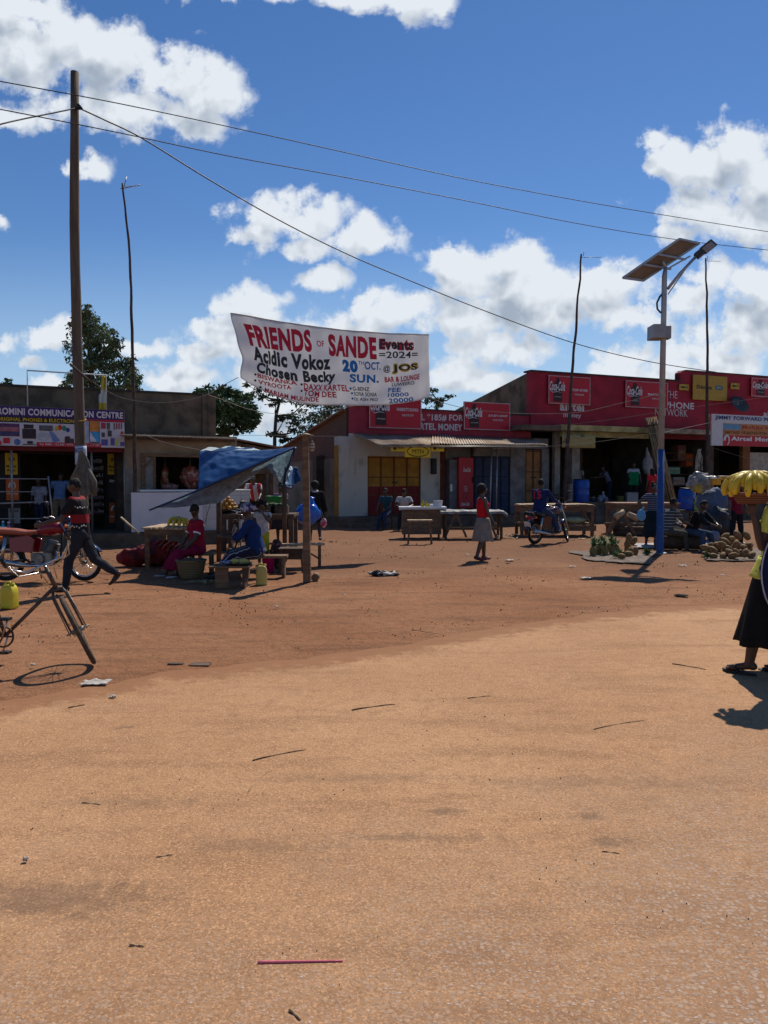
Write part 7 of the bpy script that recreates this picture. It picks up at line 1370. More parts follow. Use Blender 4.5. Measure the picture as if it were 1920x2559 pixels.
# ---- tarp-covered trestle table
MT = table('trestle table covered with pale plastic sheeting behind the woman in red', 1108, 1262, 21.7, 22.5, .78, M_WOODD, leg=.07, th=.05, rail=True)
m = MB(); w_ = .95; m.patch(lambda u, v: ((u - .5) * 2 * w_ * (1 + .02 * sin(v * 8)), -.44 + .9 * v, .80 + .03 * noise.noise(V((u * 9, v * 4, 1))) - .12 * max(0, .06 - v) * 12 - .10 * max(0, u - .93) * 14), 50, 20, .01); tag(m.build('plastic_sheet', mat('grimy_sheeting', (.30, .29, .27), .5, .3, 5, .4, col2=(.12, .12, .12)), None, MT.location), 'crumpled pale plastic sheeting spread over the trestle table', 'sheeting')
for x in (-.5, .35): m = MB().beam((x - .3, -.3, .05), (x, -.3, .74), .06); m.beam((x + .3, -.3, .05), (x, -.3, .74), .06); m.build('cross_leg', M_WOOD, MT)
# ---- long plank stall behind the rider
PS = table('long rough plank stall with a lower shelf behind the motorcycle rider', 1300, 1490, 22.8, 23.9, .92, M_WOOD, th=.05, leg=.09, apron=.16, slats=0)
m = MB(); m.bb(-1.1, 1.1, -.5, .5, .34, .38); m.bb(-1.12, 1.15, -.54, -.51, .16, .33); m.build('lower_shelf', M_WOOD, PS)
for x in (1.0,): MB().beam((x - .28, -.56, .78), (x, -.56, .35), .09, .05).build('brace', M_WOOD, PS)
m = MB(); [m.box((-1.0 + .22 * k, 0, .935 + .006 * (k % 3)), (.2, 1.15, .02), (0, 0, .02 * (k % 3 - 1))) for k in range(10)]; m.build('loose_boards', M_WOODL, PS)
sk = thing('sack', 'pale green sack lying on the lower shelf of the plank stall', 'sack', (PS.location.x + .55, 23.0, .38)); m = MB().sph((0, 0, .1), (.36, .18, .11), 18, 10, fn=lambda e: 1 + .15 * noise.noise(e * 3)); m.build('cloth', mat('green_white_sack', (.30, .34, .22), .8, .2, 4, .3), sk)
# ---- low table with thick boards behind the striped woman
LT4 = table('low broad table with reddish boards behind the woman in the striped top', 1540, 1702, 23.6, 24.8, .97, mat('reddish_board', (.26, .15, .10), .8, .2, 3, .3), th=.05, leg=.09, apron=.20)
tr_ = thing('wood_pile', 'heap of sawn logs and stakes piled under the low broad table', 'wood pile', (AT(1560, 1205, 23.2).x, 23.1, 0)); rd = random.Random(12)
for k in range(9): a = rd.uniform(-.4, .4); c = V((rd.uniform(-.5, .9), rd.uniform(-.1, .4), .09 + .12 * (k % 3))); MB().tube([c - V((cos(a), sin(a), 0)) * .45, c + V((cos(a), sin(a), 0)) * .45], rd.uniform(.05, .085), 9).build('log', M_WOODD if k % 2 else M_WOOD, tr_)
for dx, lx in ((-.55, -.15), (.30, -.10)): MB().beam((dx, -.1, 0), (lx, .0, .78), .12, .10).build('stake', M_WOOD, tr_)
MB().tube([(-.32, -.12, .55), (-.05, -.1, .74)], [.10, .07], 10).build('pale_log_end', M_WOODL, tr_); MB().tube([(.05, -.12, .66), (.36, -.1, .52)], [.08, .10], 10).build('pale_log_end', M_WOODL, tr_)
# ---- barrels
def barrel(label, loc, r, h, c=(.005, .06, .33), rot=(0, 0, 0)):
    t = thing('water_barrel', label, 'barrel', loc, rot); m = MB().lathe([(0, 0), (r * .95, 0), (r, .04), (r, h * .3), (r * 1.03, h * .33), (r, h * .36), (r, h * .63), (r * 1.03, h * .66), (r, h * .69), (r, h * .94), (r * .93, h), (0, h)], n=32, cap=False); m.build('drum', mat('blue_drum', c, .35, .1, 3, .05, spec=.4), t, bevel=.006); MB().lathe([(r * .96, 0), (r * .98, .03), (r * .90, .045), (0, .04)], (0, 0, h), 32, cap=False).build('lid', M_DKP, t); return t
bp_ = AT(1453, 1205, 31.9); barrel('blue plastic barrel standing on the plinth of the dark open shop', (bp_.x, 31.9, .782), .33, .92)
bp_ = AT(1712, 1205, 26); barrel('blue barrel tilted behind the two seated men', (bp_.x, 26, .68), .27, .68, rot=(0, R(8), 0))
t = table('rough wooden cart bed carrying the tilted blue barrel', 1688, 1760, 25.6, 26.6, .66, M_WOODD, leg=.08, th=.06, name='cart_bed', cat='stand')
jerry('yellow green jerrycan beside the tilted blue barrel', (AT(1745, 1205, 26).x, 25.9, .665), 0, .42, .40, .25, c=(.30, .33, .06))
# ---- reed bundle
rbn = thing('reed_bundle', 'tall bundle of dry reeds leaning from the plinth against the eave', 'reeds', (AT(1675, 1205, 32.4).x, 32.4, .78)); rd = random.Random(5)
a0 = AT(1674, 1252, 32.4) - rbn.location; a1 = AT(1629, 1048, 33.2) - rbn.location; dr = (a1 - a0).normalized(); sx = dr.cross(V((0, 1, 0))).normalized(); m = MB(); mdk = MB()
for k in range(70):
    a = rd.uniform(0, 6.3); q = rd.uniform(0, 1) ** .5; off = sx * cos(a) * q * .30 + V((0, 1, 0)) * sin(a) * q * .22; of2 = off * rd.uniform(.72, .95); b = a1 + of2 + dr * rd.uniform(-.15, .1)
    m.tube([a0 + off + V((0, 0, rd.uniform(0, .03))), a0.lerp(a1, .5) + off * .8 + sx * rd.uniform(-.02, .02), b], .026, 5)
m.build('reeds', mat('dry_reeds', (.30, .21, .115), .85, .3, 5, .2, stretch=(3, 3, .5)), rbn); MB().tube([a0.lerp(a1, .93) + (sx * cos(x) * .27 + V((0, 1, 0)) * sin(x) * .2) for x in [2 * PI * k / 18 for k in range(18)]], .03, 6, closed=True).build('tie', M_WOODD, rbn)
# ---- white sacks, crates, pots in the dark shop
t = MW.root('hanging_sack', 'white woven sack hanging in the dark shop beside the reeds', 'sack'); c = (MW.S(1622, -.3), .4, MW.Z(1622, 1162, -.3)); m = MB().sph(c, (.26, .2, .44), 18, 14, fn=lambda e: 1 + .1 * noise.noise(e * 3)); m.tube([(c[0], .4, c[2] + .4), (c[0] - .06, .4, c[2] + .8)], [.12, .03], 10); m.build('woven_plastic', mat('white_sacking', (.32, .32, .34), .7, .2, 5, .3), t)
def crate(label, px, d, z, sz, c):
    t = thing('storage_box', label, 'box', (AT(px, 1205, d).x, d, z)); MB().bb(-sz[0] / 2, sz[0] / 2, -sz[1] / 2, sz[1] / 2, 0, sz[2]).build('box_body', mat('box_%d_%d' % (int(c[0] * 100), px), c, .5, .1, 4, 0), t, bevel=.015); MB().bb(-sz[0] / 2 - .012, sz[0] / 2 + .012, -sz[1] / 2 - .012, sz[1] / 2 + .012, sz[2] + .001, sz[2] + .03).build('lid', mat('boxlid_%d' % px, tuple(q * .7 for q in c), .5), t, bevel=.008); return t
crate('pale grey plastic box on the shop floor left of the reeds', 1579, 32.6, .78, (.46, .34, .38), (.30, .31, .32))
bucket('dull green bucket on the shop floor beside the pale grey box', (AT(1551, 1205, 32.5).x, 32.5, .78), .15, .24, (.16, .22, .10)); 
for i, (px, d, h, r, c, lab) in enumerate(((1508, 33, .42, .09, (.25, .28, .36), 'tall grey blue flask on the floor of the dark open shop'), (1500, 32.6, .26, .12, (.20, .22, .28), 'squat grey jug on the floor of the dark open shop'), (1516, 32.6, .20, .09, (.16, .15, .22), 'small mauve jug on the floor of the dark open shop'), (1484, 33, .2, .1, (.10, .10, .12), 'dark little jug on the floor near the blue barrel'))):
    bottle(lab, (AT(px, 1205, d).x, d, .78), h, r, c)
def potstack(label, px, d, z, n, r, c):
    t = thing('pot_stack', label, 'pots', (AT(px, 1205, d).x, d, z))
    for k in range(n): MB().lathe([(0, 0), (r * .9, 0), (r, .10), (r * 1.08, .11), (r * 1.0, .115), (0, .10)], (0, 0, .125 * k), 18, cap=False).build('pot', mat('enamel_%d' % px, c, .3, .2, 4, 0, metal=.5), t)
potstack('stack of pale metal pots left of the blue barrel', 1425, 31.6, .78, 6, .13, (.40, .40, .40)); potstack('short stack of dark pots in the narrow shop doorway', 1389, 31.8, .78, 3, .14, (.22, .22, .22))
# ---- right-hand goods under the sign
for i, (xl, xr, yt, yb, c, lab) in enumerate(((1716, 1738, 1135, 1165, (.35, .07, .02), 'orange carton stack on the shelves right of the reeds'), (1694, 1714, 1112, 1150, (.14, .07, .06), 'brown carton stack on the shelves right of the reeds'), (1672, 1700, 1168, 1184, (.12, .30, .24), 'sea green plastic basin on the shelves right of the reeds'), (1684, 1712, 1192, 1212, (.24, .20, .20), 'pink and grey packets on the lower shelf right of the reeds'), (1740, 1765, 1110, 1130, (.10, .09, .11), 'dark carton on the upper shelf beside the sign post'), (1880, 1915, 1135, 1180, (.40, .37, .33), 'pale poster board at the back of the right-hand shop'))):
    t = MW.root('carton', lab, 'box'); m = MB(); rect(m, MW, xl, xr, yt, yb, -1.0, .5); m.build('carton_body', mat('carton_%d' % i, c, .7, .25, 5, .1), t, bevel=.02)
    q = MB(); rect(q, MW, xl + 3, xr - 3, yt + (yb - yt) * .4, yt + (yb - yt) * .6, -.98, .01); q.build('tape', mat('tape_brown', (.20, .14, .08), .4), t)
t = MW.root('shop_shelf', 'dark shelf rack behind the rope coil in the right-hand shop', 'shelf'); m = MB()
for y in (1132, 1150, 1166, 1185, 1213): a, b = MW.S(1655, -1), MW.S(1768, -1); z = MW.Z(1710, y, -1); m.bb(a, b, .98, 1.6, z - .03, z)
m.build('boards', M_WOODD, t)
t = MW.root('rope_coil', 'white rope coil hanging at the shop front beside the sign post', 'rope'); rd = random.Random(8); m = MB(); c = (MW.S(1744, .3), -.3, MW.Z(1744, 1122, .3)); b_ = MW.Z(1744, 1178, .3)
for k in range(7): x = c[0] + rd.uniform(-.22, .22); m.tube([(c[0] + .02 * k, -.3, c[2]), (c[0] + (x - c[0]) * .9, -.3 - .02 * k, (c[2] * .6 + b_ * .4)), (x, -.3, b_ + rd.uniform(-.05, .25)), (x + .08, -.3, b_ + .05), (c[0] + (x - c[0]) * .6 + .05, -.3, (c[2] + b_) / 2), (c[0] + .03 * k, -.3, c[2])], .014, 5)
m.build('strands', mat('white_rope', (.42, .40, .37), .9), t)
def lump(label, px, d, z, r, m_, seed, name='bundle', cat='bundle', f=.25, fold=.03, group=None):
    t = thing(name, label, cat, (AT(px, 1205, d).x, d, z)); m = MB().sph((0, 0, r[2]), r, 24, 16, fn=lambda e: 1 + f * noise.noise(e * 2.2 + V((seed, 0, 0)))); remesh(m, 'cloth', m_, t, .03, fold, 5, seed=seed); return t
lump('blue checked fabric bundle heaped behind the seated men', 1783, 21.6, .62, (.48, .35, .42), mat('denim_check', (.05, .085, .16), .8, .2, 30, .2, col2=(.11, .15, .22)), 3)
lump('dark tarpaulin bundle right of the seated men', 1797, 20.9, .0, (.42, .32, .47), mat('dark_tarp', (.025, .03, .04), .55, .25, 4, .3), 6, f=.18)
lump('dirty white sack behind the dark tarpaulin bundle', 1815, 21.3, 0, (.26, .2, .42), mat('grey_white_sack', (.24, .25, .30), .8, .2, 4, .3), 9, 'sack', 'sack')
lump('small grey sack at the foot of the dark tarpaulin bundle', 1783, 20.4, 0, (.16, .14, .16), mat('grey_white_sack', (.24, .25, .30), .8, .2, 4, .3), 10, 'sack', 'sack')
lump('beige sack slumped on the log between the two seated men', 1690, 19.2, 0.0, (.26, .2, .35), mat('beige_sack', (.26, .22, .17), .8, .2, 4, .3), 12, 'sack', 'sack')
table('low stand under the blue checked fabric bundle', 1755, 1815, 21.3, 22.1, .62, M_WOODD, leg=.07, name='low_stand', cat='stand')
M_HON = mat('honey_plastic', (.58, .27, .01), .4, .12, 5, 0)
def block(label, px, py, d, sz, rz=0):
    p = AT(px, py, d); t = thing('oil_block', label, 'block', p, R(rz)); MB().bb(-sz[0] / 2, sz[0] / 2, -sz[1] / 2, sz[1] / 2, 0, sz[2]).build('block_body', M_HON, t, bevel=.012); MB().bb(-sz[0] / 2 - .006, sz[0] / 2 + .006, -sz[1] / 2 - .006, sz[1] / 2 + .006, sz[2] + .001, sz[2] + .02).build('wrapped_top', mat('clear_wrap', (.62, .55, .38), .25, .1, 9, .1), t, bevel=.006)
block('yellow orange wrapped block on the blue checked bundle, left of the bananas', 1785, 1212, 21.2, (.26, .26, .17), 8); block('second yellow orange wrapped block, further back beside the bananas', 1812, 1200, 21.8, (.36, .3, .10), -14)
pt = thing('plastic_wrap', 'cloudy torn plastic film bulging over the blue checked bundle', 'plastic film', AT(1750, 1232, 21.4)); m = MB().sph((0, 0, .28), (.34, .22, .28), 22, 14, fn=lambda e: 1 + .3 * noise.noise(e * 2.6)); m.tube([(.1, -.1, .3), (.4, -.1, .38)], [.18, .1], 12)
remesh(m, 'film', mat('cloudy_film', (.30, .28, .25), .35, .3, 6, .4, col2=(.16, .15, .14), thr=(.45, .6)), pt, .022, .03, 9)
jerry('amber jug seen through the cloudy plastic film', (AT(1743, 1205, 21.15).x, 21.1, 1.32), 0, .2, .2, .12, c=(.40, .24, .01))
t = thing('light_blue_cloth', 'light blue cloth edge behind the yellow blouse at the right edge', 'cloth', AT(1918, 1256, 9.0)); MB().patch(lambda u, v: ((u - .5) * .34, .3 * v, .03 * sin(u * 6) + .02), 12, 8, .02).build('cloth', mat('light_blue_cloth', (.18, .42, .62), .8), t)
# ---- left shop verandah goods and railing
t = LW.root('railing', 'thin metal railing with cross wires before the phone shop', 'railing'); m = MB(); o = .75
a, b = LW.S(-80, o), LW.S(121, o)
for y, y2 in ((1196, 1197), (1228, 1229), (1259, 1254), (1294, 1296)): m.tube([(a, -o, LW.Z(60, y, o)), (b, -o, LW.Z(110, y2, o))], .014 if y != 1259 else .022, 6)
m.build('rails', M_PIPE, t); MB().tube([(b, -o, LW.Z(118, 1190, o)), (b + .12, -o, .33)], .02, 8).build('post', M_PIPE, t); MB().tube([(a, -o, LW.Z(0, 1190, o)), (a, -o, .33)], .02, 8).build('post', M_PIPE, t)
def lgoods(label, px, out, h, r, c, nm='bottle'):
    q = LW.P(LW.S(px, out), -out, .325); return bottle(label, q, h, r, c)
lgoods('bright turquoise bottle on the verandah edge at the left picture edge', 6, .85, .36, .065, (.02, .32, .42)); lgoods('pink topped bottle beside the bright turquoise one', 20, .85, .34, .065, (.28, .13, .20)); lgoods('small pale jar on the verandah right of the pink topped bottle', 34, .85, .10, .06, (.25, .22, .20))
poster('white handbill on the verandah wall behind the small pale jar', 20, 49, 1270, 1308, (.24, .24, .22), [('SALE', .1, .9, .75, .95, M_BLACK)], out=-.2)
t = LW.root('display_rack', 'dark display rack of small shiny goods right of the power pole', 'rack'); m = MB()
for k in range(9): rect(m, LW, 222, 260, 1140 + 18 * k, 1142 + 18 * k, -1.0, .2)
m.build('shelves', M_BLACK, t)
m = MB(); rd = random.Random(3)
for k in range(8):
    for i in range(9):
        x = 223 + i * 4 + rd.uniform(0, 1); y = 1157 + 18 * k; c1 = LW.S(x, -.95); c2 = LW.S(x + rd.uniform(1.5, 3.2), -.95); z0 = LW.Z(240, y, -1); m.bb(c1, c2, .94, 1.0, z0 + .01, z0 + rd.uniform(.06, .13))
o_ = m.build('small_goods', mat('shiny_goods', (.10, .09, .10), .3, .4, 20, 0, col2=(.30, .22, .22), thr=(.55, .6)), t); tag(o_, None, None, kind='stuff')
# ================================================================== pineapples
M_PINE = mat('pineapple_skin', (.30, .145, .055), .75, .3, 22, .5, col2=(.13, .085, .03), bscale=60); M_PING = mat('green_pineapple_skin', (.14, .13, .05), .75, .3, 22, .5, col2=(.24, .17, .06), bscale=60); M_PLEAF = mat('pineapple_leaf', (.05, .11, .03), .6, .3, 8, 0, col2=(.11, .19, .06))
def pine(mat_, crown, seed):
    t = bpy.data.objects.new('pineapple', None); COL.objects.link(t); rd = random.Random(seed)
    m = MB(); n, k_ = 24, 18; r, h = .060, .175; vs = []
    for i in range(k_ + 1):
        u = i / k_; rr_ = r * (sin(PI * (.06 + .90 * u)) ** .42)
        for j in range(n): bmp = 1 + .045 * ((i + j) % 2); vs.append((rr_ * bmp * cos(2 * PI * (j + .5 * (i % 2)) / n), rr_ * bmp * sin(2 * PI * (j + .5 * (i % 2)) / n), h * u))
    m.add(vs, [(i * n + j, i * n + (j + 1) % n, (i + 1) * n + (j + 1) % n, (i + 1) * n + j) for i in range(k_) for j in range(n)] + [tuple(range(n))[::-1], tuple(k_ * n + j for j in range(n))], True); m.build('fruit', mat_, t)
    if crown:
        m = MB()
        for q in range(46):
            a = rd.uniform(0, 6.3); e = rd.uniform(.15, 1.15) ; L_ = rd.uniform(.10, .19); d = V((cos(a) * sin(e), sin(a) * sin(e), cos(e))); s_ = V((-sin(a), cos(a), 0)) * .010; b0 = V((0, 0, h * .97)); mid = b0 + d * L_ * .55; tip = b0 + d * L_ + V((d.x, d.y, 0)) * .03 - V((0, 0, .02 * e))
            m.add([b0 - s_ * .8, b0 + s_ * .8, mid + s_, tip, mid - s_], [(0, 1, 2, 4), (4, 2, 3)])
        m.build('crown', M_PLEAF, t, norm=False)
    else: MB().lathe([(.016, 0), (.012, .02), (0, .022)], (0, 0, h * .98), 8, cap=False).build('stub', M_WOODL, t)
    return t
P1 = pine(M_PING, True, 1); P2 = pine(M_PINE, False, 2); P3 = pine(M_PINE, True, 3)
GA = 'crowned pineapples on the sacking left of the light post'; GB = 'trimmed pineapples stacked left of the light post'; GC = 'pineapple pile at the right in front of the standing man'; used = set(); rd = random.Random(21)
def putp(proto, p, rot, label, group, sc=1.0):
    if proto.name in used: return dup(proto, p, rot, label, group, sc)
    used.add(proto.name); proto.location = p; proto.rotation_euler = rot; proto.scale = (sc,) * 3; tag(proto, label, 'pineapple', group)
for px, py in ((1482, 1390), (1497, 1387), (1512, 1389), (1529, 1386), (1541, 1386), (1488, 1378), (1506, 1376), (1524, 1375)):
    p = G(px, py); putp(P1, p, (rd.uniform(-.12, .12), rd.uniform(-.12, .12), rd.uniform(0, 6)), 'green-brown pineapple with a leafy crown standing on the sacking', GA, 1.25)
for px, py, z, tilt in ((1557, 1392, 0, 1.5), (1572, 1391, 0, .2), (1585, 1389, 0, .3), (1566, 1380, .0, .4), (1578, 1380, .12, 1.2), (1565, 1382, .12, .6), (1571, 1382, .24, .1)):
    p = G(px, py) + V((0, 0, z + (.06 if tilt > .9 else 0))); putp(P2, p, (rd.uniform(-.1, .1), tilt if z == 0 else tilt * .5, rd.uniform(-.5, .5)), 'orange-brown pineapple without its crown in the small stack', GB, 1.15)
for px, py in ((1549, 1394), (1562, 1400), (1620, 1388)):
    p = G(px, py) + V((0, 0, .07)); putp(P3, p, (0, 1.45, rd.uniform(1.5, 5)), 'pineapple with grey-green crown lying on its side near the light post', 'pineapples lying near the light post', .95)
row = 0
for j, (y, z, xs_) in enumerate(((1399, .06, (1806, 1820, 1833, 1846, 1859, 1872)), (1392, .06, (1778, 1792, 1812, 1828, 1842, 1856, 1870)), (1385, .06, (1771, 1786, 1800, 1816, 1832, 1846, 1862, 1876)), (1391, .17, (1774, 1812, 1840, 1858)), (1384, .18, (1790, 1806, 1822, 1838, 1852, 1868)), (1378, .07, (1776, 1792, 1808, 1826, 1842, 1860, 1876)), (1381, .29, (1802, 1830, 1850, 1872)))):
    for x in xs_:
        p = G(x, y) + V((0, 0, z)); putp(P2, p, (rd.uniform(-.4, .4), rd.choice((1.35, -1.2, .8, .5)), rd.uniform(0, 6.3)), 'orange-brown trimmed pineapple in the large right-hand pile', GC, rd.uniform(1.05, 1.32))
p = G(1792, 1397) + V((0, 0, .06)); putp(P3, p, (0, 1.5, 3.3), 'crowned pineapple lying at the front left corner of the right-hand pile', None, 1.0)
# sacking under the pineapples
def mat_sheet(label, pts, m_, name='sacking'):
    c = [G(*q) + V((0, 0, 0.0)) for q in pts]; ctr = sum(c, V()) / 4
    m = MB().patch(lambda u, v: bil(c, u, v) - ctr + V((.22 * noise.noise(V((u * 4, v * 3, 2))), .18 * noise.noise(V((u * 5, v * 3, 8))) + .05 * noise.noise(V((u * 19, v * 6, 8))), .012 + .03 * abs(noise.noise(V((u * 7, v * 7, 3)))))), 40, 16, .004); return tag(m.build(name, m_, None, ctr), label, 'sacking')
M_SACK = mat('grey_sacking', (.20, .15, .115), .9, .25, 6, .5, col2=(.10, .075, .06))
mat_sheet('crumpled grey sacking spread under the pineapples left of the light post', [(1425, 1378), (1640, 1380), (1625, 1412), (1470, 1402)], M_SACK)
mat_sheet('flat pale sheeting under the striped woman and the seated men', [(1580, 1360), (1790, 1352), (1760, 1372), (1590, 1370)], mat('pale_sheeting', (.36, .34, .33), .8, .2, 5, .3))
mat_sheet('grey sacking under the right-hand pineapple pile', [(1755, 1374), (1930, 1372), (1930, 1404), (1765, 1402)], M_SACK)
# ================================================================== litter on the ground
def stick(label, a, b, r, m_=M_WOODD, bend=0.02, cat='twig', name='twig', z=.0105, group=None):
    A_, B_ = G(*a), G(*b); c = (A_ + B_) / 2; r = r * .8 if cat == 'twig' else r; pts = [A_.lerp(B_, i / 10) - c + V((0, 0, z + r + (.002 * sin(i) if bend else 0))) + V((-(B_ - A_).y, (B_ - A_).x, 0)).normalized() * bend * (B_ - A_).length * 1.5 * sin(PI * i / 10 * 1.3) for i in range(11)]
    return tag(MB().tube(pts, [r * (1.1 - .05 * i) for i in range(11)], 6).build(name, m_, None, c), label, cat, group)
stick('pink plastic straw lying on the road near the bottom', (645, 2416), (857, 2412), .0046, mat('pink_straw', (.74, .17, .22), .35), .0, 'straw', 'straw')
M_TWIG = mat('brown_twig', (.17, .10, .06), .9, .3, 9, 0)
M_STRAW = mat('dry_straw', (.42, .28, .15), .8, .3, 9, 0)
for k, (a, b, r_, mm, lab) in enumerate((((632, 1907), (763, 1878), .005, M_TWIG, 'long brown twig left of the road middle'), ((880, 1780), (986, 1764), .006, M_TWIG, 'dark split twig in the upper middle of the road'), ((1485, 1828), (1607, 1804), .005, M_STRAW, 'long tan curved twig on the right part of the road'), ((1680, 1663), (1765, 1677), .006, M_TWIG, 'straight dark twig left of the woman in yellow'), ((1170, 1750), (1226, 1743), .004, M_TWIG, 'short dark twig at the top right of the road middle'), ((620, 1986), (674, 1928), .003, M_STRAW, 'thin straw stalk crossing below the long brown twig'), ((172, 1774), (212, 1766), .006, M_TWIG, 'short twig at the left edge of the road below the bicycle'), ((205, 2013), (254, 2017), .004, M_STRAW, 'pale twig at the left of the road'), ((392, 2150), (432, 2143), .004, M_STRAW, 'pale straw left of the road centre'), ((325, 2372), (360, 2374), .005, M_STRAW, 'stubby straw piece at the lower left of the road'), ((724, 2536), (752, 2559), .006, M_STRAW, 'tan wood splinter at the bottom edge of the road'), ((1030, 1578), (1110, 1590), .004, M_TWIG, 'thin brown twig on the dirt above the road edge'), ((1505, 2136), (1548, 2140), .003, M_TWIG, 'thin dark stalk on the right part of the road'))): stick(lab, a, b, r_, mm)
def scrap(label, px, py, w_, m_, seed, cat='scrap', name='paper_scrap', h=.02):
    p = G(px, py, 0.0); r_ = random.Random(seed); k = w_ * p.y / F_PX / 2
    m = MB().patch(lambda u, v: ((u - .5) * 2 * k * (1 + .3 * noise.noise(V((v * 4, seed, 0)))), (v - .5) * 1.3 * k, .016 + h * (.5 + noise.noise(V((u * 4 + seed, v * 4, 1))))), 10, 8, .003); return tag(m.build(name, m_, None, p), label, cat)
WP_ = mat('white_scrap', (.46, .42, .38), .7)
for i, (px, py, w_, lab) in enumerate(((240, 1712, 66, 'long torn white scrap below the bicycle wheel shadow'), (83, 1668, 11, 'small cream scrap beside the bicycle wheel shadow'), (1467, 1447, 28, 'white paper scrap left of the light post shadow'), (1706, 1416, 18, 'small white scrap below the seated men'), (1168, 1388, 10, 'tiny white scrap by the feet of the woman in red'), (1274, 1402, 20, 'white flat scrap between the woman in red and the motorcycle'), (1431, 1418, 16, 'pale scrap below the motorcycle front wheel'), (691, 1520, 9, 'small white scrap below the post shadow'), (1455, 1348, 20, 'yellow husk scrap right of the motorcycle'), (282, 1748, 16, 'cream scrap at the road edge'), (65, 2162, 12, 'cream scrap at the left of the road'), (860, 1490, 9, 'tiny pale scrap right of the post shadow'), (1805, 1440, 10, 'cream scrap below the right-hand pineapples'))): scrap(lab, px, py, w_, WP_ if 'yellow' not in lab else M_STRAW, i)
t = thing('rag', 'black and white crumpled rag on the open dirt right of the wooden post', 'rag', G(958, 1438)); m = MB().sph((0, 0, .03), (.24, .10, .05), 24, 12, fn=lambda e: 1 + .5 * noise.noise(e * 3)); m.sph((.16, 0, .02), (.12, .06, .035), 12, 8); remesh(m, 'cloth', mat('black_white_rag', (.02, .02, .02), .8, .1, 9, .3, col2=(.55, .53, .5), thr=(.52, .55)), t, .012, .02, 12)
t = thing('rag', 'grey sandal-like rag with a buckle at the far road edge', 'rag', G(1703, 1490)); m = MB().sph((0, 0, .02), (.16, .08, .03), 18, 10, fn=lambda e: 1 + .4 * noise.noise(e * 3)); m.sph((.08, .0, .03), .014, 8, 6); m.xf(M.Diagonal((.6, .6, .7, 1))); m.build('cloth', mat('drab_rag', (.13, .10, .07), .9, .3, 9, .3), t)
t = thing('husk_heap', 'pale heap of maize leaves at the foot of the trestle table', 'husks', G(1252, 1345)); rd = random.Random(19); m = MB()
for k in range(60): a = rd.uniform(0, 6.3); p = V((rd.gauss(0, .22), rd.gauss(0, .1), rd.uniform(.01, .12))); d = V((cos(a), sin(a), rd.uniform(-.2, .5))) * .10; sd = V((-sin(a), cos(a), 0)) * .02; m.add([p - d, p - sd, p + d, p + sd], [(0, 1, 2), (0, 2, 3)])
m.build('husks', mat('pale_husk', (.34, .30, .22), .8, .3, 9, 0), t)
for i, (px, py, sx_, sy_, lab) in enumerate(((500, 1660, .18, .12, 'flat dark slab of mud at the road edge'), (440, 1658, .14, .06, 'flat dark crust of mud left of the slab at the road edge'))):
    t = thing('mud_slab', lab, 'mud', G(px, py)); MB().box((0, 0, .0), (sx_, sy_, .016)).build('crust', mat('dark_mud', (.14, .09, .065), .95, .3, 6, .4), t, bevel=.008)
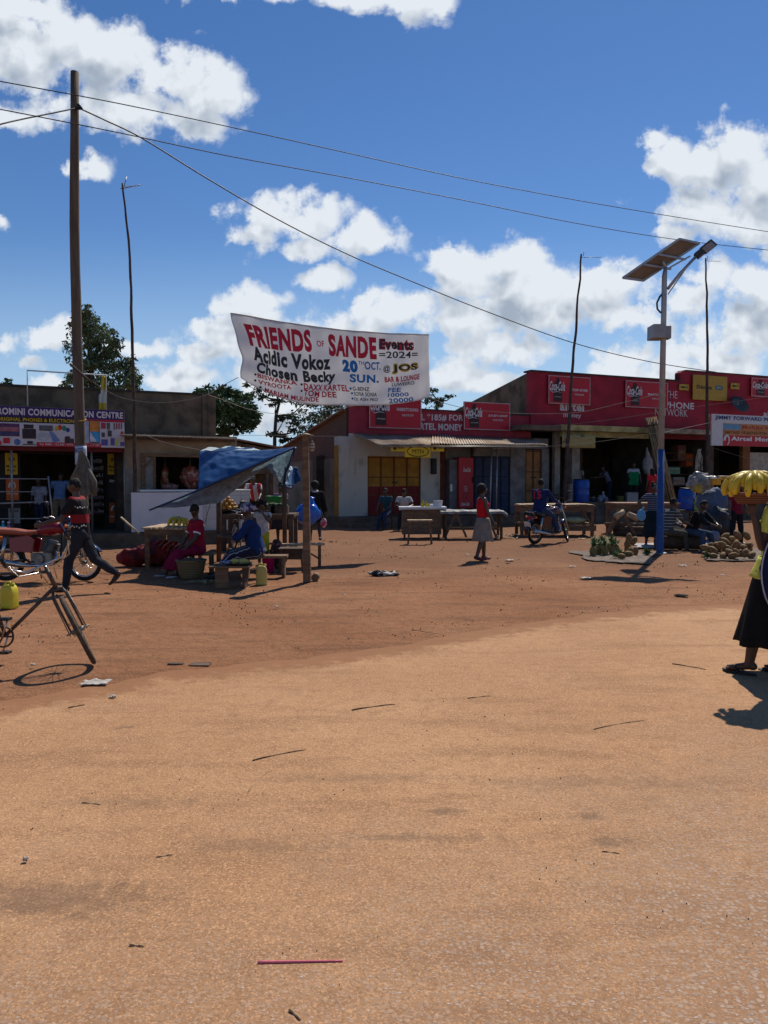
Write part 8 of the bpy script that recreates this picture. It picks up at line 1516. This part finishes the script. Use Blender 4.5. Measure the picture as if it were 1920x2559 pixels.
# loose crumbs nobody could count: one object
m = MB(); rd = random.Random(33)
def crumb(p, s):
    q = Euler((rd.uniform(0, 6), rd.uniform(0, 6), rd.uniform(0, 6))).to_matrix(); o = len(m.v)
    m.v += [V(p) + q @ V((s * a * rd.uniform(.6, 1.2), s * b * rd.uniform(.5, 1), s * c * .6)) for a, b, c in ((1, 0, 0), (-1, 0, 0), (0, 1, 0), (0, -1, 0), (0, 0, 1), (0, 0, -1))]; m.f += [tuple(o + i for i in f) for f in ((0, 2, 4), (2, 1, 4), (1, 3, 4), (3, 0, 4), (2, 0, 5), (1, 2, 5), (3, 1, 5), (0, 3, 5))]; m.sm += [False] * 8
for k in range(5200):
    px, py = rd.uniform(-20, 1940), 1350 + 290 * rd.random() ** 1.3; p = G(px, py); q_ = noise.noise(V((p.x * .7, p.y * .5, 7))) + .5 * noise.noise(V((p.x * 3, p.y * 2, 9)))
    if q_ > .12: crumb((p.x, p.y, -.003), rd.choice((.004, .006, .008, .011, .018)) * p.y / 12)
dk = m; tag(dk.build('dirt_crumbs', mat('dark_crumbs', (.08, .05, .035), .95, .3, 9, 0)), 'scattered dark crumbs and clods over the dirt', 'debris', kind='stuff')
m = MB()
for k in range(1300):
    px, py = rd.uniform(-20, 1940), 1360 + 250 * rd.random() ** 1.2; p = G(px, py)
    if noise.noise(V((p.x * .8, p.y * .6, 17))) < .06: continue
    crumb((p.x, p.y, -.001), rd.choice((.006, .009, .013)) * p.y / 12)
tag(m.build('pale_litter', mat('pale_crumbs', (.50, .42, .33), .9, .2, 9, 0)), 'tiny pale chips and straw bits scattered over the dirt', 'debris', kind='stuff')
m = MB()
for k in range(900):
    px, py = rd.uniform(-20, 1940), 1720 + 850 * rd.random(); p = G(px, py)
    if noise.noise(V((p.x * .9, p.y * .9, 4))) > .12: crumb((p.x, p.y, .0145), rd.choice((.0012, .0015, .002, .002, .003, .005)) * (p.y / 4 + .2))
tag(m.build('road_grit', mat('dark_grit', (.07, .045, .035), .95, .3, 9, 0)), 'sparse dark grit lying on the road', 'debris', kind='stuff')
# grit of the worn road: thousands of flat chips of aggregate
m = MB()
for k in range(3200):
    p = G(rd.uniform(-20, 1940), rd.uniform(1900, 2600)); 
    wv = .30 * p.x - .46 * p.y + 1.0 + rd.gauss(0, .35)
    if wv < .1: continue
    s_ = rd.uniform(.002, .006); a = rd.uniform(0, 6.3); n_ = rd.choice((5, 6)); o = len(m.v); c = V((p.x, p.y, .0125))
    m.v += [c + V((cos(a + 2 * PI * i / n_) * s_ * rd.uniform(.7, 1.3), sin(a + 2 * PI * i / n_) * s_ * rd.uniform(.5, 1), 0)) for i in range(n_)] + [c + V((0, 0, .0010))]; m.f += [(o + i, o + (i + 1) % n_, o + n_) for i in range(n_)]; m.sm += [False] * n_
tag(m.build('road_aggregate', mat('pale_aggregate', (.42, .34, .28), .85, .35, 40, 0, col2=(.52, .40, .33))), 'small pale stone chips showing in the worn road surface', 'stones', kind='stuff')
